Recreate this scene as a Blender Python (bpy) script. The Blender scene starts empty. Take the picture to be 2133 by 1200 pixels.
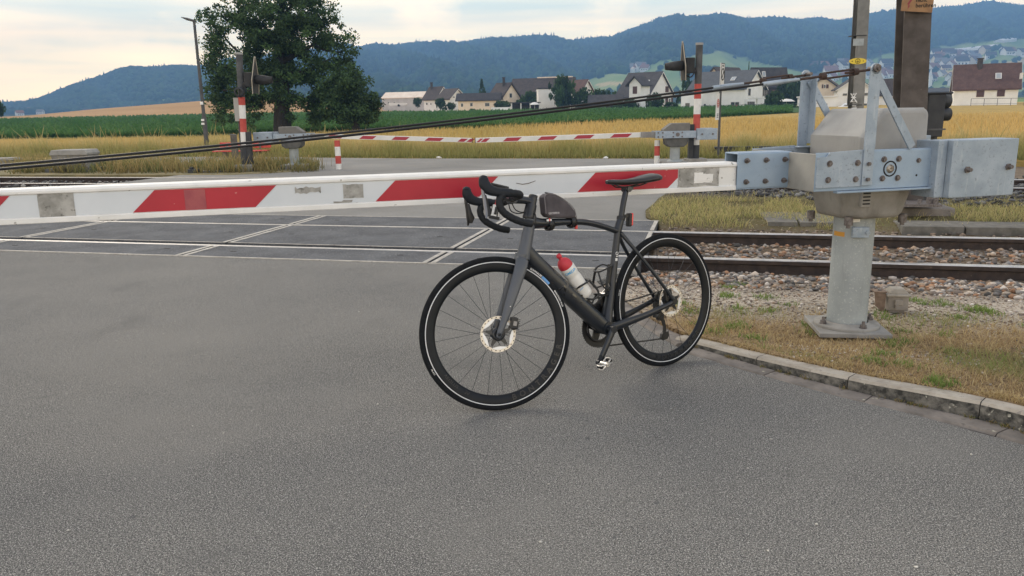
import bpy, bmesh, math, random
import numpy as np
from mathutils import Vector, Matrix
random.seed(7); RNG = np.random.default_rng(11)
R_ = math.radians
SC = bpy.context.scene
COL = SC.collection

# ------------------------------------------------------------------ camera
FPX, PITCH, ROLL, CAMH = 1623.5, 12.757, 1.080, 1.3077     # focal length in photo pixels, degrees, degrees, metres
cp, sp, cr, sr = math.cos(R_(PITCH)), math.sin(R_(PITCH)), math.cos(R_(ROLL)), math.sin(R_(ROLL))
_fw = np.array([0, cp, -sp]); _rt = np.array([1., 0, 0]); _up = np.array([0, sp, cp])
CR = _rt*cr - _up*sr; CU = _rt*sr + _up*cr; CF = _fw
CAM = np.array([0, 0, CAMH])
cam_d = bpy.data.cameras.new('camera'); cam = bpy.data.objects.new('camera', cam_d); COL.objects.link(cam)
cam_d.sensor_width = 36; cam_d.lens = FPX/2133*36; cam_d.clip_start = .05; cam_d.clip_end = 20000
cam.matrix_world = Matrix(((CR[0], CU[0], -CF[0], 0), (CR[1], CU[1], -CF[1], 0), (CR[2], CU[2], -CF[2], CAMH), (0, 0, 0, 1)))
SC.camera = cam
SC.render.resolution_x, SC.render.resolution_y = 1024, 576
SC.view_settings.view_transform = 'Standard'; SC.view_settings.look = 'None'
SC.view_settings.exposure = 0.6; SC.view_settings.gamma = 1.0
SC.cycles.volume_bounces = 0; SC.cycles.max_bounces = 6; SC.cycles.transparent_max_bounces = 8
SC.cycles.use_denoising = True

# ------------------------------------------------------------------ sky and sun
SUN_EL, SUN_AZ = 38.0, -38.0          # azimuth from +Y towards +X, in degrees
W = bpy.data.worlds.new('World'); SC.world = W; W.use_nodes = True
nt = W.node_tree; nt.nodes.clear()
def N(t, typ, **kw):
    n = t.nodes.new(typ)
    for k, v in kw.items(): setattr(n, k, v)
    return n
out = N(nt, 'ShaderNodeOutputWorld'); sky = N(nt, 'ShaderNodeTexSky', sky_type='NISHITA', sun_disc=False)
sky.sun_elevation = R_(SUN_EL); sky.sun_rotation = R_(SUN_AZ); sky.dust_density = 3.0; sky.air_density = 1.2; sky.altitude = 450
bg = N(nt, 'ShaderNodeBackground'); bg.inputs[1].default_value = .07; nt.links.new(sky.outputs[0], bg.inputs[0])
tc = N(nt, 'ShaderNodeTexCoord')
mp = N(nt, 'ShaderNodeMapping'); mp.inputs['Scale'].default_value = (1.1, 1.1, 15); mp.inputs['Location'].default_value = (.3, .2, .4)
nt.links.new(tc.outputs['Generated'], mp.inputs[0])
n1 = N(nt, 'ShaderNodeTexNoise'); n1.inputs['Scale'].default_value = 1.1; n1.inputs['Detail'].default_value = 5; n1.inputs['Roughness'].default_value = .5
nt.links.new(mp.outputs[0], n1.inputs['Vector'])
r1 = N(nt, 'ShaderNodeValToRGB'); cr_ = r1.color_ramp
cr_.elements[0].position = .40; cr_.elements[0].color = (.45, .54, .60, 1)
cr_.elements[1].position = .60; cr_.elements[1].color = (.96, .83, .68, 1)
e = cr_.elements.new(.50); e.color = (.67, .665, .635, 1)
nt.links.new(n1.outputs[0], r1.inputs[0])
# puffs of cumulus
mp2 = N(nt, 'ShaderNodeMapping'); mp2.inputs['Scale'].default_value = (5.5, 5.5, 11); mp2.inputs['Location'].default_value = (1.7, .55, 0)
nt.links.new(tc.outputs['Generated'], mp2.inputs[0])
n2 = N(nt, 'ShaderNodeTexNoise'); n2.inputs['Scale'].default_value = 1.15; n2.inputs['Detail'].default_value = 9; n2.inputs['Roughness'].default_value = .55
nt.links.new(mp2.outputs[0], n2.inputs['Vector'])
r2 = N(nt, 'ShaderNodeValToRGB'); r2.color_ramp.elements[0].position = .53; r2.color_ramp.elements[0].color = (0, 0, 0, 1); r2.color_ramp.elements[1].position = .72; r2.color_ramp.elements[1].color = (.75, .75, .75, 1)
nt.links.new(n2.outputs[0], r2.inputs[0])
mx = N(nt, 'ShaderNodeMix', data_type='RGBA'); mx.inputs[7].default_value = (1.0, .86, .72, 1)
nt.links.new(r2.outputs[0], mx.inputs[0]); nt.links.new(r1.outputs[0], mx.inputs[6])
# thin bright cloud towards the low evening side, bluer cloud away from it
sx = N(nt, 'ShaderNodeSeparateXYZ'); nt.links.new(tc.outputs['Generated'], sx.inputs[0])
r3 = N(nt, 'ShaderNodeValToRGB'); r3.color_ramp.elements[0].position = .495; r3.color_ramp.elements[0].color = (.05, .047, .042, 1)
r3.color_ramp.elements[1].position = .70; r3.color_ramp.elements[1].color = (.26, .257, .25, 1)
for p_, c_ in ((.50, (1.0, .80, .45, 1)), (.53, (1.0, .80, .46, 1)), (.555, (.84, .70, .47, 1)), (.59, (.53, .475, .38, 1))): r3.color_ramp.elements.new(p_).color = c_
mz3 = N(nt, 'ShaderNodeMapRange'); mz3.inputs[1].default_value = -1; mz3.inputs[2].default_value = 1; nt.links.new(sx.outputs[2], mz3.inputs[0]); nt.links.new(mz3.outputs[0], r3.inputs[0])
r4 = N(nt, 'ShaderNodeValToRGB'); r4.color_ramp.elements[0].position = .15; r4.color_ramp.elements[0].color = (.88, .95, 1.18, 1); r4.color_ramp.elements[1].position = .75; r4.color_ramp.elements[1].color = (1, 1, 1, 1)
mr4 = N(nt, 'ShaderNodeMapRange'); mr4.inputs[1].default_value = -1; mr4.inputs[2].default_value = 1; nt.links.new(sx.outputs[1], mr4.inputs[0]); nt.links.new(mr4.outputs[0], r4.inputs[0])
mA = N(nt, 'ShaderNodeMix', data_type='RGBA', blend_type='MULTIPLY'); mA.inputs[0].default_value = 1; nt.links.new(mx.outputs[2], mA.inputs[6]); nt.links.new(r3.outputs[0], mA.inputs[7])
mB = N(nt, 'ShaderNodeMix', data_type='RGBA', blend_type='MULTIPLY'); mB.inputs[0].default_value = 1; nt.links.new(mA.outputs[2], mB.inputs[6]); nt.links.new(r4.outputs[0], mB.inputs[7])
bg2 = N(nt, 'ShaderNodeBackground'); bg2.inputs[1].default_value = 4.1; nt.links.new(mB.outputs[2], bg2.inputs[0])
ms = N(nt, 'ShaderNodeMixShader'); ms.inputs[0].default_value = .9
nt.links.new(bg.outputs[0], ms.inputs[1]); nt.links.new(bg2.outputs[0], ms.inputs[2]); nt.links.new(ms.outputs[0], out.inputs[0])
sl = bpy.data.lights.new('sun', 'SUN'); sl.energy = 1.3; sl.angle = R_(28); sl.color = (1, .89, .74)
so = bpy.data.objects.new('sun', sl); COL.objects.link(so)
sd = Vector((math.sin(R_(SUN_AZ))*math.cos(R_(SUN_EL)), math.cos(R_(SUN_AZ))*math.cos(R_(SUN_EL)), math.sin(R_(SUN_EL))))
so.rotation_euler = sd.to_track_quat('Z', 'Y').to_euler(); so.location = (-20, 30, 60)

# ------------------------------------------------------------------ places measured on the photograph -> metres
def ray(px, py):
    return CR*((px-1066.5)/FPX) + CU*((600-py)/FPX) + CF
def G(px, py, z=0.):
    d = ray(px, py); return CAM + d*((z-CAMH)/d[2])
def D(px, py, Y):
    d = ray(px, py); return CAM + d*(Y/d[1])
def PL(px, py, o, n):
    d = ray(px, py); return CAM + d*(np.dot(np.asarray(o)-CAM, n)/np.dot(d, n))

# ------------------------------------------------------------------ materials
MATS = {}
def mat(name, c1, c2=None, scale=8., lo=.38, hi=.62, rough=.75, metal=0., bump=0., bscale=None, bdist=.002, spec=.5,
        speck=None, vcol=False, streak=None, trans=0., detail=6, rough2=None, emit=None):
    if name in MATS: return MATS[name]
    m = bpy.data.materials.new(name); m.use_nodes = True; t = m.node_tree; b = t.nodes['Principled BSDF']
    b.inputs['Roughness'].default_value = rough; b.inputs['Metallic'].default_value = metal; b.inputs['Specular IOR Level'].default_value = spec
    L = t.links.new
    tcn = N(t, 'ShaderNodeTexCoord')
    src = tcn.outputs['Object']
    def noise(sc, det=6, vec=None, rgh=.6):
        n = N(t, 'ShaderNodeTexNoise'); n.inputs['Scale'].default_value = sc; n.inputs['Detail'].default_value = det; n.inputs['Roughness'].default_value = rgh
        L(vec or src, n.inputs['Vector']); return n
    colour = None
    if vcol:
        a = N(t, 'ShaderNodeAttribute'); a.attribute_name = 'Col'; colour = a.outputs['Color']
    if c2 is not None and not vcol:
        n = noise(scale, detail)
        rp = N(t, 'ShaderNodeValToRGB'); rp.color_ramp.elements[0].position = lo; rp.color_ramp.elements[1].position = hi
        rp.color_ramp.elements[0].color = (*c1, 1); rp.color_ramp.elements[1].color = (*c2, 1)
        L(n.outputs[0], rp.inputs[0]); colour = rp.outputs[0]
        if rough2 is not None:
            mr = N(t, 'ShaderNodeMapRange'); mr.inputs[1].default_value = lo; mr.inputs[2].default_value = hi; mr.inputs[3].default_value = rough; mr.inputs[4].default_value = rough2
            L(n.outputs[0], mr.inputs[0]); L(mr.outputs[0], b.inputs['Roughness'])
    if streak:       # (scale xyz, colour, lo, hi): runs of dirt
        mpn = N(t, 'ShaderNodeMapping'); mpn.inputs['Scale'].default_value = streak[0]; L(src, mpn.inputs[0])
        n = noise(1., 5, mpn.outputs[0]); rp = N(t, 'ShaderNodeValToRGB'); rp.color_ramp.elements[0].position = streak[2]; rp.color_ramp.elements[1].position = streak[3]
        rp.color_ramp.elements[0].color = (0, 0, 0, 1); L(n.outputs[0], rp.inputs[0])
        mxn = N(t, 'ShaderNodeMix', data_type='RGBA'); L(rp.outputs[0], mxn.inputs[0])
        if colour is None: mxn.inputs[6].default_value = (*c1, 1)
        else: L(colour, mxn.inputs[6])
        mxn.inputs[7].default_value = (*streak[1], 1); colour = mxn.outputs[2]
    for sk in (speck or []):   # (scale, colour, lo, hi)
        n = noise(sk[0], 3, None, .55); rp = N(t, 'ShaderNodeValToRGB'); rp.color_ramp.elements[0].position = sk[2]; rp.color_ramp.elements[1].position = sk[3]
        rp.color_ramp.elements[0].color = (0, 0, 0, 1); L(n.outputs[0], rp.inputs[0])
        mxn = N(t, 'ShaderNodeMix', data_type='RGBA'); L(rp.outputs[0], mxn.inputs[0])
        if colour is None: mxn.inputs[6].default_value = (*c1, 1)
        else: L(colour, mxn.inputs[6])
        mxn.inputs[7].default_value = (*sk[1], 1); colour = mxn.outputs[2]
    if colour is None: b.inputs['Base Color'].default_value = (*c1, 1)
    else: L(colour, b.inputs['Base Color'])
    if bump:
        n = noise(bscale or scale*4, 4); bp = N(t, 'ShaderNodeBump'); bp.inputs['Strength'].default_value = bump; bp.inputs['Distance'].default_value = bdist
        L(n.outputs[0], bp.inputs['Height']); L(bp.outputs[0], b.inputs['Normal'])
    if trans:
        tr = N(t, 'ShaderNodeBsdfTranslucent'); mxs = N(t, 'ShaderNodeMixShader'); mxs.inputs[0].default_value = trans
        if colour is not None: L(colour, tr.inputs[0])
        else: tr.inputs[0].default_value = (*c1, 1)
        o = t.nodes['Material Output']; L(b.outputs[0], mxs.inputs[1]); L(tr.outputs[0], mxs.inputs[2]); L(mxs.outputs[0], o.inputs[0])
    MATS[name] = m
    return m

# ------------------------------------------------------------------ mesh helpers
def tag(o, label=None, cat=None, group=None, kind=None):
    if label: o['label'] = label
    if cat: o['category'] = cat
    if group: o['group'] = group
    if kind: o['kind'] = kind
    return o
def thing(name, label, cat, loc, group=None):
    o = bpy.data.objects.new(name, None); COL.objects.link(o); o.location = [float(v) for v in loc]; o.empty_display_size = .1
    return tag(o, label, cat, group)
def origin_of(o):
    p = Vector((0, 0, 0))
    while o is not None:
        p += o.location; o = o.parent
    return np.array(p)
A = lambda *v: np.array(v, float)
def unit(v):
    v = np.asarray(v, float); return v/np.linalg.norm(v)
class MB:
    def __init__(s): s.v, s.f, s.m, s.sm, s.c = [], [], [], [], []
    def add(s, verts, faces, mi=0, smooth=False, col=None):
        n = len(s.v); s.v += [tuple(map(float, p)) for p in verts]
        for f in faces:
            s.f.append(tuple(i+n for i in f)); s.m.append(mi); s.sm.append(smooth); s.c.append(col)
        return s
    def box(s, c, size, ax=None, mi=0, taper=1.):
        ax = np.eye(3) if ax is None else np.asarray(ax); h = np.asarray(size, float)/2; c = np.asarray(c, float)
        P = []
        for z in (-1, 1):
            k = taper if z > 0 else 1.
            for x, y in ((-1, -1), (1, -1), (1, 1), (-1, 1)): P.append(c + ax[0]*x*h[0]*k + ax[1]*y*h[1]*k + ax[2]*z*h[2])
        return s.add(P, [(3, 2, 1, 0), (4, 5, 6, 7), (0, 1, 5, 4), (1, 2, 6, 5), (2, 3, 7, 6), (3, 0, 4, 7)], mi)
    def cyl(s, p0, p1, r0, r1=None, n=12, mi=0, smooth=True, caps=True):
        r1 = r0 if r1 is None else r1; p0 = np.asarray(p0, float); p1 = np.asarray(p1, float); w = unit(p1-p0)
        a = unit(np.cross(w, (0, 0, 1) if abs(w[2]) < .9 else (1, 0, 0))); b = np.cross(w, a)
        P = [p + (a*math.cos(2*math.pi*i/n) + b*math.sin(2*math.pi*i/n))*r for p, r in ((p0, r0), (p1, r1)) for i in range(n)]
        s.add(P, [(i, (i+1) % n, (i+1) % n+n, i+n) for i in range(n)], mi, smooth)
        if caps: s.add(P, [tuple(range(n-1, -1, -1)), tuple(range(n, 2*n))], mi)
        return s
    def sweep(s, pts, radii, side=(0, 0, 1), n=10, mi=0, caps=True, power=2.):
        pts = [np.asarray(p, float) for p in pts]; side = np.asarray(side, float); P = []
        for i, p in enumerate(pts):
            t = unit(pts[min(i+1, len(pts)-1)] - pts[max(i-1, 0)])
            sd = side - t*np.dot(side, t)
            if np.linalg.norm(sd) < 1e-4: sd = np.cross(t, (1, .3, .2))
            sd = unit(sd); o = np.cross(t, sd); r = radii[i] if hasattr(radii, '__len__') else radii
            ra, rb = (r if hasattr(r, '__len__') else (r, r))
            for k in range(n):
                cth, sth = math.cos(2*math.pi*k/n), math.sin(2*math.pi*k/n)
                ce = math.copysign(abs(cth)**(2/power), cth); se = math.copysign(abs(sth)**(2/power), sth)
                P.append(p + sd*ra*ce + o*rb*se)
        m = len(pts)
        s.add(P, [(i*n+k, i*n+(k+1) % n, (i+1)*n+(k+1) % n, (i+1)*n+k) for i in range(m-1) for k in range(n)], mi, True)
        if caps: s.add(P[:n], [tuple(range(n-1, -1, -1))], mi); s.add(P[-n:], [tuple(range(n))], mi)
        return s
    def lathe(s, o, axis, prof, n=24, mi=0, smooth=True):      # prof: (radius, height along the axis)
        w = unit(axis); a = unit(np.cross(w, (0, 0, 1) if abs(w[2]) < .9 else (1, 0, 0))); b = np.cross(w, a); o = np.asarray(o, float)
        P = [o + w*h + (a*math.cos(2*math.pi*i/n) + b*math.sin(2*math.pi*i/n))*r for r, h in prof for i in range(n)]
        return s.add(P, [(j*n+i, j*n+(i+1) % n, (j+1)*n+(i+1) % n, (j+1)*n+i) for j in range(len(prof)-1) for i in range(n)], mi, smooth)
    def prism(s, poly, o, e1, e2, d, mi=0):          # 2-D outline in plane (e1,e2) from o, pushed along vector d
        o, e1, e2, d = (np.asarray(q, float) for q in (o, e1, e2, d)); n = len(poly)
        P = [o + e1*x + e2*y for x, y in poly]; P += [p+d for p in P]
        return s.add(P, [tuple(range(n)), tuple(range(2*n-1, n-1, -1))] + [((i+1) % n, i, i+n, (i+1) % n+n) for i in range(n)], mi)
    def torus(s, c, e1, e2, R, r, n=64, k=10, mi=0, w=None, a0=0., a1=None):
        ax = np.cross(e1, e2); P = []; full = a1 is None; a1 = 2*math.pi if full else a1; m = n if full else n+1; w = w or r
        for i in range(m):
            th = a0 + (a1-a0)*i/n; d = np.asarray(e1)*math.cos(th) + np.asarray(e2)*math.sin(th)
            for j in range(k):
                ph = 2*math.pi*j/k; P.append(c + d*(R + r*math.cos(ph)) + ax*w*math.sin(ph))
        return s.add(P, [(i*k+j, i*k+(j+1) % k, ((i+1) % m)*k+(j+1) % k, ((i+1) % m)*k+j) for i in range(m if full else m-1) for j in range(k)], mi, True)
    def build(s, name, mats, parent=None, base=None, bevel=0., fix=True, label=None):
        me = bpy.data.meshes.new(name)
        v = np.array(s.v, float)
        if parent is not None: org = origin_of(parent)
        elif base is not None: org = np.asarray(base, float)
        else: org = np.zeros(3)
        me.from_pydata([tuple(p) for p in (v-org)], [], s.f)
        for m in (mats if isinstance(mats, (list, tuple)) else [mats]): me.materials.append(m)
        me.polygons.foreach_set('material_index', s.m); me.polygons.foreach_set('use_smooth', s.sm)
        if fix:
            bm = bmesh.new(); bm.from_mesh(me); bmesh.ops.recalc_face_normals(bm, faces=bm.faces); bm.to_mesh(me); bm.free()
        o = bpy.data.objects.new(name, me); COL.objects.link(o)
        if parent is not None: o.parent = parent
        else: o.location = [float(q) for q in org]
        if bevel:
            bv = o.modifiers.new('bevel', 'BEVEL'); bv.width = bevel; bv.segments = 2; bv.limit_method = 'ANGLE'; bv.angle_limit = R_(40)
        if label: o['label'] = label
        return o
def npmesh(name, V, F, mats, cols=None, smooth=False, base=(0, 0, 0), mi=None):    # big meshes: V n x 3, F m x k, cols n x 3 (per vertex)
    me = bpy.data.meshes.new(name); V = np.asarray(V, np.float32)-np.asarray(base, np.float32); F = np.asarray(F, np.int32)
    me.vertices.add(len(V)); me.vertices.foreach_set('co', V.ravel())
    k = F.shape[1]; me.loops.add(F.size); me.loops.foreach_set('vertex_index', F.ravel())
    me.polygons.add(len(F)); me.polygons.foreach_set('loop_start', np.arange(0, F.size, k, dtype=np.int32))
    if smooth: me.polygons.foreach_set('use_smooth', np.ones(len(F), bool))
    for m in (mats if isinstance(mats, (list, tuple)) else [mats]): me.materials.append(m)
    if mi is not None: me.polygons.foreach_set('material_index', np.asarray(mi, np.int32))
    if cols is not None:
        at = me.attributes.new('Col', 'FLOAT_COLOR', 'POINT')
        at.data.foreach_set('color', np.c_[cols, np.ones(len(cols))].astype(np.float32).ravel())
    me.update(calc_edges=True); me.validate()
    o = bpy.data.objects.new(name, me); COL.objects.link(o); o.location = base
    return o
def spline(pts, k=5):
    pts = [np.asarray(p, float) for p in pts]; Q = [2*pts[0]-pts[1]] + pts + [2*pts[-1]-pts[-2]]; out_ = []
    for i in range(1, len(Q)-2):
        p0, p1, p2, p3 = Q[i-1:i+3]
        for j in range(k):
            t = j/k; out_.append(.5*(2*p1 + (p2-p0)*t + (2*p0-5*p1+4*p2-p3)*t*t + (3*p1-p0-3*p2+p3)*t**3))
    return out_ + [pts[-1]]
def lerp(vals, n):      # resample a list of radii to n entries
    vals = np.array([v if hasattr(v, '__len__') else (v, v) for v in vals], float); x = np.linspace(0, len(vals)-1, n)
    return [tuple(np.interp(xx, range(len(vals)), vals[:, k]) for k in (0, 1)) for xx in x]
def text_mesh(s, size, name, material, parent, fn, extrude=.0008, bold=0., align='CENTER', space=1.0):
    """letters as a mesh; fn maps flat (x, y, z) to world"""
    cu = bpy.data.curves.new('t', 'FONT'); cu.body = s; cu.size = size; cu.extrude = extrude; cu.align_x = align; cu.align_y = 'CENTER'
    cu.resolution_u = 3; cu.offset = bold; cu.space_character = space
    ob = bpy.data.objects.new('t', cu); COL.objects.link(ob)
    me = bpy.data.meshes.new_from_object(ob); bpy.data.objects.remove(ob); bpy.data.curves.remove(cu)
    org = origin_of(parent)
    for v in me.vertices: v.co = Vector(np.asarray(fn(v.co.x, v.co.y, v.co.z)) - org)
    me.name = name; me.materials.clear(); me.materials.append(material); me.polygons.foreach_set('material_index', [0]*len(me.polygons))
    o = bpy.data.objects.new(name, me); COL.objects.link(o); o.parent = parent; return o
# ------------------------------------------------------------------ the lie of the land
def hor(px): return 252.5 - .01885*np.asarray(px, float)
def dxp(px):        # X per metre of Y for the direction of a photo column at the horizon
    px = np.asarray(px, float); py = hor(px)
    d = CR[:, None]*((px.ravel()-1066.5)/FPX) + CU[:, None]*((600-py.ravel())/FPX) + CF[:, None]
    return (d[0]/d[1]).reshape(px.shape)
_a, _b = dxp(np.array([0., 2133.])); PXK = 2133/(_b-_a); PX0 = -_a*PXK
def pxof(X, Y): return PX0 + PXK*np.asarray(X, float)/np.maximum(np.asarray(Y, float), 1e-3)
SKX = [-900, -300, 0, 60, 110, 150, 200, 250, 300, 400, 440, 600, 740, 800, 900, 950, 1050, 1120, 1190, 1270, 1310, 1370, 1420, 1500, 1560, 1620, 1700, 1730, 1780, 1880, 1950, 2030, 2133, 2600, 3100]
SKY = [190, 200, 209, 209, 192, 177, 160, 146, 139, 135, 134, 118, 104, 101, 96, 94, 85, 88, 91, 83, 68, 52, 45, 42, 48, 50, 45, 50, 43, 36, 27, 18, 20, 30, 40]
DRX, DRY = [-900, 0, 440, 800, 1100, 1500, 1800, 2133, 3100], [1500, 1500, 1700, 2300, 2500, 2300, 2600, 2700, 2700]
TBX, TBY = [-900, 0, 60, 200, 430, 600, 800, 930, 1000], [0, .9, 1.2, 3.1, 5.4, 5.6, 2.0, .4, 0]
def zt(X, Y):
    X = np.asarray(X, float); Y = np.asarray(Y, float); px = pxof(X, Y)
    z = np.where(Y < 24, -.35 + .35*np.clip((Y-20)/4, 0, 1), np.clip((Y-26)/124, 0, 1)*1.25 - .012)
    z = z + np.interp(px, TBX, TBY)*np.exp(-((Y-300)/70)**2)
    z = z + np.clip(Y-240, 0, 800)*.010
    dr_ = np.interp(px, DRX, DRY); df = np.interp(px, [-900, 250, 480, 700], [.72, .72, .42, .30])*dr_
    ridge = CAMH + (hor(px)-np.interp(px, SKX, SKY))/FPX*.951*dr_ - 12 - (1.25 + np.clip(dr_-240, 0, 800)*.010)
    t = np.clip((Y-df)/(dr_-df), 0, 1); s = t*t*(3-2*t)
    s = np.where(Y > dr_, np.clip(1-(Y-dr_)/900, 0, 1)**1.2, s*.75+.25*t)
    rug = 9*np.sin(px*.021+Y*.003)*np.sin(Y*.0061+px*.004) + 6*np.sin(px*.053+Y*.008)
    return z + ridge*s + rug*np.clip(t*3, 0, 1)*np.clip((1-t)*4, 0, 1)*(Y > df)
def T(px, py):      # where a photo pixel meets the land
    d = ray(px, py); lo = 20.
    Ys = np.geomspace(20, 3500, 700); P = CAM + d*(Ys/d[1])[:, None]
    below = np.nonzero(P[:, 2] < zt(P[:, 0], P[:, 1]))[0]
    Y = Ys[below[0]] if len(below) else 3500.
    return CAM + d*(Y/d[1])
def ZT(X, Y): return float(zt(X, Y))
def polar(name, pxs, Ys, m, lift=0., cols=None):     # Ys: rows, either 1-D or one array per column
    pxs = np.asarray(pxs, float); Ys = np.asarray(Ys, float); n = len(pxs)
    if Ys.ndim == 1: Ys = np.repeat(Ys[:, None], n, 1)
    X = (pxs[None]-PX0)/PXK*Ys; Z = zt(X, Ys) + lift; k = len(Ys)
    V = np.stack([X, Ys, Z], -1).reshape(-1, 3); i = (np.arange(k-1)[:, None]*n + np.arange(n-1)[None]).ravel()
    F = np.stack([i, i+1, i+n+1, i+n], 1)
    return npmesh(name, V, F, m, cols=None if cols is None else cols(V), smooth=True)
def vn(x, y, s=1., seed=0):      # cheap value noise 0..1 used to vary plants
    x = np.asarray(x)*s; y = np.asarray(y)*s
    return .5 + .25*(np.sin(x*1.7+seed+np.sin(y*1.3+seed*2)) + np.sin(y*2.1-seed+np.sin(x*.9+1.7*seed)))

m_dryground = mat('dry_ground', (.36, .25, .085), (.46, .32, .11), scale=.35, speck=[(3., (.24, .21, .07), .5, .75)], rough=.95, bump=.6, bscale=6, bdist=.1, spec=.1)
m_green = mat('crop_leaves', (.045, .105, .030), (.075, .150, .042), scale=.25, speck=[(2.2, (.02, .05, .015), .48, .7)], rough=.85, bump=1., bscale=2.2, bdist=.4, spec=.2)
m_tan = mat('ripe_grain', (.36, .21, .085), (.42, .25, .11), scale=.06, rough=.95, bump=.3, bscale=2, bdist=.2, spec=.1)
polar('ground', np.arange(-900, 3101, 40), np.r_[np.arange(20, 30, 1.), np.geomspace(30, 246, 40)], m_dryground).__setitem__('kind', 'structure')
gp = np.arange(-700, 1701, 25.)
gn = np.array([np.clip(T(p, np.interp(p, [-700, 0, 400, 800, 1000, 1300, 1480, 1700], [300, 291, 285, 273, 270, 256, 245.5, 233.2]))[1], 27, 149) for p in gp])
gf = np.interp(gp, [-700, 780, 880, 1700], [186, 186, 151, 150])
tt = np.linspace(0, 1, 14)[:, None]
polar('green_field', gp, gn[None]*(1-tt) + gf[None]*tt, m_green, .05).__setitem__('kind', 'structure')
polar('tan_field', np.arange(-300, 931, 15.), np.linspace(188, 345, 30), m_tan, .12).__setitem__('kind', 'structure')

# ------------------------------------------------------------------ hills
MEAD = [([(1205, 173), (1255, 157), (1330, 149), (1420, 152), (1430, 200), (1205, 185)], 0), ([(1330, 150), (1345, 139), (1380, 128), (1425, 121), (1500, 106), (1560, 124), (1510, 150), (1420, 153)], 0),
        ([(1490, 128), (1560, 126), (1640, 141), (1700, 163), (1640, 178), (1500, 178)], 0), ([(1690, 158), (1790, 128), (1870, 108), (1925, 104), (1925, 190), (1690, 182)], 0),
        ([(1925, 101), (2060, 86), (2140, 82), (2400, 80), (2400, 196), (1925, 190)], 0), ([(1118, 123), (1161, 118), (1159, 126), (1121, 128)], 0),
        ([(958, 193), (984, 186), (984, 199), (960, 199)], 0), ([(285, 213), (350, 205), (385, 209), (384, 217), (280, 219)], 0),
        ([(1240, 173), (1330, 168), (1330, 176), (1245, 180)], 1), ([(2000, 122), (2050, 118), (2050, 130), (1995, 132)], 1), ([(1960, 148), (2030, 138), (2140, 122), (2140, 134), (2030, 152), (1960, 160)], 1)]
def inpoly(x, y, poly):
    r = np.zeros(x.shape, bool); n = len(poly)
    for i in range(n):
        (x0, y0), (x1, y1) = poly[i], poly[(i+1) % n]
        r ^= ((y0 > y) != (y1 > y)) & (x < (x1-x0)*(y-y0)/((y1-y0) or 1e-9)+x0)
    return r
def topix(V):
    q = np.asarray(V)-CAM; zc = q@CF
    return 1066.5+FPX*(q@CR)/zc, 600-FPX*(q@CU)/zc
def meadow(V):
    x, y = topix(V); x = x + 3*np.sin(y*.9+x*.05); y = y + 1.5*np.sin(x*.11); r = np.zeros(len(V), int)
    for poly, k in MEAD: r[inpoly(x, y, poly)] = 1+k
    r[(V[:, 1] < 560)] = 1
    return r
def hillcol(V):
    k = meadow(V); c = np.tile(A(.018, .034, .012), (len(V), 1)); q = vn(V[:, 0], V[:, 1], .02, 3)[:, None]
    c[k == 1] = (A(.15, .23, .065)*(1-q) + A(.24, .29, .095)*q)[k == 1]; c[k == 2] = A(.46, .36, .17)
    return c
m_vland = mat('hill_land', (.1, .1, .1), vcol=True, rough=.95, spec=.1)
polar('hills', np.arange(-900, 3101, 8.), np.r_[np.geomspace(240, 700, 26), np.geomspace(715, 2950, 150)], m_vland, 0., hillcol).__setitem__('kind', 'structure')

def ico():
    bm = bmesh.new(); bmesh.ops.create_icosphere(bm, subdivisions=1, radius=1); V = np.array([v.co[:] for v in bm.verts]); F = np.array([[v.index for v in f.verts] for f in bm.faces]); bm.free(); return V, F
ICO_V, ICO_F = ico()
def ico2():
    bm = bmesh.new(); bmesh.ops.create_icosphere(bm, subdivisions=2, radius=1); V = np.array([v.co[:] for v in bm.verts]); F = np.array([[v.index for v in f.verts] for f in bm.faces]); bm.free(); return V, F
ICO2_V, ICO2_F = ico2()
def scatter(name, P, S, m, cols, jit=.25, shape=(ICO_V, ICO_F), rot=False, smooth=False):      # many small lumps as one mesh
    bv, bf = shape; n = len(P); k = len(bv)
    V = (bv[None] + (RNG.uniform(-jit, jit, (n, k, 3))*.7 if rot else 0))*(1+RNG.uniform(-jit, jit, (n, k, 1)))*S[:, None, :]
    if rot:
        a = RNG.uniform(0, 6.28, n); c, s = np.cos(a)[:, None], np.sin(a)[:, None]
        V = np.stack([V[..., 0]*c - V[..., 1]*s, V[..., 0]*s + V[..., 1]*c, V[..., 2]], -1)
    V = V + P[:, None, :]
    F = bf[None] + (np.arange(n)*k)[:, None, None]
    cc = np.repeat(cols, k, 0)*(1+RNG.uniform(-.12, .12, (n*k, 1)))
    return npmesh(name, V.reshape(-1, 3), F.reshape(-1, 3), m, cols=cc, smooth=smooth)
# woods on the hills
n = 33000
px = np.r_[RNG.uniform(-150, 2300, n-4000), RNG.uniform(-60, 640, 4000)]; dr_ = np.interp(px, DRX, DRY); df_ = np.interp(px, [-900, 250, 480, 700], [.70, .70, .41, .30]); Y = dr_*(df_ + (1.02-df_)*RNG.uniform(0, 1, n)**.8)
rid = RNG.uniform(0, 1, n) < .16; Y[rid] = (dr_*RNG.uniform(.965, 1.01, n))[rid]
X = (px-PX0)/PXK*Y; P = np.c_[X, Y, zt(X, Y)]
keep = (meadow(P) == 0) & ~((px > 1150) & (Y < 1050)); P, px, Y, rid = P[keep], px[keep], Y[keep], rid[keep]; n = len(P)
h = RNG.uniform(5.5, 10, n)*np.where(px < 470, .62, 1); w = RNG.uniform(4.5, 8.5, n)*np.where(px < 470, .95, 1)
cone = (RNG.uniform(0, 1, n) < np.where(px < 470, np.where(rid, .5, .05), 1)*np.where(rid, .20*(.15+vn(px, px*0, .045, 2)), .14*(vn(P[:, 0], Y, .004, 5) > .5)))
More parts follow.
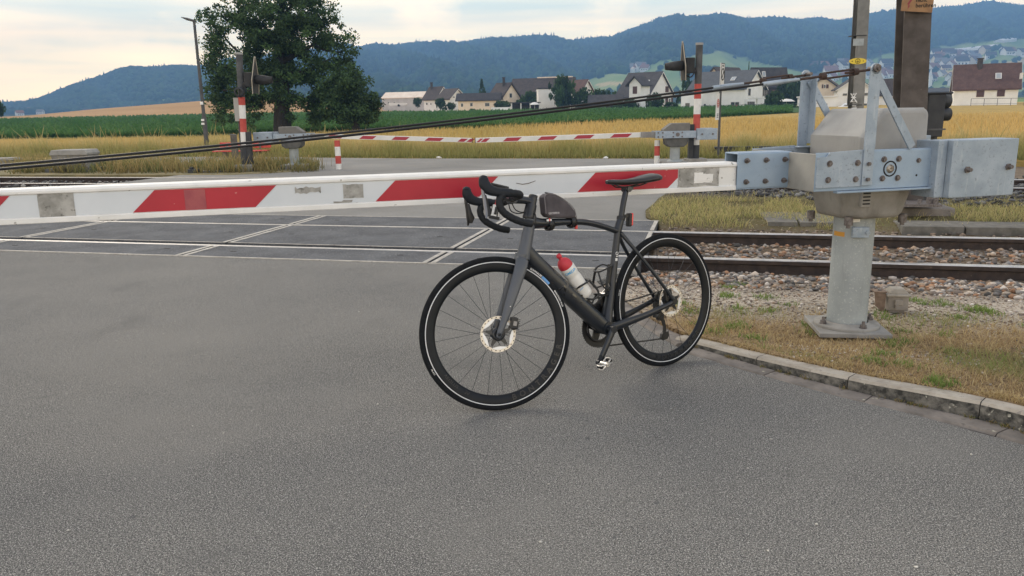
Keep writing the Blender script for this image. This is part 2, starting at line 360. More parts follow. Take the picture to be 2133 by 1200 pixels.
P[:, 2] += h*.55
base = A(.016, .034, .014); c = base*(.4+1.6*RNG.uniform(0, 1, (n, 1))*np.array([[1.1, 1., .8]]))
c *= (.75+.6*vn(P[:, 0], Y, .006, 1))[:, None]
m_wood = mat('wood_leaves', (.03, .05, .02), vcol=True, rough=.95, spec=.1)
o1 = ~cone
scatter('hill_forest', P[o1], np.c_[w[o1], w[o1], h[o1]], m_wood, c[o1], .3).__setitem__('kind', 'stuff')
k8 = 7; CV = np.array([[math.cos(2*math.pi*i/k8), math.sin(2*math.pi*i/k8), -1] for i in range(k8)] + [[.55*math.cos(2*math.pi*i/k8+.4), .55*math.sin(2*math.pi*i/k8+.4), .1] for i in range(k8)] + [[0, 0, 1.35]])
CFc = np.array([[i, (i+1) % k8, k8+i] for i in range(k8)] + [[(i+1) % k8, k8+(i+1) % k8, k8+i] for i in range(k8)] + [[k8+i, k8+(i+1) % k8, 2*k8] for i in range(k8)])
scatter('hill_conifers', P[cone]+A(0, 0, 4), np.c_[w[cone]*.55, w[cone]*.55, h[cone]*.92], m_wood, c[cone]*.7, .15, (CV, CFc)).__setitem__('kind', 'stuff')
# hedges and single trees on the meadows and in the valley
n = 520; px = RNG.uniform(900, 2250, n); py = RNG.uniform(100, 200, n); P = []
for a_, b_ in zip(px, py):
    if vn(a_, b_, .06, 4) > .66 or (a_ > 1900 and vn(a_, b_, .08, 1) > .45): P.append(T(a_, b_))
for a_ in RNG.uniform(-60, 480, 130): P.append(T(a_, RNG.uniform(214, 240)))
P = np.array(P); P = P[(P[:, 1] > 420) & (P[:, 1] < 1600)]; n = len(P); s = RNG.uniform(2, 4.5, n)*np.clip(P[:, 1]/700, .7, 1.5); P[:, 2] += s*.6
scatter('valley_trees', P, np.c_[s, s, s*1.1], m_wood, A(.022, .042, .014)*(.7+.8*RNG.uniform(0, 1, (n, 1))), .3).__setitem__('kind', 'stuff')

# ------------------------------------------------------------------ roads
RA = .24878; DRV = A(math.cos(RA), -math.sin(RA), 0); NRV = A(math.sin(RA), math.cos(RA), 0)     # along / across the railway
def RP(s, off, z=0.): return DRV*s + NRV*off + A(0, 0, z)
def SO(X, Y): return X*DRV[0]+Y*DRV[1], X*NRV[0]+Y*NRV[1]
m_asph = mat('asphalt', (.105, .104, .101), (.190, .182, .167), scale=.55, lo=.3, hi=.7, rough=.92, bump=1., bscale=190, bdist=.004, spec=.2,
             speck=[(150, (.062, .063, .064), .50, .58), (240, (.50, .485, .455), .56, .62), (95, (.37, .36, .335), .61, .67), (22, (.10, .10, .10), .66, .74), (1.7, (.112, .111, .108), .60, .9), (.8, (.205, .198, .184), .50, .85), (5.5, (.11, .109, .106), .68, .85)])
m_asph2 = mat('old_asphalt', (.165, .16, .15), (.225, .218, .205), scale=.4, rough=.9, bump=.5, bscale=90, bdist=.004, speck=[(40, (.13, .13, .125), .55, .7)])
GUT = [(.955, 4.059), (1.339, 3.617), (1.538, 3.361), (1.738, 3.135), (1.989, 2.827), (2.30, 2.15), (2.52, 1.2), (2.58, 0), (2.58, -9)]
FL0 = [(.542, 5.779), (.73, 4.931), (.863, 4.389), (.955, 4.10)]
pe = [RP(-40, 6.43), RP(-.62, 6.43)]
poly = [(p[0], p[1]) for p in pe] + FL0 + GUT + [(-40, -9)]
def sheet(name, pts, z, m):
    mb = MB(); mb.prism([(p[0], p[1]) for p in pts], (0, 0, z), (1, 0, 0), (0, 1, 0), (0, 0, -.3))
    o = mb.build(name, m); o['kind'] = 'structure'; return o
sheet('road', poly, 0, m_asph)
sheet('crossing_road', [RP(-12, 9.37), RP(-12, 13.70), RP(-.42, 13.70), RP(-.60, 12.4), RP(-.78, 10.3), RP(-.72, 9.6), RP(-.58, 9.37)], 0, m_asph2)
sheet('crossing_apron', [RP(-12, 15.35), RP(-12, 20.4), RP(2.4, 20.6), RP(.4, 15.35)], 0.004, m_asph2)
sheet('side_road', [(-40, 34), (-16, 29.2), (-8.6, 26.2), (-3.0, 23.5), (5.3, 20.75), (9, 19.4), (9, 18.2), (3.6, 18.6), RP(-2, 19.8), RP(-12, 18.9), RP(-45, 19.2)], 0, m_asph2)
sheet('track_bed', [RP(-45, 6.0), RP(-45, 21), RP(45, 21), RP(45, 3.2), RP(-.3, 6.0)], -.19, mat('ballast_soil', (.13, .10, .075), (.22, .175, .13), scale=9, rough=.95, bump=.8, bscale=40, bdist=.02, spec=.1))

# verge: one sheet from the kerb to the rails
BX = [(4.6, -7.1), (3.40, -2.23), (2.66, .675), (2.29, 1.88), (1.806, 2.82), (1.328, 3.42), (1.048, 3.62), (.717, 3.814), (.301, 4.118), (.026, 4.356), (-.125, 4.475), (-.19, 4.56), (-.42, 4.98), (-.79, 5.87), (-.60, 6.40), (-.52, 7.0), (-.56, 9.25), (-.74, 9.6), (-.80, 10.3), (-.62, 12.4), (-.35, 13.2)]
bo, bs = [p[1] for p in BX], [p[0] for p in BX]
def zv(s, off):
    z = np.interp(off, [-8, 2.8, 3.42, 3.81, 4.12, 4.5, 5.0, 5.6, 6.3, 6.85, 8.7, 9.0, 9.4, 11.0, 11.4, 12.8, 13.3], [.112, .105, .088, .066, .052, .036, .026, .004, -.05, -.12, -.12, -.08, .01, .02, .05, .03, -.10])
    return z + .010*np.sin(s*7+off*3)*np.sin(off*9-s*2)*np.clip(s-np.interp(off, bo, bs), 0, .3)/.3 - .034*np.exp(-((s-.81)**2+(off-4.75)**2)/.42**2)
offs = np.r_[np.linspace(-7, 2.4, 12), np.linspace(2.5, 13.2, 110)]; ts = np.r_[0, .0004, np.linspace(.01, 1, 70)**1.8]
OO, TT = np.meshgrid(offs, ts, indexing='ij'); SM = np.interp(OO, bo, bs); SS = SM + TT*(28-SM); ZZ = zv(SS, OO)
V = DRV[None]*SS.reshape(-1, 1) + NRV[None]*OO.reshape(-1, 1); V[:, 2] = ZZ.ravel()
V = V.reshape(len(offs), len(ts), 3); V[:, 0, 2] -= .16; V[:, 1, 2] -= .004; V = V.reshape(-1, 3)      # the edge turns down behind the kerb
i = (np.arange(len(offs)-1)[:, None]*len(ts)+np.arange(len(ts)-1)[None]).ravel()
q = OO.ravel(); vc = np.zeros((len(q), 3))
for ch in range(3):
    vc[:, ch] = np.interp(q, [3, 4.7, 5.1, 5.7, 6.2, 7, 9, 9.4, 11.6, 12.2], [[.27, .27, .40, .42, .28, .15, .15, .12, .12, .07], [.195, .195, .35, .37, .23, .12, .12, .11, .11, .07], [.115, .115, .28, .31, .18, .09, .09, .05, .05, .07]][ch])
vc *= (.8+.4*vn(SS.ravel(), q, 4, 1))[:, None]
npmesh('verge', V, np.stack([i, i+1, i+len(ts)+1, i+len(ts)], 1), mat('verge_soil', (.2, .14, .06), vcol=True, rough=.95, bump=1., bscale=60, bdist=.015, spec=.1, speck=[(45, (.10, .06, .03), .52, .62), (28, (.42, .36, .27), .62, .72)]), cols=vc, smooth=True).__setitem__('kind', 'structure')

# kerb, gutter and flush edging stones
m_ktop = mat('kerb_concrete', (.27, .24, .20), (.40, .365, .315), scale=9, rough=.9, bump=.4, bscale=150, spec=.2, speck=[(45, (.22, .2, .18), .6, .7)])
m_kdirty = mat('kerb_lichen', (.045, .045, .043), (.22, .21, .19), scale=22, lo=.40, hi=.66, rough=.95, bump=.8, bscale=80, bdist=.006, speck=[(38, (.42, .41, .36), .64, .70)], spec=.15)
m_gut = mat('gutter_concrete', (.11, .098, .088), (.22, .195, .175), scale=6, rough=.9, bump=.4, bscale=90, speck=[(24, (.12, .11, .10), .58, .7), (11, (.45, .43, .33), .68, .72)])
KB = [(.93, 4.30), (1.044, 4.15), (1.252, 3.852), (1.579, 3.456), (1.849, 3.19), (2.068, 2.93), (2.37, 2.25), (2.60, 1.25), (2.66, 0), (2.66, -3)]
def along(pts, k): return spline([A(p[0], p[1], 0) for p in pts], k)
KP = along(KB, 10)
cum = np.r_[0, np.cumsum([np.linalg.norm(KP[i+1]-KP[i]) for i in range(len(KP)-1)])]
def kpos(d): return A(*[np.interp(d, cum, [p[k] for p in KP]) for k in range(3)])
kz = lambda d: float(np.interp(d, [0, .3, .9, 1.6, 2.2, 4], [.026, .038, .056, .080, .100, .110]))
cuts = [0, .56, 1.05, 1.60, 2.4, 3.2, 4.2, 5.2]
klab = ['low sloping end kerb stone just right of the bicycle rear wheel', 'second kerb stone from the bicycle, dark stained face in front of the pedestal', 'kerb stone with a round pale lichen spot below the junction box', 'rightmost kerb stone in view with a black stained face', 'kerb stone at the right picture edge', 'kerb stone past the right picture edge', 'far right kerb stone out of the picture']
def strip_stone(name, d0, d1, pf, w, z0, z1, mats, lab, cat, grp, zlow=-.1, off=0., k=7):
    mb = MB(); rows = []
    for i in range(k+1):
        d = d0+.002+(d1-d0-.004)*i/k; p = pf(d); t = unit(pf(d+.02)-pf(d-.02)); nn = A(-t[1], t[0], 0)*w   # away from the road
        zz = z0+(z1-z0)*i/k
        p = p + A(-t[1], t[0], 0)*off
        rows.append([p+A(0, 0, zlow), p+A(0, 0, zz-.012), p+nn*.12+A(0, 0, zz), p+nn+A(0, 0, zz), p+nn+A(0, 0, zlow)])
    P = [q for r in rows for q in r]
    for j, mi in ((0, 1), (1, 0), (2, 0), (3, 0)):
        mb.add(P, [(i*5+j, (i+1)*5+j, (i+1)*5+j+1, i*5+j+1) for i in range(k)], mi)
    mb.add(P, [(0, 1, 2, 3, 4)], mi=1); mb.add(P, [tuple(k*5+j for j in (4, 3, 2, 1, 0))], 1)
    bmid = pf((d0+d1)/2)
    o = mb.build(name, mats, base=(bmid[0], bmid[1], 0)); tag(o, lab, cat, grp); return o
for i in range(7):
    strip_stone('kerb_stone', cuts[i], cuts[i+1], kpos, .085, kz(cuts[i]), kz(cuts[i+1]), [m_ktop, m_kdirty], klab[i], 'kerb stone', 'kerb stones along the verge')
glab = ['flat gutter stone at the low end of the kerb beside the rear wheel', 'gutter stone in front of the second kerb stone', 'gutter stone with pale lichen rings along the kerb', 'mossy gutter stone at the right of the picture', 'gutter stone at the right picture edge', 'gutter stone past the right edge', 'last gutter stone out of the picture']
for i in range(7):
    strip_stone('gutter_stone', cuts[i]+.12, cuts[i+1]+.12, kpos, .108, .004, .006, [m_gut, m_gut], glab[i], 'gutter stone', 'gutter stones at the foot of the kerb', off=-.116, k=7)
FP = [A(.575, 5.95, 0), A(.67, 5.40, 0), A(.772, 4.97, 0), A(.90, 4.45, 0), A(.965, 4.23, 0)]
fcum = np.r_[0, np.cumsum([np.linalg.norm(FP[i+1]-FP[i]) for i in range(4)])]
def fpos(d): return A(*[np.interp(d, fcum, [p[k] for p in FP]) for k in range(3)])
for i in range(3):
    strip_stone('edging_stone', fcum[-1]*i/3, fcum[-1]*(i+1)/3, fpos, .115, .012, .014, [m_gut, m_gut], ['flush edging stone by the crossing panels, behind the water bottle', 'flush edging stone behind the bicycle seat tube', 'flush edging stone seen through the rear wheel'][i], 'edging stone', 'flush edging stones', off=-.05)

# ------------------------------------------------------------------ level crossing panels and rails
m_rub = mat('rubber_panel', (.075, .078, .086), (.115, .119, .127), scale=2.2, rough=.9, spec=.2, bump=.6, bscale=90, bdist=.003, streak=((2.5, 26, 5), (.20, .20, .205), .60, .85), speck=[(70, (.25, .25, .25), .60, .68)])
m_edge = mat('panel_edge', (.33, .31, .28), (.47, .445, .40), scale=9, rough=.7, speck=[(30, (.22, .2, .18), .58, .68)])
m_dark = mat('black_gap', (.012, .012, .012), rough=.9)
m_railtop = mat('rail_steel', (.42, .41, .40), (.55, .53, .51), scale=12, rough=.38, metal=.85)
m_railrust = mat('rail_rust', (.030, .022, .019), (.058, .040, .032), scale=14, rough=.85, bump=.3, bscale=60, speck=[(40, (.13, .10, .08), .66, .74)])
bounds = [-10.15, -7.60, -4.95, -2.40, -.55]
rows = [('near', 6.44, 6.995, 'between the near rail and the grey road'), ('mid', 7.19, 8.505, 'between the two rails'), ('far', 8.60, 9.365, 'beyond the far rail')]
pos = ['leftmost in view', 'second from the left', 'third from the left', 'rightmost, at the verge']
RAX = np.stack([DRV, NRV, A(0, 0, 1)])
for key, o0, o1_, where in rows:
    for i in range(4):
        s0, s1 = bounds[i], bounds[i+1]; c0 = RP((s0+s1)/2, (o0+o1_)/2, 0)
        t = thing('rubber_crossing_mat', f'dark rubber crossing panel {where}, {pos[i]}', 'crossing panel', c0, 'rubber panels of the level crossing')
        mb = MB(); mb.box(RP((s0+s1)/2, (o0+o1_)/2, -.06), (s1-s0-.034, o1_-o0, .13), RAX)
        for k in range(2):
            sx = s0+.4+(s1-s0-.8)*k; mb.box(RP(sx, (o0+o1_)/2+.05*k, .0055), (.06, .025, .002), RAX, 1)
        mb.build('rubber_slab', [m_rub, m_dark], t)
        for sgn, s_ in ((1, s0), (-1, s1)):
            e_ = MB(); e_.box(RP(s_+sgn*.040, (o0+o1_)/2, -.02), (.044, o1_-o0-.012, .058), RAX); e_.build('edge_strip', m_edge, t)
        e_ = MB()
        if key == 'near': e_.box(RP((s0+s1)/2, o0-.014, -.02), (s1-s0-.01, .028, .056), RAX)
        elif key == 'mid': e_.box(RP((s0+s1)/2, o0+.012, -.02), (s1-s0-.04, .016, .058), RAX); e_.box(RP((s0+s1)/2, o1_-.012, -.02), (s1-s0-.04, .014, .058), RAX)
        else: e_.box(RP((s0+s1)/2, o1_+.012, -.02), (s1-s0-.01, .024, .056), RAX)
        e_.build('edge_rail', m_edge, t)
# panels of the second track (mostly behind the barrier)
for i in range(3):
    t = thing('crossing_slab', ['pale concrete crossing slab at the left end of the far track', 'concrete crossing slab in the middle of the far track', 'concrete crossing slab at the right end of the far track'][i], 'crossing slab', RP(-10+4*i, 14.5), 'slabs of the far crossing')
    mb = MB(); mb.box(RP(-10+4*i, 14.5, -.05), (3.98, 1.35, .11), RAX); mb.build('concrete_slab', m_asph2, t)
    mb = MB(); mb.box(RP(-10+4*i, 15.305, -.04), (3.98, .07, .10), RAX); mb.build('slab_edge', m_ktop, t)
def rail(off, lab, s0=-45, s1=45, z=0.):
    t = thing('rail', lab, 'rail', RP(0, off, z-.16), 'steel rails')
    prof = [(-.065, -.172), (.065, -.172), (.065, -.160), (.012, -.140), (.009, -.05), (.034, -.038), (.036, -.006), (-.036, -.006), (-.034, -.038), (-.009, -.05), (-.012, -.140), (-.065, -.160)]
    b = MB(); b.prism(prof, RP(s0, off, z), NRV, (0, 0, 1), DRV*(s1-s0)); b.build('rail_body', m_railrust, t)
    b = MB(); b.prism([(-.033, -.0055), (.033, -.0055), (.030, .003), (-.030, .003)], RP(s0, off, z), NRV, (0, 0, 1), DRV*(s1-s0)); b.build('running_surface', m_railtop, t)
    if s1 > 30 and off < 10:
        for k in range(16):
            f_ = MB(); s_ = .05+.62*k
            for sg in (-1, 1): f_.box(RP(s_, off+sg*.075, z-.148), (.09, .05, .03), RAX); f_.cyl(RP(s_, off+sg*.075, z-.15), RP(s_, off+sg*.075, z-.105), .014, n=6)
            f_.build('rail_clip', m_railrust, t)
rail(7.05, 'rusty rail nearest the camera, set in the crossing and running right')
rail(8.557, 'second rusty rail, on the far side of the near track')
rail(13.76, 'near rail of the distant second track')
rail(15.26, 'far rail of the distant second track')
m_sleep = mat('sleeper_wood', (.05, .042, .038), (.09, .078, .07), scale=10, rough=.9, bump=.5, bscale=40, streak=((3, 40, 3), (.14, .12, .11), .55, .8))
sb = MB(); sb.box((0, 0, 0), (.24, 2.5, .14), RAX); s0_ = sb.build('sleeper', m_sleep, bevel=.01)
for k in range(18):
    o = s0_ if k == 0 else s0_.copy()
    if k: COL.objects.link(o)
    o.location = RP(.05+.62*k, 7.80, -.222+.008*math.sin(k*4)); tag(o, 'dark worn railway sleeper lying in brown stones under the near rails', 'sleeper', 'sleepers under the near track')
for k, s_ in enumerate(list(np.arange(.9, 12, .62)) + list(np.arange(-12.4, -20, -.62))):
    o = s0_.copy(); COL.objects.link(o); o.location = RP(s_, 14.5, -.215); tag(o, 'dark sleeper in grey ballast under the distant second track', 'sleeper', 'sleepers under the far track')

# stones
m_stone = mat('stones', (.3, .25, .2), vcol=True, rough=.85, spec=.3)
def stones(name, n, s0, s1, o0, o1_, smin, smax, pal, zoff=0., zf=zv, dens=None):
    s = RNG.uniform(s0, s1, n); off = RNG.uniform(o0, o1_, n)
    if dens is not None: k = RNG.uniform(0, 1, n) < dens(s, off); s, off = s[k], off[k]
    k = s > np.interp(off, bo, bs)+.03 if zf is zv else np.ones(len(s), bool); s, off = s[k], off[k]; n = len(s)
    r = smin+(smax-smin)*RNG.uniform(0, 1, n)**2.2
    P = DRV[None]*s[:, None] + NRV[None]*off[:, None]; P[:, 2] = zf(s, off)+r*.35+zoff
    S = np.c_[r, r*RNG.uniform(.6, 1, n), r*RNG.uniform(.4, .75, n)]
    pal = np.array(pal); c = pal[RNG.integers(0, len(pal), n)]*RNG.uniform(.55, 1.4, (n, 1))
    scatter(name, P, S, m_stone, c, .22, (ICO_V, ICO_F), rot=True).__setitem__('kind', 'stuff')
WARM = [(.33, .24, .17), (.40, .34, .28), (.22, .18, .155), (.11, .105, .10), (.50, .45, .40), (.30, .17, .10), (.26, .24, .22), (.18, .17, .165)]
PALE = [(.45, .40, .35), (.55, .51, .46), (.33, .29, .26), (.25, .20, .17)]
DARK = [(.075, .075, .078), (.11, .11, .112), (.05, .05, .05), (.16, .16, .155)]
stones('track_stones', 5200, -.8, 9, 5.95, 6.98, .014, .036, WARM, .0)
stones('rail_bed_stones', 4600, -.5, 9, 7.08, 8.50, .014, .038, WARM[:4]+WARM[5:]+[(.20, .14, .10)], .0)
stones('far_bed_stones', 1800, -.5, 10, 8.62, 9.15, .014, .032, [(.24, .18, .13), (.16, .13, .11), (.30, .24, .19)], .0)
stones('fine_gravel', 9000, -.8, 7.5, 4.85, 6.15, .004, .014, PALE+WARM[:3], .0, dens=lambda s, o: np.clip((o-4.75)/.5, .1, 1))
stones('verge_pebbles', 700, -.2, 5, 3.3, 5.0, .003, .010, PALE, 0.)
stones('pedestal_pebbles', 420, .45, 1.35, 4.05, 4.36, .003, .010, PALE, 0.)
n = 90; gx, gy = RNG.uniform(-2.5, 2.2, n), RNG.uniform(1.2, 5.6, n); kk = gx < np.interp(gy, [1.2, 2.15, 2.83, 3.36, 3.62, 4.06, 5.78], [2.4, 2.2, 1.9, 1.45, 1.25, .9, .5]); gx, gy = gx[kk], gy[kk]; r_ = RNG.uniform(.0025, .006, len(gx))
scatter('road_grit', np.c_[gx, gy, r_*.5], np.c_[r_*1.3, r_, r_*.6], m_stone, A(.5, .48, .44)*RNG.uniform(.4, 1.2, (len(gx), 1)), .25, (ICO_V, ICO_F), rot=True).__setitem__('kind', 'stuff')
zfar = lambda s, o: np.interp(o, [11.0, 11.4, 12.8, 13.3, 15.9, 16.6], [.02, .05, .03, -.09, -.09, -.02])
stones('dark_ballast', 8000, -.6, 13, 11.0, 16.3, .02, .055, DARK, .0, zfar, dens=lambda s, o: np.where(s > np.maximum(-.45, 1.9-1.6*(o-11)), 1., 0))
stones('dark_ballast_left', 2600, -24, -12.05, 12.6, 16.2, .02, .05, DARK+[(.3, .29, .27)], .0, zfar)

# ------------------------------------------------------------------ grasses
m_grass = mat('grass_blades', (.1, .1, .03), vcol=True, rough=.8, spec=.2, trans=.35)
def blades(name, P, h, w, lean, cb, ct, kind='stuff', mid=None):
    n = len(P); a = RNG.uniform(0, 6.283, n); la = RNG.uniform(0, 6.283, n); e1 = np.c_[np.cos(a), np.sin(a), np.zeros(n)]
    ld = np.c_[np.cos(la), np.sin(la), np.zeros(n)]; lean = np.asarray(lean)*np.ones(n); h = h*np.ones(n); w = w*np.ones(n)
    up = np.c_[np.zeros((n, 2)), np.ones(n)]; up1 = np.sqrt(np.maximum(1-(lean*.6)**2, .04)); up2 = np.sqrt(np.maximum(1-np.minimum(lean*1.3, .99)**2, .02))
    m_ = P + ld*(h*.5*lean*.6)[:, None] + up*(h*.5*up1)[:, None]; tp = m_ + ld*(h*.5*np.minimum(lean*1.3, .99))[:, None] + up*(h*.5*up2)[:, None]
    W1 = e1*(w/2)[:, None]; V = np.stack([P-W1, P+W1, m_-W1*.8, m_+W1*.8, tp], 1)
    i = np.arange(n)*5; F = np.concatenate([np.stack([i, i+1, i+3], 1), np.stack([i, i+3, i+2], 1), np.stack([i+2, i+3, i+4], 1)])
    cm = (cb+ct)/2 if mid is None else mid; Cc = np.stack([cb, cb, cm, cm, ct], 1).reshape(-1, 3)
    o = npmesh(name, V.reshape(-1, 3), F, m_grass, cols=Cc); o['kind'] = kind; return o
def mixc(c1, c2, t): return np.asarray(c1)[None]*(1-t[:, None]) + np.asarray(c2)[None]*t[:, None]
def so_pts(n, s0, s1, o0, o1_, dens=None):
    s = RNG.uniform(s0, s1, n); off = RNG.uniform(o0, o1_, n); k = s > np.interp(off, bo, bs)+.07
    if dens is not None: k &= RNG.uniform(0, 1, n) < dens(s, off)
    s, off = s[k], off[k]; P = DRV[None]*s[:, None]+NRV[None]*off[:, None]; P[:, 2] = zv(s, off)-.004; return P, s, off
# dry lawn of the verge
P, s, off = so_pts(120000, -.4, 6.0, 3.0, 5.25, lambda s, o: np.clip((5.3-o)/.7, 0, 1)*np.clip(.25+1.3*vn(s, o, 5, 2), 0, 1))
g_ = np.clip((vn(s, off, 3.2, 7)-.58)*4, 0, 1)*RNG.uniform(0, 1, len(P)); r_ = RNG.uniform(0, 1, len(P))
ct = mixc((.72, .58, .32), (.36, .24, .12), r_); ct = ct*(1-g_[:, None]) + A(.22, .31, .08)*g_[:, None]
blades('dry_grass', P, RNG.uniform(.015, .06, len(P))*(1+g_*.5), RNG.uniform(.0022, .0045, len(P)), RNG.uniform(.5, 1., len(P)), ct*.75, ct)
# green weeds in the verge and on the gravel
Q = []
for k in range(190):
    s_, o_ = RNG.uniform(-.2, 5), RNG.uniform(3.2, 5.7) if k > 18 else RNG.uniform(5.2, 6.2)
    if s_ > np.interp(o_, bo, bs)+.1: m_ = RNG.integers(25, 70); Q.append(np.c_[RNG.normal(s_, .035, m_), RNG.normal(o_, .035, m_)])
Q = np.concatenate(Q); P = DRV[None]*Q[:, :1]+NRV[None]*Q[:, 1:]; P[:, 2] = zv(Q[:, 0], Q[:, 1])
r_ = RNG.uniform(0, 1, len(P)); blades('green_weeds', P, RNG.uniform(.02, .055, len(P)), .005, RNG.uniform(.4, 1, len(P)), mixc((.10, .17, .04), (.15, .22, .06), r_), mixc((.19, .32, .07), (.36, .40, .13), r_))
# weeds in the joint between kerb and gutter, and dry stalks over the kerb's back edge
Q = []
for k in range(46):
    d_ = RNG.uniform(.1, 3.0); q = kpos(d_); m_ = RNG.integers(6, 30); Q.append(np.c_[RNG.normal(q[0]-.005, .012, m_), RNG.normal(q[1]-.005, .012, m_), np.full(m_, .004)])
Q = np.concatenate(Q); r_ = RNG.uniform(0, 1, len(Q)); blades('kerb_weeds', Q, RNG.uniform(.008, .03, len(Q)), .0035, RNG.uniform(.4, 1, len(Q)), mixc((.12, .13, .05), (.22, .15, .08), r_), mixc((.20, .24, .07), (.40, .28, .14), r_))
n = 5200; d_ = RNG.uniform(0, 3.6, n); Q = np.array([kpos(v) for v in d_]); nn_ = np.array([.64, .77, 0]); Q = Q + nn_*RNG.uniform(.078, .14, (n, 1)); Q[:, 2] = np.array([kz(v) for v in d_])-.004
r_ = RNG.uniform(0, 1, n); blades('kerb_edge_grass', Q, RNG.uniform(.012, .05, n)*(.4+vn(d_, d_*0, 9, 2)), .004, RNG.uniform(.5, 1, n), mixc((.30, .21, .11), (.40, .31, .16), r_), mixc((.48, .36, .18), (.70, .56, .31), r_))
# grass between the tracks
P, s, off = so_pts(42000, -.8, 9, 9.15, 12.3, lambda s, o: np.where(((s < 1.6-.22*(o-9.3)) & (o < 11.3) & ((vn(s, o, 2, 3) > .18) | (s < .2))) | ((s > 2.75) & (o > 9.55) & (o < 10.9)), 1., .06))
r_ = RNG.uniform(0, 1, len(P)); blades('trackside_grass', P, RNG.uniform(.035, .13, len(P)), .006, RNG.uniform(.3, 1, len(P)), mixc((.22, .24, .085), (.40, .33, .15), r_), mixc((.36, .40, .13), (.72, .58, .30), r_**.7))
# tall ripe grass along the far road
def xy_pts(n, p0, p1, near, far, pw=1.):
    px = RNG.uniform(p0, p1, n); t = RNG.uniform(0, 1, n)**pw; Y = near(px)*(1-t)+far(px)*t; X = (px-PX0)/PXK*Y
    return np.c_[X, Y, np.maximum(zt(X, Y), -.02)], px, t
edge = lambda p: np.interp(p, [-200, 0, 420, 560, 850, 1480, 2400], [29.5, 28.6, 26.8, 25.8, 23.7, 21.0, 17.4])
P, px, t = xy_pts(60000, -150, 2300, edge, lambda p: edge(p)+5, 1.3)
kk = RNG.uniform(0, 1, len(P)) < .35+.65*vn(px, t*6, .05, 2); P, px, t = P[kk], px[kk], t[kk]; n = len(P)
r_ = RNG.uniform(0, 1, n); hh = RNG.uniform(.3, .62, n)*np.clip(.35+t*3.0, 0, 1)*(.75+.5*vn(px, t, .03, 5)); tall = RNG.uniform(0, 1, n) < .035*vn(px, t, .035, 9)*2; hh[tall] *= 1.7
gr = np.clip(1.1-t*2.2+.5*(vn(px, t*3, .02, 4)-.5), 0, 1)
cb = mixc((.15, .19, .06), (.27, .24, .09), r_); ct = mixc((.62, .44, .17), (.74, .58, .30), r_)*(1-gr[:, None]*.75) + A(.24, .27, .085)*gr[:, None]*.75
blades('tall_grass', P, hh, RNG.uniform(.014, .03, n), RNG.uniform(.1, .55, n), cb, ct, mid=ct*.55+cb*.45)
# grain field to the right and the golden band behind
P, px, t = xy_pts(60000, -150, 2300, lambda p: edge(p)+3.5, lambda p: np.where(p > 1000, 62, np.interp(p, [-200, 400, 1000], [40, 40, 48])), 1.6)
n = len(P); r_ = RNG.uniform(0, 1, n); g_ = vn(px, t*4, .012, 6)[:, None]
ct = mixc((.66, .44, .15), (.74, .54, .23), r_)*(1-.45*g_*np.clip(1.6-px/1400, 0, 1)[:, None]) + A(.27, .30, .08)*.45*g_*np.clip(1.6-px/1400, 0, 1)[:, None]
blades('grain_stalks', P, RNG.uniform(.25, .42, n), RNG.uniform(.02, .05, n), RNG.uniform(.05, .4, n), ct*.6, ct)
# rows of leafy crop in the green field
n = 42000; px = RNG.uniform(-100, 1650, n); u_ = RNG.uniform(0, 1, n)**1.7
Y = np.interp(px, gp, gn)+1+(np.interp(px, gp, gf)-np.interp(px, gp, gn)-2)*u_; X = (px-PX0)/PXK*Y; P = np.c_[X, Y, zt(X, Y)+.05]
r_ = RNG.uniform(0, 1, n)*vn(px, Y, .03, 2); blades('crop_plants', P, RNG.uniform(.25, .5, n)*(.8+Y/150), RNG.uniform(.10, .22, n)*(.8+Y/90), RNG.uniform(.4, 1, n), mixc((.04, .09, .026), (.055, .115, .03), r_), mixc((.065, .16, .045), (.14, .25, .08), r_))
# weeds on the island by the far track
Q = []
for k in range(260):
    a_, b_ = (RNG.uniform(20, 560), RNG.uniform(343, 362)) if k < 210 else (RNG.uniform(520, 650), RNG.uniform(345, 358))
    m_ = RNG.integers(15, 45); g0 = G(a_, b_); Q.append(np.c_[RNG.normal(g0[0], .16, m_), RNG.normal(g0[1], .16, m_), np.full(m_, 0.), np.full(m_, RNG.uniform(0, 1))])
Q = np.concatenate(Q); r_ = np.clip(Q[:, 3]+RNG.uniform(-.2, .2, len(Q)), 0, 1)
blades('island_weeds', Q[:, :3], RNG.uniform(.08, .34, len(Q))*(1+.8*Q[:, 3]), .02, RNG.uniform(.2, .8, len(Q)), mixc((.07, .09, .03), (.2, .15, .06), r_), mixc((.17, .21, .07), (.48, .36, .16), r_))
sheet('grass_island', [G(-300, 366), G(300, 365), G(480, 365), G(600, 359), G(640, 354), G(560, 349), G(190, 346), G(-300, 352)], .012, mat('island_soil', (.13, .115, .05), (.24, .19, .09), scale=2.5, rough=.95, bump=.5, bscale=12, bdist=.04))
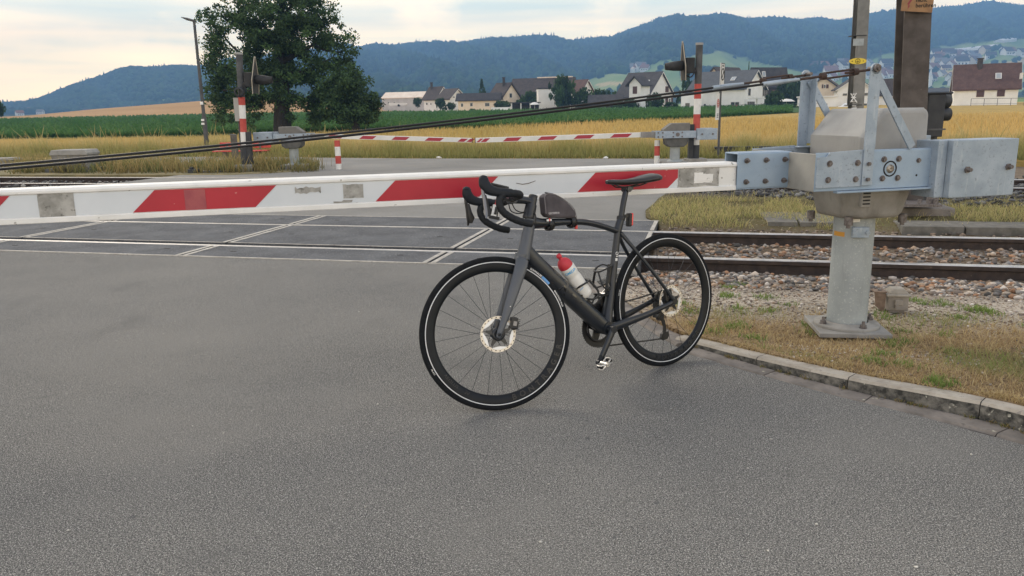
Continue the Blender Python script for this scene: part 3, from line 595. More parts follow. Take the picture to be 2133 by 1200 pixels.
# ------------------------------------------------------------------ the road bicycle
BO, BF, BL, BU = A(.80647, 3.88101, 0), A(-.832596, -.553881, 0), A(.551147, -.828487, .099226), A(-.054959, .082615, .995065)
def BK(s, z, l=0.): return BO + BF*s + BU*z + BL*l
SB, SA, SF, SL = A(-.029381, 3.364313, .328538), A(.205017, .249730, .946363), A(-.968203, -.244655, -.052222), A(.229735, -.952167, .201493)
SN = unit(np.cross(SA, SL)); SN = SN if SN @ SF > 0 else -SN
def FK(n, a, l=0.): return SB + SN*n + SA*a + SL*l
m_mblack = mat('matt_black_paint', (.011, .014, .019), (.017, .0205, .027), scale=6, rough=.30, spec=.45)
m_gloss = mat('gloss_black_paint', (.008, .009, .011), rough=.16, spec=.6)
m_grey = mat('slate_paint', (.060, .068, .082), (.075, .083, .098), scale=5, rough=.34, spec=.5)
m_carbon = mat('satin_carbon', (.003, .0045, .007), (.005, .007, .010), scale=20, rough=.46, spec=.28)
m_tyre = mat('tyre_rubber', (.005, .006, .008), (.010, .011, .013), scale=60, rough=.85, spec=.2, bump=.3, bscale=300, bdist=.001)
m_reflex = mat('reflective_band', (.66, .67, .68), rough=.4)
m_steel = mat('bright_steel', (.62, .60, .57), (.72, .70, .66), scale=30, rough=.32, metal=.8)
m_disc = mat('disc_steel', (.62, .56, .47), (.72, .66, .56), scale=30, rough=.4, metal=.35)
m_discfin = mat('disc_fins', (.70, .71, .72), rough=.4, metal=.3)
m_tape = mat('bar_tape', (.006, .008, .011), (.011, .013, .017), spec=.3, scale=50, rough=.62, bump=.6, bscale=260, bdist=.001)
m_hood = mat('hood_rubber', (.008, .011, .016), spec=.3, rough=.58, bump=.3, bscale=400, bdist=.0006)
m_plas = mat('black_plastic', (.007, .007, .008), rough=.45)
m_lever = mat('lever_alloy', (.17, .17, .18), rough=.3, metal=.6)
m_rimtext = mat('rim_lettering', (.009, .011, .015), rough=.35)
m_white = mat('white_print', (.72, .72, .70), rough=.6)
m_bluep = mat('blue_print', (.10, .27, .55), rough=.5)
m_red = mat('red_plastic', (.55, .035, .035), rough=.4)
bike = thing('road_bicycle', 'dark grey road bicycle with black deep rim wheels standing on the asphalt before the barrier', 'bicycle', BK(.5, 0))
def part(mb, name, m, parent, bevel=0., label=None): return mb.build(name, m, parent, bevel=bevel, label=label)
def sm(ctrl, rad, k=5):
    p = spline([A(*c) for c in ctrl], k); return p, lerp(rad, len(p))
# frame
fr = MB()
p, r = sm([BK(.862, .662), BK(.845, .715), BK(.822, .785), BK(.801, .850)], [(.031, .034), (.029, .031), (.026, .027), (.026, .026)]); fr.sweep(p, r, BL, 16, 1)
p, r = sm([BK(.846, .700), BK(.78, .622), BK(.62, .463), BK(.48, .330), BK(.415, .272)], [(.027, .032), (.031, .038), (.034, .040), (.037, .040), (.040, .036)]); fr.sweep(p, r, BL, 20, 0, power=2.8)
p, r = sm([BK(.812, .822), BK(.745, .812), BK(.62, .806), BK(.50, .794), BK(.40, .768), BK(.29, .728)], [(.027, .033), (.025, .022), (.022, .016), (.020, .015), (.018, .014), (.015, .014)]); fr.sweep(p, r, BL, 16, 0)
p, r = sm([BK(.290, .745), BK(.318, .62), BK(.352, .47), BK(.388, .345), BK(.410, .268)], [(.016, .017), (.017, .018), (.020, .020), (.030, .025), (.042, .036)]); fr.sweep(p, r, BL, 16, 0)
p, r = sm([BK(.266, .795), BK(.280, .765), BK(.293, .735)], [(.016, .018), (.018, .021), (.018, .022)]); fr.sweep(p, r, BL, 16, 0)
fr.cyl(BK(.412, .270, -.043), BK(.412, .270, .043), .034, n=20)
for sg in (1, -1):
    p, r = sm([BK(.284, .722, .012*sg), BK(.225, .64, .034*sg), BK(.148, .540, .052*sg), BK(.06, .425, .064*sg), BK(.004, .350, .067*sg)], [(.008, .012), (.007, .010), (.007, .009), (.008, .009), (.009, .011)]); fr.sweep(p, r, BL, 10, 0)
    p, r = sm([BK(.405, .270, .036*sg), BK(.345, .279, .044*sg), BK(.20, .300, .055*sg), BK(.08, .325, .064*sg), BK(-.004, .345, .067*sg)], [(.014, .022), (.011, .022), (.009, .017), (.009, .013), (.009, .014)]); fr.sweep(p, r, BL, 10, 0)
    fr.cyl(BK(0, .345, .058*sg), BK(0, .345, .076*sg), .017, n=14)
frame = part(fr, 'frame', [m_mblack, m_grey], bike)
# frame lettering (dark on dark) and stickers
dtd = unit(A(-.442, -.413)); dtn = A(-dtd[1], dtd[0])*-1 if False else A(dtd[1]*-1, dtd[0])
dtn = dtn if dtn[1] > 0 else -dtn
def on_dt(x, y, z): q = A(.64, .484)+dtd*x+dtn*y; return BK(q[0], q[1], .0345-abs(y)*.22+z)
text_mesh('TREK', .088, 'down_tube_lettering', m_gloss, frame, on_dt, .0012, .001, space=1.35)
hb = MB(); 
def on_ht(x, y, z): return FK(.022+0*z, .312+y, .052) + SN*(-x) if False else FK(-x+.003, .315+y, .052+z)
hb.prism([(.006, .012), (.010, .012), (.008, -.002), (.003, -.013), (-.003, -.004), (-.001, .002), (.003, -.004), (.005, .0)], FK(0, .30, .0475), -SN, SA, SL*.002)
part(hb, 'fork_emblem', m_gloss, bike)
st = MB()
st.torus(BK(.321, .625, .018), BF, BU, .007, .0016, 20, 6); st.box(BK(.327, .596, .018), (.012, .013, .003), np.stack([BF, BU, BL])); st.box(BK(.321, .611, .018), (.010, .004, .003), np.stack([BF, BU, BL]))
part(st, 'seat_tube_sticker', m_white, frame)
# wheels
def wheel(c, fwd, left, tread_txt, rot0):
    up = np.cross(fwd, left); right = -fwd
    w = MB(); n = 96
    prof = [(.3185, .0125), (.314, .0132), (.300, .0128), (.286, .0095), (.277, .0045), (.2755, 0), (.277, -.0045), (.286, -.0095), (.300, -.0128), (.314, -.0132), (.3185, -.0125)]
    P = [c + (right*math.cos(2*math.pi*i/n)+up*math.sin(2*math.pi*i/n))*r + left*l for r, l in prof for i in range(n)]
    w.add(P, [(j*n+i, j*n+(i+1) % n, (j+1)*n+(i+1) % n, (j+1)*n+i) for j in range(len(prof)-1) for i in range(n)], 0, True)
    rim = w.build('wheel', m_carbon, bike)
    t = MB(); t.torus(c, right, up, .3295, .0155, 110, 12, w=.0145); part(t, 'tyre', m_tyre, rim)
    for sg in (1, -1):
        t = MB(); t.torus(c+left*.0136*sg, right, up, .3185, .0022, 110, 6, w=.0012); part(t, 'reflective_band', m_reflex, rim)
    h_ = MB(); h_.lathe(c, left, [(.008, -.068), (.012, -.062), (.012, -.036), (.024, -.034), (.024, -.030), (.014, -.026), (.013, .02), (.022, .024), (.022, .028), (.014, .030), (.012, .06), (.008, .066)], 20); part(h_, 'hub', m_mblack, rim)
    for k in range(24):
        sd = 1 if k % 2 else -1; a = 2*math.pi*(k+.5*rot0)/24; cross = .72*(1 if (k//2) % 2 else -1)
        d1 = right*math.cos(a)+up*math.sin(a); d0 = right*math.cos(a+cross)+up*math.sin(a+cross)
        s_ = MB(); s_.cyl(c+d0*.022+left*.028*sd, c+d1*.279+left*.002*sd, .0011, n=5); part(s_, 'spoke', m_mblack, rim)
    # brake disc on the left
    d_ = MB(); cd = c+left*.043
    m_ = 84
    ri = [.0685+.0018*math.sin(i*12*2*math.pi/m_) for i in range(m_)]; ro = [.0800+.0008*math.sin(i*6*2*math.pi/m_) for i in range(m_)]
    ring = [cd+left*lz+(right*math.cos(2*math.pi*i/m_)+up*math.sin(2*math.pi*i/m_))*r[i] for lz in (.0009, -.0009) for r in (ri, ro) for i in range(m_)]
    fs = []
    for i in range(m_):
        j = (i+1) % m_; fs += [(i, j, j+m_, i+m_), (i+2*m_, i+3*m_, j+3*m_, j+2*m_), (i+m_, j+m_, j+3*m_, i+3*m_), (i, i+2*m_, j+2*m_, j)]
    d_.add(ring, fs, 0)
    for k in range(24):
        a = 2*math.pi*k/24; d1 = right*math.cos(a)+up*math.sin(a); e1 = -right*math.sin(a)+up*math.cos(a)
        d_.box(cd+d1*(.0745+.002*math.sin(k*2.1)), (.004, .006, .0024), np.stack([d1, e1, left]), 2)
    disc = d_.build('brake_disc', [m_disc, m_discfin, m_dark], rim)
    for k in range(5):      # cooling fins and the black carrier arms
        a = 2*math.pi*(k+.35)/5; f_ = MB(); pts = []
        for j in range(7):
            b = a+.95*j/6; wd = .014*math.sin(math.pi*(j+.4)/6.9)
            pts.append((b, .0685-wd, .0690))
        poly = [(math.cos(b)*ro_, math.sin(b)*ro_) for b, _, ro_ in pts] + [(math.cos(b)*ri_, math.sin(b)*ri_) for b, ri_, _ in pts[::-1]]
        f_.prism(poly, cd+left*.0012, right, up, left*-.0026); d_ = f_.build('cooling_fin', m_discfin, bike); d_.parent = rim
        f_ = MB(); b = a+1.1; d1 = right*math.cos(b)+up*math.sin(b); e1 = -right*math.sin(b)+up*math.cos(b)
        f_.prism([(.012, -.010), (.040, -.009), (.058, -.004), (.060, .004), (.040, .009), (.012, .012)], cd-left*.001, d1, e1, left*.003)
        d_ = f_.build('disc_carrier', m_mblack, bike); d_.parent = rim
    f_ = MB(); f_.lathe(cd, left, [(.030, -.004), (.032, .0), (.026, .006), (.017, .010), (.017, -.004)], 24); d_ = f_.build('lock_ring', m_mblack, bike); d_.parent = rim
    def arc(phi0, R, l, sgn):
        def fn(x, y, z):
            ph = R_(phi0) + sgn*x/R; rr = R - sgn*y
            return c + (right*math.cos(ph)+up*math.sin(ph))*rr + left*(l+z)
        return fn
    text_mesh('BONTRAGER', .036, 'rim_lettering', m_rimtext, rim, arc(-50 if rot0 == 0 else -75, .297, .0133, 1), .0006, .0006, space=1.9)
    if tread_txt:
        text_mesh('AEOLUS', .021, 'rim_lettering', m_rimtext, rim, arc(218.5, .293, .0125, 1), .0006, space=1.15)
        text_mesh('3V', .021, 'rim_lettering', m_rimtext, rim, arc(236, .293, .0125, 1), .0006)
        text_mesh('SCHWALBE', .0115, 'tyre_lettering', m_white, rim, arc(49.5, .3285, .0150, -1), .0004, .0003, space=1.1)
        text_mesh('MARATHON PLUS', .0095, 'tyre_lettering', m_white, rim, arc(21.5, .3285, .0150, -1), .0004, .0002, space=1.1)
        bl = MB(); poly = [((.334-.0), R_(43.5-8*i/6)) for i in range(7)] + [(.3225, R_(43.5-8*i/6)) for i in range(6, -1, -1)]
        bl.prism([(r*math.cos(a), r*math.sin(a)) for r, a in poly], c+left*.0150, right, up, left*-.003); part(bl, 'tyre_badge', m_bluep, rim)
    text_mesh('28-622', .010, 'tyre_lettering', m_white, rim, arc(203 if tread_txt else 165, .3285, .0150, 1), .0004, space=1.1)
    return rim
wheel(FK(.048, 0), SF, SL, True, 0)
rw = wheel(BK(0, .345), BF, BL, False, 1)
# fork
fk = MB()
for sg in (1, -1):
    p, r = sm([FK(.000, .345, .030*sg), FK(.004, .30, .043*sg), FK(.018, .19, .052*sg), FK(.034, .075, .057*sg), FK(.047, .0, .060*sg), FK(.049, -.016, .060*sg)], [(.016, .030), (.012, .029), (.0095, .024), (.009, .017), (.009, .012), (.006, .008)]); fk.sweep(p, r, SL, 14, 0, power=2.4)
p, r = sm([FK(.0, .325, -.036), FK(.0, .352, 0), FK(.0, .325, .036)], [(.026, .018), (.030, .022), (.026, .018)]); fk.sweep(p, r, SN, 14, 0)
fk.cyl(FK(0, .335), FK(0, .372), .030, .031, n=18)
fork = part(fk, 'fork', m_grey, bike)
a_ = MB(); a_.lathe(FK(.048, 0, .066), SL, [(.0, .005), (.004, .005), (.0045, .003), (.008, .003), (.009, -.004)], 14); part(a_, 'axle_cap', m_mblack, fork)
a_ = MB(); a_.lathe(FK(.048, 0, .0712), SL, [(.0, .0), (.003, .0)], 8); part(a_, 'axle_socket', m_dark, fork)
a_ = MB(); a_.cyl(FK(.022, .13, .0655), FK(.022, .13, .067), .0022, n=8); part(a_, 'fork_bolt', m_white, fork)
def calliper(f, parent, back, up_, hx, hy):
    c_ = MB(); ax = np.stack([back, up_, np.cross(back, up_)])
    c_.box(f(hx, hy, .044), (.030, .052, .036), ax); c_.box(f(hx-.012, hy-.006, .046), (.022, .038, .026), ax, 0, .8); c_.cyl(f(hx-.004, hy+.028, .05), f(hx-.004, hy-.030, .05), .009, n=10); c_.cyl(f(hx+.004, hy-.022, .058), f(hx-.02, hy-.018, .058), .006, n=8)
    for q in range(5): c_.box(f(hx-.024, hy+.02-.008*q, .048), (.006, .003, .024), ax)
    o = part(c_, 'brake_calliper', m_plas, parent, bevel=.003)
    d = MB(); d.box(f(hx-.004, hy+.0, .0645), (.016, .020, .002), ax); d.cyl(f(hx-.02, hy-.022, .058), f(hx-.028, hy-.022, .058), .005, n=8); part(d, 'calliper_plate', m_lever, o)
calliper(FK, fork, -SN, SA, -.010, .060)
# brake hoses
hz = MB(); p, r = sm([FK(.095, .592, .01), FK(.07, .560, .015), FK(.035, .556, .012), FK(.012, .575, .01)], [.0026]*4); hz.sweep(p, r, SL, 7)
p, r = sm([FK(.10, .595, -.03), FK(.085, .555, -.01), FK(.05, .548, 0), FK(.01, .566, .005)], [.0026]*4); hz.sweep(p, r, SL, 7)
p, r = sm([FK(.0, .585, .020), FK(-.022, .556, .026), FK(-.03, .52, .026)], [.0026]*3); hz.sweep(p, r, SL, 7); part(hz, 'brake_hoses', m_plas, bike)
# headset, stem, handlebar
hs = MB(); hs.lathe(FK(0, 0), SA, [(.027, .535), (.029, .541), (.027, .553), (.027, .566), (.0255, .60)], 20); part(hs, 'headset_spacers', m_mblack, bike)
sw = MB(); sw.cyl(FK(-.002, .585), FK(-.002, .632), .0205, n=18); p, r = sm([FK(-.004, .612), FK(.03, .613), FK(.092, .606)], [(.020, .020), (.017, .017), (.021, .021)]); sw.sweep(p, r, SL, 16); sw.cyl(FK(.090, .606, -.024), FK(.090, .606, .024), .022, n=18); stem = part(sw, 'stem', m_mblack, bike)
sw = MB(); sw.lathe(FK(-.002, .632), SA, [(.0205, 0), (.0205, .010), (.017, .0135), (0, .014)], 18); part(sw, 'stem_cap', m_plas, stem)
hbm = MB(); p, r = sm([FK(.092, .606, -.15), FK(.092, .606, -.05), FK(.092, .606, .05), FK(.092, .606, .15)], [(.0125, .014), (.0155, .0155), (.0155, .0155), (.0125, .014)]); hbm.sweep(p, r, SA, 14); hbar = part(hbm, 'handlebar', m_mblack, bike)
for sg in (1, -1):
    b = MB(); p, r = sm([FK(.094, .606, .06*sg), FK(.094, .605, .13*sg), FK(.102, .603, .185*sg), FK(.128, .600, .205*sg), FK(.165, .592, .208*sg), FK(.186, .568, .209*sg), FK(.184, .538, .210*sg), FK(.160, .511, .211*sg), FK(.120, .495, .213*sg), FK(.075, .488, .215*sg), FK(.034, .489, .217*sg)],
                      [.0150, .0165, .0168, .0168, .0168, .0162, .0160, .0160, .0160, .0160, .0160], 6); r = [(q[0]*(1+.035*math.sin(i*1.9)), q[1]*(1+.035*math.sin(i*1.9))) for i, q in enumerate(r)]
    b.sweep(p, r, SL, 12); tp = part(b, 'bar_tape', m_tape, hbar)
    b = MB(); b.lathe(FK(.0345, .489, .217*sg), -SN, [(.0155, -.001), (.016, .002), (.012, .006), (0, .007)], 14); part(b, 'bar_end_plug', m_plas, tp)
    b = MB(); p, r = sm([FK(.142, .598, .207*sg), FK(.170, .594, .208*sg), FK(.205, .589, .208*sg), FK(.240, .593, .207*sg), FK(.262, .610, .205*sg), FK(.271, .632, .203*sg)], [(.016, .018), (.0175, .020), (.0165, .0195), (.0175, .023), (.0185, .024), (.0165, .020)], 6); b.sweep(p, r, SL, 14, power=2.5)
    b.sweep([FK(.271, .632, .203*sg), FK(.2735, .641, .203*sg), FK(.2745, .646, .203*sg)], [(.0165, .020), (.014, .016), (.004, .005)], SL, 14, power=2.5)
    hd = part(b, 'brake_hood', m_hood, hbar)
    b = MB(); p, r = sm([FK(.266, .600, .206*sg), FK(.262, .575, .207*sg), FK(.251, .545, .209*sg), FK(.240, .512, .212*sg), FK(.232, .488, .215*sg), FK(.230, .470, .220*sg)], [(.007, .010), (.006, .008), (.0055, .0075), (.005, .008), (.0045, .007), (.0035, .004)], 6); b.sweep(p, r, SL, 12)
    part(b, 'brake_lever', m_lever if sg > 0 else m_plas, hd)
    b = MB(); b.sweep([FK(.252, .567, .198*sg), FK(.236, .530, .196*sg), FK(.224, .505, .197*sg), FK(.220, .482, .202*sg)], [(.003, .007), (.003, .010), (.003, .016), (.003, .006)], SL, 8); part(b, 'shift_paddle', m_plas, hd)
# seat post, saddle
b = MB(); p, r = sm([BK(.268, .790), BK(.246, .866), BK(.226, .922)], [(.0135, .0145)]*3); b.sweep(p, r, BL, 14); sp_ = part(b, 'seat_post', m_mblack, bike)
b = MB(); b.lathe(BK(.268, .790), unit(BK(.246, .866)-BK(.268, .790)), [(.021, -.006), (.0215, .008), (.0185, .012)], 18); part(b, 'seat_collar', m_plas, sp_)
b = MB(); b.cyl(BK(.222, .930, -.024), BK(.222, .930, .024), .014, n=14); b.box(BK(.215, .934), (.05, .016, .036), np.stack([BF, BU, BL])); part(b, 'seat_clamp', m_mblack, sp_, bevel=.003)
sd = MB(); st_ = [(.346, .974, .010, .006), (.340, .975, .018, .011), (.30, .972, .022, .014), (.25, .969, .027, .015), (.20, .969, .038, .017), (.15, .973, .055, .019), (.10, .980, .068, .021), (.06, .984, .071, .021), (.035, .983, .062, .017), (.028, .981, .045, .010)]
rings = []
for s_, z_, w_, t_ in st_:
    ring = []
    for k in range(18):
        a = 2*math.pi*k/18; x_ = math.cos(a)*w_; y_ = math.sin(a); zz = z_ + (t_*.75*abs(y_)**.7 if y_ > 0 else -t_*1.15*abs(y_)**.6) - .16*abs(x_)*(abs(x_)/.07) - (.006*math.exp(-(x_/.010)**2) if s_ < .27 and y_ > 0 else 0)
        ring.append(BK(s_, zz, x_))
    rings.append(ring)
P = [q for r_ in rings for q in r_]; m_ = len(rings)
sd.add(P, [(i*18+k, i*18+(k+1) % 18, (i+1)*18+(k+1) % 18, (i+1)*18+k) for i in range(m_-1) for k in range(18)], 0, True); sd.add(P[:18], [tuple(range(18))], 0, True); sd.add(P[-18:], [tuple(range(18))], 0, True)
sad = part(sd, 'saddle', mat('saddle_cover', (.008, .009, .012), (.012, .014, .017), scale=40, rough=.34, bump=.15, bscale=500, bdist=.0006), bike)
for sg in (1, -1):
    b = MB(); p, r = sm([BK(.31, .962, .008*sg), BK(.27, .944, .020*sg), BK(.20, .941, .021*sg), BK(.13, .948, .026*sg), BK(.09, .966, .034*sg)], [.0035]*5); b.sweep(p, r, BL, 8); part(b, 'saddle_rail', m_plas, sad)
# cranks, chainring, pedals, chain, gears
BBC = (.415, .269)
cg = MB(); cc = BK(*BBC, -.046); nt_ = 50
pr_ = []
for i in range(nt_*2): rr = .1035 if i % 2 else .0985; pr_.append((rr*math.cos(math.pi*i/nt_), rr*math.sin(math.pi*i/nt_)))
inn = [(.072*math.cos(math.pi*i/nt_), .072*math.sin(math.pi*i/nt_)) for i in range(nt_*2)]
k_ = nt_*2; Pp = [cc+BF*x_+BU*y_+BL*z_ for z_ in (.002, -.002) for ring in (pr_, inn) for x_, y_ in ring]
cg.add(Pp, [(i, (i+1) % k_, (i+1) % k_+k_, i+k_) for i in range(k_)] + [(i+2*k_, i+3*k_, (i+1) % k_+3*k_, (i+1) % k_+2*k_) for i in range(k_)] + [(i, i+2*k_, (i+1) % k_+2*k_, (i+1) % k_) for i in range(k_)] + [(i+k_, (i+1) % k_+k_, (i+1) % k_+3*k_, i+3*k_) for i in range(k_)])
for q in range(4):
    a = R_(20+90*q); d1 = BF*math.cos(a)+BU*math.sin(a); e1 = -BF*math.sin(a)+BU*math.cos(a); cg.prism([(.02, -.022), (.078, -.016), (.078, .016), (.02, .022)], cc-BL*.006, d1, e1, BL*.009)
ring = part(cg, 'chainring', m_plas, bike)
cg = MB(); cg.torus(cc+BL*.008, BF, BU, .070, .006, 48, 6, w=.002); part(cg, 'inner_chainring', m_plas, ring)
tipL, tipR = A(.528, .131), A(.302, .407)
for sg, tip in ((1, tipL), (-1, tipR)):
    b = MB(); p, r = sm([BK(BBC[0], BBC[1], .066*sg), BK(*(A(*BBC)*.6+tip*.4), .076*sg), BK(*tip, .086*sg)], [(.010, .020), (.009, .016), (.008, .015)], 5); b.sweep(p, r, BL, 14, power=2.8)
    b.cyl(BK(*BBC, .04*sg), BK(*BBC, .079*sg), .020, .018, n=18); b.cyl(BK(*tip, .077*sg), BK(*tip, .095*sg), .0155, n=16)
    ck = part(b, 'crank', m_mblack, bike)
    if sg > 0: b = MB(); b.sweep([BK(.507, .155, .086), BK(.520, .139, .088)], [(.012, .019), (.011, .018)], BL, 14); part(b, 'crank_boot', m_tape, ck)
    b = MB(); b.cyl(BK(*tip, .095*sg), BK(*tip, .155*sg), .006, .005, n=10); pa = R_(-22); px_ = BF*math.cos(pa)+BU*math.sin(pa); py_ = -BF*math.sin(pa)+BU*math.cos(pa); pc = BK(*tip, .125*sg)
    b.cyl(BK(*tip, .102*sg), BK(*tip, .150*sg), .0105, n=12)
    for s2 in (1, -1):
        for h2 in (1, -1): b.sweep([pc+px_*.012*s2+py_*.004*h2-BL*.020*sg, pc+px_*.032*s2+py_*.010*h2-BL*.016*sg, pc+px_*.036*s2+py_*.009*h2, pc+px_*.032*s2+py_*.010*h2+BL*.016*sg, pc+px_*.012*s2+py_*.004*h2+BL*.020*sg], [.0034]*5, py_, 7)
        b.box(pc+px_*.030*s2, (.010, .012, .034), np.stack([px_, py_, BL]), 1)
    part(b, 'pedal', [m_steel, m_plas], bike)
b = MB(); p, r = sm([BK(.43, .369, -.046), BK(.2, .369, -.045), BK(.0, .385, -.044)], [(.0028, .0045)]*3); b.sweep(p, r, BL, 6)
p, r = sm([BK(.43, .169, -.046), BK(.2, .150, -.045), BK(-.018, .134, -.044)], [(.0028, .0045)]*3); b.sweep(p, r, BL, 6); part(b, 'chain', mat('chain_steel', (.03, .03, .03), (.09, .085, .08), scale=160, rough=.5, metal=.5), bike)
b = MB()
for k in range(9): b.lathe(BK(0, .345, -.030-.0036*k), BL, [(.018, -.001), (.048-.0036*k, -.001), (.048-.0036*k, .001), (.018, .001)], 28, smooth=False)
part(b, 'cassette', mat('cassette_steel', (.05, .05, .05), (.12, .12, .12), scale=80, rough=.4, metal=.7), rw)
b = MB(); b.box(BK(-.012, .292, -.074), (.030, .060, .028), np.stack([BF, BU, BL])); b.box(BK(-.016, .262, -.070), (.046, .034, .036), np.stack([BF, BU, BL])); b.cyl(BK(-.012, .252, -.062), BK(-.012, .252, -.042), .023, n=18)
p, r = sm([BK(-.010, .250, -.040), BK(-.028, .200, -.040), BK(-.022, .150, -.040)], [(.003, .013), (.003, .012), (.003, .016)]); b.sweep(p, r, BL, 10); b.prism([(-.050, .168), (-.006, .162), (.004, .142), (-.010, .126), (-.042, .128), (-.056, .146)], BK(0, 0, -.047), BF, BU, BL*.012); b.cyl(BK(-.022, .150, -.05), BK(-.022, .150, -.034), .020, n=18)
part(b, 'rear_derailleur', m_plas, bike, bevel=.003)
b = MB(); b.box(BK(.376, .395, -.038), (.05, .05, .03), np.stack([BF, BU, BL])); b.box(BK(.405, .375, -.046), (.085, .022, .012), np.stack([BF, BU, BL])); part(b, 'front_derailleur', m_plas, bike, bevel=.004)
calliper(BK, bike, BF, BU, .035, .382)
# bottle cages
def cage(o, d, nrm):      # o: start on tube, d along the tube, nrm away from it
    b = MB(); q = lambda x, y, l: BK(*(o+d*x+nrm*y), l)
    b.box(q(.07, .006, 0), (.13, .010, .022), np.stack([unit(q(1, 0, 0)-q(0, 0, 0)), unit(q(0, 1, 0)-q(0, 0, 0)), BL]))
    for sg in (1, -1):
        p, r = sm([q(.015, .006, .008*sg), q(.01, .020, .036*sg), q(.025, .050, .0395*sg), q(.045, .078, .024*sg), q(.05, .086, 0)], [(.004, .007)]*5); b.sweep(p, r, d[0]*BF+d[1]*BU, 8)
        p, r = sm([q(.10, .006, .010*sg), q(.118, .022, .036*sg), q(.125, .050, .040*sg), q(.105, .070, .033*sg), q(.05, .084, .012*sg)], [(.004, .006)]*5); b.sweep(p, r, d[0]*BF+d[1]*BU, 8)
    p, r = sm([q(.135, .005, 0), q(.155, .010, .012), q(.158, .06, .022), q(.158, .078, 0), q(.158, .06, -.022), q(.155, .010, -.012), q(.135, .005, 0)], [(.004, .005)]*7); b.sweep(p, r, BL, 8)
    part(b, 'bottle_cage', m_plas, bike)
bn = A(-dtd[1], dtd[0]); bn = bn if bn[1] > 0 else -bn
cage(A(.620, .465)+bn*.036, dtd, bn)
sd_ = unit(A(.366, .41)-A(.324, .60)); sn_ = A(-sd_[1], sd_[0]); sn_ = sn_ if sn_[0] > 0 else -sn_
cage(A(.330, .575)+sn_*.018, sd_, sn_)
# --- things carried by the bicycle
bt = thing('water_bottle', 'white water bottle with red domed cap in the bicycle down tube cage', 'bottle', BK(.50, .470))
b0 = A(.515, .447); b1 = A(.663, .655); bd = unit(b1-b0)
BAX = unit(BK(*b1)-BK(*b0)); b0w = BK(*(b0))
m_bot = mat('bottle_plastic', (.66, .65, .61), (.72, .71, .68), scale=12, rough=.4, spec=.4)
b = MB(); b.lathe(b0w, BAX, [(0, .0), (.030, 0), (.0355, .005), (.0365, .02), (.0365, .108), (.0355, .118), (.033, .126), (.0335, .134), (.0365, .142), (.0370, .150), (.0370, .176), (.0350, .184), (.0335, .186)], 32); body = part(b, 'bottle_body', m_bot, bt)
b = MB(); b.lathe(b0w, BAX, [(.0345, .183), (.0350, .186), (.0345, .196), (.0315, .210), (.024, .222), (.013, .230), (.0105, .232), (.0085, .238), (.0085, .240), (.0125, .245), (.0130, .252), (.0095, .259), (0, .261)], 28); part(b, 'bottle_cap', mat('red_cap', (.50, .030, .045), rough=.5), bt)
toc = unit(CAM-BK(.57, .55)); bx_ = np.cross(BAX, toc); bx_ = unit(bx_); by_ = unit(np.cross(bx_, BAX)); by_ = by_ if by_ @ toc > 0 else -by_
sgn_ = 1 if bx_[0] > 0 else -1; bx_ = bx_*sgn_
def on_bottle(zh, th0):
    def fn(x, y, z):
        th = th0 + x/.037; return b0w + BAX*(zh+y) + (bx_*math.sin(th)+by_*math.cos(th))*(.0373+z)
    return fn
m_cyan = mat('cyan_print', (.06, .36, .68), rough=.5)
text_mesh('OMIDA', .019, 'bottle_lettering', m_cyan, body, on_bottle(.163, .05), .0003, .0004)
b = MB(); b.prism([(-.012, .0), (.010, .004), (.012, .009), (-.006, .006)], b0w+BAX*.055+by_*.0368, bx_, BAX, -by_*.002); part(b, 'bottle_print', mat('pale_blue_print', (.30, .48, .70), rough=.5), body)
bag = thing('top_tube_bag', 'grey brown fabric bag strapped on the bicycle top tube behind the stem', 'bike bag', BK(.65, .83))
m_bag = mat('bag_fabric', (.055, .048, .053), (.095, .083, .090), scale=9, rough=.85, bump=.5, bscale=500, bdist=.0006)
bp = [(.747, .856), (.750, .935), (.742, .947), (.722, .952), (.68, .944), (.635, .922), (.59, .892), (.560, .862), (.553, .848), (.549, .822), (.575, .819), (.66, .828), (.735, .838)]
sb_ = lambda s_, z_: (.650+(s_-.650)*.88, .824+(z_-.824)*.94)
bp = [sb_(*q) for q in bp]
b = MB(); b.prism(bp, BK(0, 0, -.027), BF, BU, BL*.054); bb = b.build('bag_body', m_bag, bag, bevel=.012)
b = MB(); zp = [BK(s_, z_+.002, .0) for s_, z_ in [sb_(*q) for q in [(.722, .954), (.68, .946), (.635, .924), (.59, .894), (.562, .866)]]]; b.sweep(zp, [(.007, .003)]*5, BL, 8); part(b, 'bag_zip', m_plas, bag)
b = MB(); b.sweep([BK(s_, z_, .0248) for s_, z_ in [sb_(*q) for q in [(.747, .856), (.750, .935), (.742, .947), (.722, .952), (.68, .944), (.635, .922), (.59, .892), (.560, .862), (.549, .822)]]], [.0022]*9, BL, 6); part(b, 'bag_seam', mat('seam_tape', (.16, .145, .15), rough=.6), bag)
text_mesh('GEOSMINA', .0125, 'bag_lettering', mat('grey_print', (.42, .40, .40), rough=.6), bb, lambda x, y, z: BK(.692-x, .853+y-.02*x, .0275+z), .0004, .0003)
for s_ in (.705, .575):
    b = MB(); b.torus(BK(s_, .803+(.0 if s_ > .6 else .0), 0), BU, BL, .0265, .004, 20, 6, w=.016); part(b, 'bag_strap', m_plas, bag)
b = MB(); b.box(BK(.558, .777, .012), (.012, .018, .008), np.stack([BF, BU, BL])); part(b, 'strap_tab', m_red, bag)
b = MB(); b.box(BK(.722, .824, .0265), (.026, .009, .003), np.stack([BF, BU, BL])); b.box(BK(.7195, .826, .0270), (.006, .013, .0035), np.stack([BF, BU, BL]), 1); part(b, 'strap_label', [m_white, m_red], bag)
tl = thing('rear_light', 'small black bicycle rear light with red lens strapped to the seat post', 'bike light', BK(.22, .78))
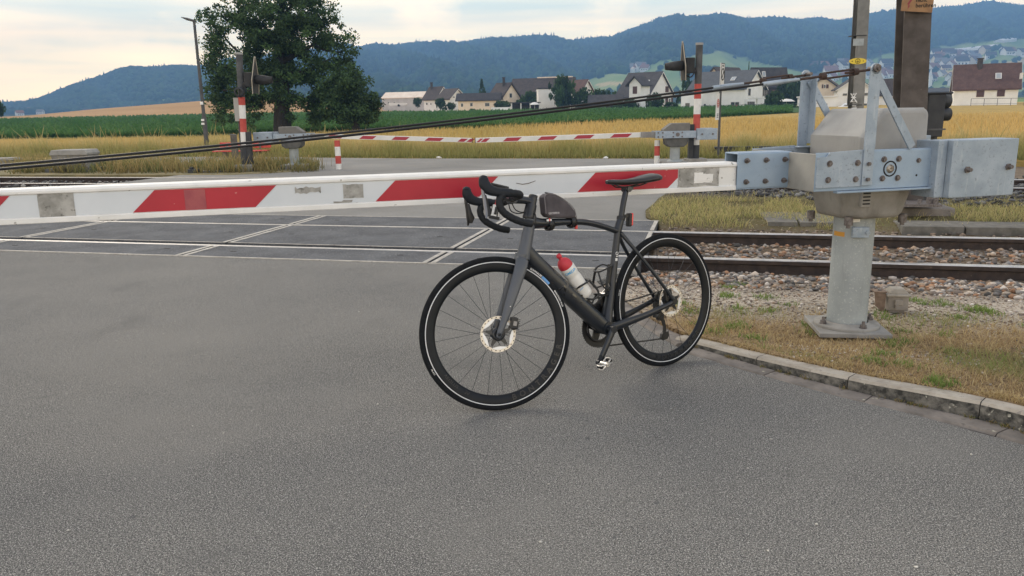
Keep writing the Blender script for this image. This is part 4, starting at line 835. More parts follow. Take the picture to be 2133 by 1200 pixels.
b = MB(); b.box(BK(.216, .779), (.020, .066, .030), np.stack([unit(BF+BU*.12), unit(BU-BF*.12), BL])); tb = part(b, 'light_body', m_plas, tl, bevel=.006)
b = MB(); b.box(BK(.2025, .7805), (.011, .062, .027), np.stack([unit(BF+BU*.12), unit(BU-BF*.12), BL])); part(b, 'red_lens', mat('red_lens', (.75, .03, .03), rough=.2, spec=.7), tl, bevel=.005)
b = MB(); b.box(BK(.240, .800), (.034, .016, .018), np.stack([BF, BU, BL])); b.torus(BK(.266, .800), BF, BL, .018, .0035, 18, 6, w=.004); part(b, 'light_bracket', m_plas, tl)
fl_ = thing('front_light', 'clear front light with red clip hanging under the bicycle handlebar', 'bike light', FK(.15, .50))
AXF = np.stack([SN, SA, SL])
b = MB(); b.box(FK(.160, .532, .02), (.030, .052, .020), AXF, 0, 1.15); part(b, 'light_body', mat('clear_plastic', (.55, .56, .56), (.70, .70, .70), scale=40, rough=.25), fl_, bevel=.004)
b = MB(); b.box(FK(.160, .534, .031), (.012, .034, .003), AXF); b.box(FK(.176, .535, .02), (.005, .042, .014), AXF); b.box(FK(.160, .504, .02), (.046, .012, .024), AXF); b.box(FK(.150, .532, .031), (.006, .044, .003), AXF); part(b, 'light_rim', m_plas, fl_, bevel=.002)
b = MB(); b.box(FK(.158, .572, .02), (.018, .026, .018), AXF); b.cyl(FK(.140, .590, .02), FK(.165, .574, .02), .006, n=8); part(b, 'light_clip', m_red, fl_, bevel=.003)
b = MB(); b.box(FK(.12, .594, .02), (.07, .010, .016), AXF); part(b, 'light_mount', m_plas, fl_)
cpu = MB(); cpu.box(FK(.158, .6515, -.02), (.085, .010, .050), AXF); cpu.box(FK(.10, .635, -.02), (.05, .010, .014), AXF); cm_ = part(cpu, 'bicycle_computer', m_plas, bike, bevel=.003)
cpu = MB(); cpu.box(FK(.158, .6570, -.02), (.070, .0012, .040), AXF); part(cpu, 'display', mat('display_glass', (.35, .37, .38), rough=.15), cm_)
# ------------------------------------------------------------------ level crossing barriers
m_galv = mat('galvanised_steel', (.24, .30, .37), (.37, .43, .50), scale=9, lo=.3, hi=.7, rough=.5, metal=.35, rough2=.62, streak=((30, 30, 6), (.48, .53, .56), .60, .85), speck=[(60, (.20, .23, .26), .60, .72), (9, (.22, .17, .13), .70, .86)])
m_galvb = mat('new_galvanised', (.24, .325, .43), (.32, .405, .505), scale=5, lo=.35, hi=.7, rough=.5, metal=.3, speck=[(50, (.25, .31, .38), .62, .75)])
m_colm = mat('weathered_zinc', (.27, .30, .31), (.37, .40, .41), scale=5, lo=.3, hi=.7, rough=.62, metal=.2, streak=((14, 14, 2.0), (.20, .215, .22), .55, .8), speck=[(90, (.42, .45, .46), .60, .68)])
m_cast = mat('cast_grey', (.20, .19, .175), (.29, .28, .26), scale=4, rough=.8, bump=.3, bscale=120, streak=((10, 10, 2.5), (.13, .12, .105), .55, .8))
m_hoodp = mat('hood_plastic', (.265, .263, .255), (.335, .332, .322), scale=3, rough=.75, bump=.15, bscale=200, streak=((10, 10, 2), (.18, .175, .16), .58, .82))
m_beige = mat('stained_zinc', (.26, .255, .235), (.36, .35, .32), scale=4, rough=.65, metal=.15, streak=((5, 5, 5), (.15, .11, .07), .58, .8))
m_bolt = mat('rusty_bolt', (.10, .085, .08), (.20, .18, .175), scale=60, rough=.6, metal=.4)
m_wpaint = mat('white_paint', (.70, .70, .68), (.78, .77, .75), scale=6, rough=.5, speck=[(32, (.33, .32, .30), .68, .73), (5, (.62, .61, .57), .55, .8)])
m_wsheet = mat('white_sheeting', (.57, .61, .65), (.63, .665, .70), scale=3, rough=.38, speck=[(26, (.12, .12, .12), .735, .76)])
m_rsheet = mat('red_sheeting', (.36, .010, .028), (.42, .015, .034), scale=3, rough=.38, speck=[(30, (.60, .35, .33), .725, .75)])
m_bare = mat('bare_metal_patch', (.25, .245, .225), (.42, .41, .385), scale=16, rough=.75, speck=[(40, (.13, .125, .11), .58, .7)])
m_red2 = mat('faded_red_sheet', (.30, .06, .075), (.36, .085, .09), scale=20, rough=.6)
m_orange = mat('orange_tape', (.52, .25, .03), rough=.6)
TH = R_(14.5); MU = A(math.cos(TH), math.sin(TH), 0); MV = A(-math.sin(TH), math.cos(TH), 0); MC = A(1.885, 4.245, 0); MAX = np.stack([MU, MV, A(0, 0, 1)])
def BM(u, v, z): return MC + MU*u + MV*v + A(0, 0, z)
bar = thing('level_crossing_barrier', 'large red and white barrier on a grey pedestal in the dry verge on the right', 'barrier', BM(0, 0, .08))
th2 = R_(-8); e1, e2 = A(math.cos(th2), math.sin(th2), 0), A(-math.sin(th2), math.cos(th2), 0)
b = MB(); b.box(BM(0, 0, .087), (.375, .395, .024), np.stack([e1, e2, A(0, 0, 1)])); bpl = part(b, 'base_plate', m_cast, bar, bevel=.003)
b = MB(); b.lathe(BM(0, 0, .098), (0, 0, 1), [(.172, 0), (.174, .012), (.170, .018), (.120, .020), (.113, .030)], 48); part(b, 'base_flange', m_cast, bpl)
for k in range(4):
    a = math.pi/4*0 + math.pi/2*k + .35; b = MB(); p0 = BM(0, 0, .116)+e1*.147*math.cos(a)+e2*.147*math.sin(a); b.cyl(p0, p0+A(0, 0, .005), .020, n=16); b.cyl(p0, p0+A(0, 0, .020), .016, n=6); b.cyl(p0, p0+A(0, 0, .038), .009, n=8); part(b, 'anchor_bolt', m_bolt, bpl)
b = MB(); b.lathe(BM(0, 0, .1), (0, 0, 1), [(.106, .0), (.106, .3), (.106, .64)], 48); col_ = part(b, 'column', m_colm, bar)
def on_col(px, py): return PL(px, py, BM(0, -.134, .6), MV)
b = MB()
for i in range(8):
    a0, a1 = R_(-194+5.2*i), R_(-194+5.2*(i+1)); q = [BM(.1067*math.cos(a), .1067*math.sin(a), z) for a, z in ((a0, .612), (a1, .612), (a1, .637), (a0, .637))]; b.add(q, [(0, 1, 2, 3)])
part(b, 'orange_tape', m_orange, col_)
def col_ax(deg): a = R_(deg); n_ = MU*math.cos(a)+MV*math.sin(a); return np.stack([np.cross((0, 0, 1), n_), n_, A(0, 0, 1)]), BM(0, 0, 0)+n_*.112
ax_, q = col_ax(-111); b = MB(); b.box(q+A(0, 0, .642), (.085, .03, .058), ax_); b.cyl(q+ax_[0]*.034+A(0, 0, .642), q+ax_[0]*.034+ax_[1]*.024+A(0, 0, .642), .012, n=6); b.cyl(q-ax_[0]*.034+A(0, 0, .642), q-ax_[0]*.034+ax_[1]*.024+A(0, 0, .642), .012, n=6); part(b, 'earth_terminal', m_galv, col_, bevel=.004)
# gearbox bowl
def octring(h, z, c=.38, u0=.02, su=1.05): return [BM(u0+x*h*su, y*h, z) for x, y in ((-1, -1+c), (-1+c, -1), (1-c, -1), (1, -1+c), (1, 1-c), (1-c, 1), (-1+c, 1), (-1, 1-c))]
b = MB(); rs = [octring(.205, .905), octring(.205, .86), octring(.178, .735), octring(.16, .722)]; P = [q for r_ in rs for q in r_]
b.add(P, [(i*8+k, i*8+(k+1) % 8, (i+1)*8+(k+1) % 8, (i+1)*8+k) for i in range(3) for k in range(8)] + [tuple(range(8)), tuple(range(31, 23, -1))]); bowl = part(b, 'gear_housing', m_cast, bar, bevel=.012)
b = MB(); b.box(BM(-.100, -.197, .835), (.055, .016, .085), MAX)
for k in range(4): b.box(BM(-.100, -.2065, .808+.018*k), (.042, .004, .007), MAX, 1)
part(b, 'vent_grille', [m_cast, m_dark], bowl)
for uu, vv in ((-.150, -.145), (.185, -.145), (-.165, .155), (.20, .155)): b = MB(); b.cyl(BM(uu, vv, .735), BM(uu, vv, .690), .022, n=6); b.cyl(BM(uu, vv, .735), BM(uu, vv, .675), .012, n=8); part(b, 'housing_bolt', m_bolt, bowl)
b = MB(); b.box(BM(-.07, -.092, .712), (.05, .02, .028), MAX); part(b, 'housing_lug', m_wpaint, bowl)
# hood
hp = [(-.130, .90), (-.136, 1.150), (-.122, 1.168), (-.025, 1.280), (-.005, 1.289), (.235, 1.289), (.265, 1.268), (.272, .90)]
b = MB(); P = []
n_ = len(hp)
for v_, k_ in ((-.185, 0), (-.165, 1), (.245, 1), (.265, 0)):
    for u_, z_ in hp: P.append(BM(u_ + (0 if v_ in (-.165, .245) else (.012 if u_ < 0 else -.012)), v_, z_ - (0 if v_ in (-.165, .245) or z_ < 1 else .012)))
b.add(P, [(i*n_+k, i*n_+(k+1) % n_, (i+1)*n_+(k+1) % n_, (i+1)*n_+k) for i in range(3) for k in range(n_)] + [tuple(range(n_)), tuple(range(4*n_-1, 3*n_-1, -1))])
hd_ = part(b, 'drive_hood', m_hoodp, bar, bevel=.014)
# yoke
ZB0, ZB1 = .893, 1.082
for sg, nm in ((-1, 'front'), (1, 'rear')):
    v0 = .285*sg
    b = MB(); b.box(BM(-.115, v0, .988), (.72, .010, ZB1-ZB0), MAX); b.box(BM(.02, v0+.020*sg*-1, ZB1+.002), (.45, .044, .008), MAX); b.box(BM(-.06, v0+.012*sg, ZB0-.006), (.60, .034, .010), MAX)
    yk = part(b, 'yoke_plate', m_galvb if sg < 0 else m_galv, bar, bevel=.002)
    b = MB(); b.prism([(-.475, .910), (-.475, 1.062), (-.425, 1.064), (-.405, 1.084), (-.200, 1.092), (-.200, .912)], BM(0, v0+.0055*sg, 0), MU, (0, 0, 1), MV*.009*sg); part(b, 'arm_bracket', m_galv, yk, bevel=.0015)
    for u_, z_ in ((-.405, 1.030), (-.245, 1.028), (-.408, .950), (-.250, .948), (-.085, 1.040), (.002, 1.040), (-.086, .945), (.004, .944), (.122, 1.028)):
        b = MB(); r_ = .0125 if u_ < .1 else .010; off_ = .0145 if u_ < -.2 else .005; b.cyl(BM(u_, v0+off_*sg, z_), BM(u_, v0+(off_+.003)*sg, z_), r_*1.25, n=14); b.cyl(BM(u_, v0+off_*sg, z_), BM(u_, v0+(off_+.011)*sg, z_), r_*.9, n=6); part(b, 'yoke_bolt', m_bolt, yk)
    b = MB(); b.lathe(BM(-.045, v0+.006*sg, .992), MV*sg, [(.040, -.004), (.040, .0005), (.033, .001), (.033, -.002)], 28); b.lathe(BM(-.045, v0+.004*sg, .992), MV*sg, [(.027, 0), (.021, .001), (.021, .006), (.014, .007), (.014, .010), (.005, .010), (.004, .004), (0, .004)], 24, 1); part(b, 'shaft_end', [m_dark, mat('shaft_brass', (.16, .13, .10), (.42, .38, .32), scale=70, rough=.45, metal=.6)], yk)
    b = MB(); b.cyl(BM(.118, v0+.003*sg, .953), BM(.118, v0+.0055*sg, .953), .006, n=10); part(b, 'bolt_hole', m_dark, yk)
    # strut, brace, counterweight
    b = MB(); t_ = -.188 if sg < 0 else -.150
    lowz = .915; b.box(BM(t_, v0+.018*sg, (lowz+1.478)/2), (.060, .008, 1.478-lowz), MAX); b.box(BM(t_+.033, v0-.012*sg, (1.10+1.470)/2), (.008, .056, 1.470-1.10), MAX)
    b.cyl(BM(t_, v0+.014*sg, 1.478), BM(t_, v0+.022*sg, 1.478), .026, n=20); su = part(b, 'strut', m_galv, bar, bevel=.002)
    for z_ in (.945, 1.022): b = MB(); b.cyl(BM(t_, v0+.022*sg, z_), BM(t_, v0+.034*sg, z_), .010, n=6); part(b, 'strut_bolt', m_bolt, su)
    b = MB(); b.cyl(BM(t_, v0-.03*sg, 1.480), BM(t_, v0+.045*sg, 1.480), .010, n=10); b.cyl(BM(t_, v0+.022*sg, 1.480), BM(t_, v0+.036*sg, 1.480), .019, n=8); part(b, 'cable_pin', m_bolt, su)
    b = MB(); p0, p1 = BM(t_+.02, v0+.006*sg, 1.445), BM(t_+.262, v0+.006*sg, 1.095); w_ = unit(p1-p0); b.box((p0+p1)/2, (np.linalg.norm(p1-p0), .010, .042), np.stack([w_, MV, np.cross(w_, MV)])); part(b, 'brace', m_galv, bar, bevel=.002)
    b = MB(); b.box(BM(.455, v0+.012*sg, .982), (.405, .145, .290), MAX); b.box(BM(.224, v0-.03*sg, .982), (.055, .16, .288), MAX); cw = part(b, 'counterweight', m_galv, bar, bevel=.004)
    for u_, z_ in ((.350, .978), (.605, .984)): b = MB(); b.cyl(BM(u_, v0+.084*sg, z_), BM(u_, v0+.092*sg, z_), .018, n=6); b.cyl(BM(u_, v0+.084*sg, z_), BM(u_, v0+.112*sg, z_), .010, n=8); part(b, 'counterweight_stud', m_bolt, cw)
b = MB(); b.box(BM(-.470, 0, .985), (.012, .57, .185), MAX); b.box(BM(-.43, -.262, .985), (.075, .010, .185), MAX); part(b, 'cross_plate', m_beige, bar, bevel=.003)
b = MB()
for sg in (-1, 1): b.box(BM(-.615, .062*sg, .990), (.31, .010, .176), MAX)
b.box(BM(-.615, 0, 1.078), (.31, .13, .008), MAX); b.box(BM(-.615, 0, .900), (.31, .13, .008), MAX); slv = part(b, 'arm_sleeve', m_galvb, bar, bevel=.010)
for u_ in (-.72, -.610, -.502):
    for z_ in (.935, 1.042): b = MB(); b.cyl(BM(u_, -.067, z_), BM(u_, -.072, z_), .014, n=12); b.cyl(BM(u_, -.067, z_), BM(u_, -.081, z_), .011, n=6); b.cyl(BM(u_, -.067, z_), BM(u_, -.093, z_), .006, n=8); part(b, 'sleeve_bolt', m_bolt, slv)
# the arm
U0, U1 = -5.75, -.765
prof = [(-.058, .894), (-.058, .917), (-.050, .919), (-.050, 1.013), (-.058, 1.015), (-.058, 1.026), (-.050, 1.036), (.050, 1.036), (.058, 1.026), (.058, .894)]
b = MB(); b.prism(prof, BM(U0, 0, 0), MV, (0, 0, 1), MU*(U1-U0)); arm = part(b, 'arm', m_wpaint, bar, bevel=.003)
b = MB(); b.box(BM((U0+U1-.33)/2, -.0510, .966), (U1-U0-.33, .002, .091), MAX); sh = part(b, 'white_panel', m_wsheet, arm)
for tl_, tr_ in ((-3.515, -3.020), (-2.500, -2.018), (-1.531, -1.094), (-4.55, -4.06), (-5.56, -5.07)):
    b = MB(); low = .094; bl_, br_ = tl_-low, tr_-low if tr_ != -1.094 else tr_-.034
    pl_ = [(bl_, .9205), (br_, .9205), (tr_, 1.0115), (tl_, 1.0115)] if tr_ != -1.094 else [(bl_, .9205), (-1.148, .9205), (-1.094, .970), (-1.094, 1.0115), (tl_, 1.0115)]
    b.prism(pl_, BM(0, -.0522, 0), MU, (0, 0, 1), -MV*.0015); part(b, 'red_stripe', m_rsheet, arm)
def patch(u0, u1, z0, z1, m, jag=.004, name='bare_patch', v=-.0525):
    pts = []; n_ = 9
    for i in range(n_): pts.append((u0+(u1-u0)*i/n_, z0+random.uniform(0, jag)))
    for i in range(4): pts.append((u1+random.uniform(-jag, 0)*.5, z0+(z1-z0)*i/4))
    for i in range(n_): pts.append((u1-(u1-u0)*i/n_, z1-random.uniform(0, jag)))
    for i in range(4): pts.append((u0+random.uniform(0, jag)*.5, z1-(z1-z0)*i/4))
    b = MB(); b.prism(pts, BM(0, v, 0), MU, (0, 0, 1), -MV*.0012); part(b, name, m, arm)
patch(-3.962, -3.826, .916, 1.018, m_bare); patch(-3.40, -3.315, .922, 1.008, m_red2, .001, 'faded_patch', -.0540)
patch(-2.945, -2.83, .968, 1.002, m_bare, .010); patch(-2.735, -2.645, .940, 1.004, m_bare, .003)
patch(-1.090, -.865, .919, 1.018, m_bare, .007); patch(-1.005, -.905, .938, .992, m_wpaint, .003, 'paint_patch', -.0540); patch(-.955, -.880, .952, 1.006, m_bare, .004, 'bare_patch', -.0545)
patch(-.985, -.900, .946, .985, m_wpaint, .004, 'paint_patch', -.0560)
b = MB(); b.prism([(-2.78, .921), (-2.70, .922), (-2.695, .932), (-2.735, .934), (-2.745, .927), (-2.78, .929)], BM(0, -.0525, 0), MU, (0, 0, 1), -MV*.0012); part(b, 'scratch', m_bare, arm)
for pts in ([(-1.93, .978), (-1.90, .972), (-1.87, .975), (-1.835, .985), (-1.836, .982), (-1.87, .971), (-1.90, .968), (-1.93, .975)],): b = MB(); b.prism(pts, BM(0, -.0525, 0), MU, (0, 0, 1), -MV*.001); part(b, 'scratch', m_bolt, arm)
b = MB(); b.box(BM(-1.02, 0, .945), (.55, .09, .13), MAX); 
# stay cables
for sg in (-1, 1):
    t_ = -.188 if sg < 0 else -.150; v0 = .300*sg
    p0 = BM(t_, v0, 1.476); p1 = BM(-5.6, -.10 if sg < 0 else -.095, 1.047+.007*sg); f_ = lambda t: p0*(1-t)+p1*t - A(0, 0, .052*math.sin(math.pi*t))
    b = MB(); b.sweep([f_(t) for t in np.linspace(.10, 1, 22)], [.0056]*22, (0, 0, 1), 8); cb_ = part(b, 'stay_cable', mat('cable_sheath', (.006, .007, .009), rough=.45, spec=.35), bar)
    b = MB(); b.sweep([f_(t) for t in np.linspace(0, .03, 3)], [.006]*3, (0, 0, 1), 8)
    ax_ = unit(f_(.04)-f_(.03)); sdv = np.cross(ax_, (0, 0, 1))
    for s2 in (-1, 1): b.sweep([f_(t)+A(0, 0, .013*s2) for t in np.linspace(.020, .052, 3)], [.005]*3, (0, 0, 1), 8)
    for t in (.020, .052): b.cyl(f_(t)-ax_*.012, f_(t)+ax_*.012, .017, n=10)
    b.sweep([f_(t) for t in np.linspace(.052, .075, 3)], [.006]*3, (0, 0, 1), 8); part(b, 'turnbuckle', mat('brown_rust', (.030, .018, .015), (.065, .038, .030), scale=40, rough=.8), cb_)
    b = MB(); b.sweep([f_(t) for t in np.linspace(.075, .110, 3)], [(.007, .007), (.011, .011), (.011, .011)], (0, 0, 1), 10); part(b, 'cable_socket', m_galv, cb_)

# the finished barrier enlarged to its measured size and stood on its footing in the verge, clear of the bicycle
BSC = 1.037
def grow(o):
    for c in o.children:
        if c.type == 'MESH': c.data.transform(Matrix.Scale(BSC, 4))
        grow(c)
grow(bar); bar.location = (1.955, 4.402, .0346)
# --- far barriers
def far_barrier(c, sx, arm_to, z0, zt_, lab, stripes):
    r = thing('level_crossing_barrier', lab, 'barrier', c, 'far half barriers'); c = A(*c); X, Yv, Z = A(sx, 0, 0), A(0, 1, 0), A(0, 0, 1); Q = lambda u, v, z: c + X*u + Yv*v + Z*z; ax3 = np.eye(3)
    b = MB(); b.box(Q(0, 0, .05), (.62, .5, .14), ax3); part(b, 'foot', m_cast, r, bevel=.02)
    b = MB(); b.cyl(Q(0, 0, .1), Q(0, 0, z0-.19), .115, .115, 20); b.cyl(Q(0, 0, .12), Q(0, 0, .16), .18, .14, 20); part(b, 'column', m_colm, r)
    b = MB(); b.prism([(-.26, z0-.07), (-.24, z0-.22), (-.16, z0-.28), (.16, z0-.28), (.24, z0-.22), (.26, z0-.07)], Q(0, -.2, 0), X, Z, Yv*.4); part(b, 'gear_housing', mat('dark_cast', (.07, .07, .068), (.12, .118, .11), scale=5, rough=.8), r, bevel=.02)
    b = MB(); b.prism([(-.30, z0+.06), (-.30, z0+.25), (.12, z0+.25), (.30, z0+.12), (.30, z0+.06)], Q(0, -.16, 0), X, Z, Yv*.32); part(b, 'drive_hood', mat('dark_hood', (.13, .125, .115), (.18, .17, .155), scale=4, rough=.8), r, bevel=.02)
    for s_ in (1, -1): b = MB(); b.box(Q(.04, .25*s_, z0), (.92, .02, .16), ax3); yk = part(b, 'yoke_plate', m_galv, r, bevel=.004)
    b = MB(); b.cyl(Q(.0, -.262, z0), Q(.0, -.268, z0), .045, n=16); 
    for uu in (-.10, .10, .34, .44):
        for zz in (-.045, .045): b.cyl(Q(uu, -.262, z0+zz), Q(uu, -.275, z0+zz), .020, n=6)
    part(b, 'yoke_bolts', m_bolt, yk)
    for s_ in (1, -1): b = MB(); b.box(Q(-.66, .23*s_, z0), (.46, .13, .25), ax3); cwt = part(b, 'counterweight', m_galv, r, bevel=.006)
    b = MB()
    for uu in (-.78, -.54): b.cyl(Q(uu, -.295, z0), Q(uu, -.32, z0), .022, n=6)
    part(b, 'counterweight_stud', m_bolt, cwt)
    b = MB(); b.box(Q(.62, 0, z0), (.36, .16, .13), ax3); b.box(Q(.46, 0, z0), (.03, .5, .15), ax3); part(b, 'arm_sleeve', m_cast, r, bevel=.006)
    Lh = abs(arm_to-c[0]); dz = (zt_-z0)/(Lh-.72)
    w_ = unit(A(sx*1., 0, dz)); up_ = A(-w_[2]*sx, 0, abs(w_[0])); up_ = unit(np.cross(w_, Yv)) ; up_ = up_ if up_[2] > 0 else -up_; q0 = Q(.74, 0, z0); LA = Lh-.74
    b = MB(); b.prism([(-.045, -.052), (-.045, .046), (-.036, .056), (.036, .056), (.045, .046), (.045, -.052)], q0, Yv, up_, w_*LA); am = part(b, 'arm', mat('far_arm_white', (.60, .60, .57), (.68, .67, .64), scale=3, rough=.5), r)
    for u0, u1 in stripes:
        b = MB(); lean = .10*sx; b.prism([(u0, -.040), (u1, -.040), (u1+lean, .040), (u0+lean, .040)], q0-Yv*.0465, w_, up_, -Yv*.002); part(b, 'red_stripe', mat('far_red', (.33, .018, .04), rough=.4), am)
    b = MB(); b.box(q0+w_*LA+up_*.0, (.012, .10, .118), np.stack([w_, Yv, up_])); part(b, 'arm_tip', m_dark, am)
    return r
cl = G(615, 352); cr2 = G(1405, 347)
zl = D(660, 284, cl[1])[2]; ztl = D(985, 292.5, cl[1])[2]; zr = D(1335, 281, cr2[1])[2]; ztr = D(1000, 292.5, cr2[1])[2]
xl = D(984, 292, cl[1])[0]; xr = D(990, 292, cr2[1])[0]
def st_px(pairs, c, sx): return [tuple(sorted((abs(D(a, 290, c[1])[0]-c[0])-.74, abs(D(b_, 290, c[1])[0]-c[0])-.74))) for a, b_ in pairs]
far_barrier(cl, 1, xl, zl, ztl, 'far left half barrier pointing right, behind the striped signal post by the tree', st_px([(681, 711), (749, 777), (816, 846), (885, 917), (953, 967), (972, 982)], cl, 1))
far_barrier(cr2, -1, xr, zr, ztr, 'far right half barrier pointing left, in front of the golden grass and white houses', st_px([(1012, 1001), (998, 992), (1078, 1047), (1152, 1119), (1229, 1194), (1307, 1270)], cr2, -1))

# --- posts, signals, masts
def cylpost(name, lab, cat, bx, bandsz, r, mats, group=None, lean=0.):
    t = thing(name, lab, cat, bx, group); b0 = A(*bx)
    for i in range(len(bandsz)-1):
        b = MB(); b.cyl(b0+A(0, 0, bandsz[i]), b0+A(0, 0, bandsz[i+1]), r, n=18); nm, m = mats[i]; part(b, nm, m, t)
    return t
m_pred = mat('post_red', (.40, .045, .035), (.48, .075, .055), scale=6, rough=.6); m_pwhite = mat('post_white', (.62, .62, .60), (.72, .71, .69), scale=6, rough=.6, streak=((20, 20, 4), (.45, .40, .36), .6, .8)); m_pblack = mat('post_black', (.015, .018, .024), (.03, .032, .036), scale=6, rough=.6); m_pgrey = mat('post_grey', (.05, .052, .055), (.095, .096, .098), scale=5, rough=.7)
g0 = G(706, 353); cylpost('barrier_rest_post', 'short red and white post with a rusty foot under the left far barrier', 'post', g0, [0, .14, .33, .55, .70], .068, [('white_band', m_pwhite), ('red_band', m_pred), ('white_band', m_pwhite), ('red_band', m_pred)])
g0 = G(1368, 347); cylpost('barrier_rest_post', 'short white red white post under the right far barrier', 'post', g0, [0, .25, .47, .60], .062, [('white_band', m_pwhite), ('red_band', m_pred), ('white_band', m_pwhite)])
m_sig = mat('signal_black', (.012, .012, .0125), (.030, .029, .029), scale=6, rough=.7)
def signal(px, pyb, pxt, pyt, bands, sx, lab, bell):
    g0 = G(px, pyb); top = D(pxt, pyt, g0[1]); H = top[2]; dxl = (top[0]-g0[0])/H
    t = thing('crossing_signal', lab, 'warning signal', g0, 'warning signals at the far side'); Q = lambda x, y, z: g0 + A(x+dxl*z, y, z)
    b = MB(); b.box(Q(0, 0, .06), (.46, .42, .22)); part(b, 'foot', m_cast, t, bevel=.02)
    b = MB(); b.box(Q(sx*.09, .02, .52), (.16, .14, .85)); part(b, 'post_bracket', m_pblack, t)
    zz = [D(px, y, g0[1])[2] for y in bands[0]]
    for i in range(len(zz)-1):
        b = MB(); b.cyl(Q(0, 0, zz[i]), Q(0, 0, zz[i+1]), .078 if i else .085, n=18); part(b, ['black_band', 'white_band', 'red_band', 'grey_pole'][bands[1][i]], [m_pblack, m_pwhite, m_pred, m_pgrey][bands[1][i]], t)
    b = MB(); b.cyl(Q(0, 0, H-.02), Q(0, 0, H+.03), .088, .085, n=18); part(b, 'pole_cap', mat('cap_grey', (.3, .3, .29), rough=.7), t)
    zb = H-.62 if sx > 0 else H-.48
    s = MB(); s.box(Q(sx*.20, 0, zb+.02), (.20, .16, .34)); s.box(Q(sx*.10, 0, zb-.08), (.14, .10, .10)); part(s, 'signal_housing', m_sig, t, bevel=.015)
    s = MB(); s.prism([(-.22, -.30), (-.26, .0), (-.03, .52), (.03, .52), (.26, .0), (.22, -.30)], Q(sx*.33, 0, zb), (0, 1, 0), A(sx*.06, 0, 1), A(sx*.02, 0, 0)); bd = part(s, 'backing_board', m_sig, t)
    s = MB(); s.prism([(-.24, -.32), (-.28, .0), (-.04, .55), (.04, .55), (.28, .0), (.24, -.32), (.22, -.30), (.26, .0), (.03, .52), (-.03, .52), (-.26, .0), (-.22, -.30)], Q(sx*.345, 0, zb), (0, 1, 0), A(sx*.06, 0, 1), A(sx*.015, 0, 0)); part(s, 'board_edge', mat('board_edge', (.38, .34, .27), rough=.6), bd)
    s = MB(); s.lathe(Q(sx*.36, 0, zb+.02), (sx, 0, -.04), [(.10, 0), (.115, .02), (.105, .20), (.075, .40), (.065, .40), (.09, .20), (.10, .02)], 20); part(s, 'lamp_visor', m_sig, t)
    s = MB(); p_ = spline([Q(sx*.08, -.09, zb-.1), Q(sx*.2, -.12, zb-.24), Q(sx*.3, -.06, zb-.18)], 5); s.sweep(p_, [.015]*len(p_), (0, 1, 0), 6); part(s, 'signal_cable', m_plas, t)
    if bell:
        s = MB(); zb2 = D(px, 192, g0[1])[2]; s.lathe(Q(.0, -.08, zb2), (0, -1, 0), [(.10, 0), (.125, .03), (.115, .11), (.075, .11)], 20); part(s, 'bell', m_pblack, t)
        s = MB(); s.box(Q(-.13, .05, zb2-.40), (.12, .14, .55)); part(s, 'cable_box', mat('box_grey', (.34, .33, .31), rough=.7), t)
        s = MB(); s.cyl(Q(-.10, .05, .2), Q(-.12, .05, zb2-.6), .02, n=8); part(s, 'conduit', m_pgrey, t)
    return t
signal(512, 357, 498, 112, ([357, 302, 275, 247, 219, 202, 112], [0, 1, 2, 1, 2, 3]), 1, 'left crossing signal on a red and white striped post in front of the big tree', True)
signal(1448, 345, 1457, 92, ([345, 302, 288, 238, 206, 175, 92], [0, 1, 2, 1, 2, 3]), -1, 'right crossing signal on a red and white striped post in front of the white houses', False)
# catenary masts
m_mast = mat('mast_brown', (.060, .050, .044), (.100, .086, .078), scale=5, rough=.85, bump=.3, bscale=80, speck=[(30, (.19, .17, .15), .70, .76)])
m_mast2 = mat('mast_grey', (.15, .15, .14), (.22, .215, .20), scale=3, rough=.85, streak=((10, 10, 1.5), (.10, .095, .085), .55, .8))
def hbeam(b, p0, p1, w, dpt, t, ax_x, ax_y, mi=0):
    d = p1-p0
    for sg in (-1, 1): b.prism([(-w/2, -t/2), (w/2, -t/2), (w/2, t/2), (-w/2, t/2)], p0+ax_y*dpt/2*sg, ax_x, ax_y, d, mi)
    b.prism([(-t/2, -dpt/2+t/2), (t/2, -dpt/2+t/2), (t/2, dpt/2-t/2), (-t/2, dpt/2-t/2)], p0, ax_x, ax_y, d, mi)
mb0 = D(1886, 430, 9.5); mb0[2] = .02; mtop = D(1904, 0, 9.5)
msl = (mtop-mb0)/(mtop[2]-mb0[2]); mt = mb0 + msl*9
mast = thing('catenary_mast', 'thick dark brown steel mast with an orange warning sign, behind the barrier drive', 'mast', mb0)
ar = R_(10); axx, axy = A(math.cos(ar), -math.sin(ar), 0), A(math.sin(ar), math.cos(ar), 0)
b = MB(); hbeam(b, mb0, mt, .29, .31, .022, axx, axy); part(b, 'steel_column', m_mast, mast)
b = MB(); b.box(G(1912, 446)*A(1, 1, 0)+A(0, 0, .03), (.62, .62, .16), np.stack([axx, axy, A(0, 0, 1)])); part(b, 'concrete_foot', m_gut, mast, bevel=.02)
b = MB(); fb = G(1905, 428, .15); b.box(fb+A(0, 0, .02), (.46, .42, .03), np.stack([axx, axy, A(0, 0, 1)])); b.box(fb+A(.14, -.12, .08), (.12, .05, .10), np.stack([axx, axy, A(0, 0, 1)]))
for k in range(3): b.cyl(fb+axx*(.17-.17*k)-axy*.16, fb+axx*(.17-.17*k)-axy*.16+A(0, 0, .09), .022, n=6)
part(b, 'foot_plate', m_bolt, mast)
sc_ = lambda px, py: D(px, py, 9.27)
s0 = sc_(1876, 22); s1 = sc_(1942, 15); sx_ = unit((s1-s0)*A(1, 1, 0)); sw_ = np.linalg.norm(s1-s0)
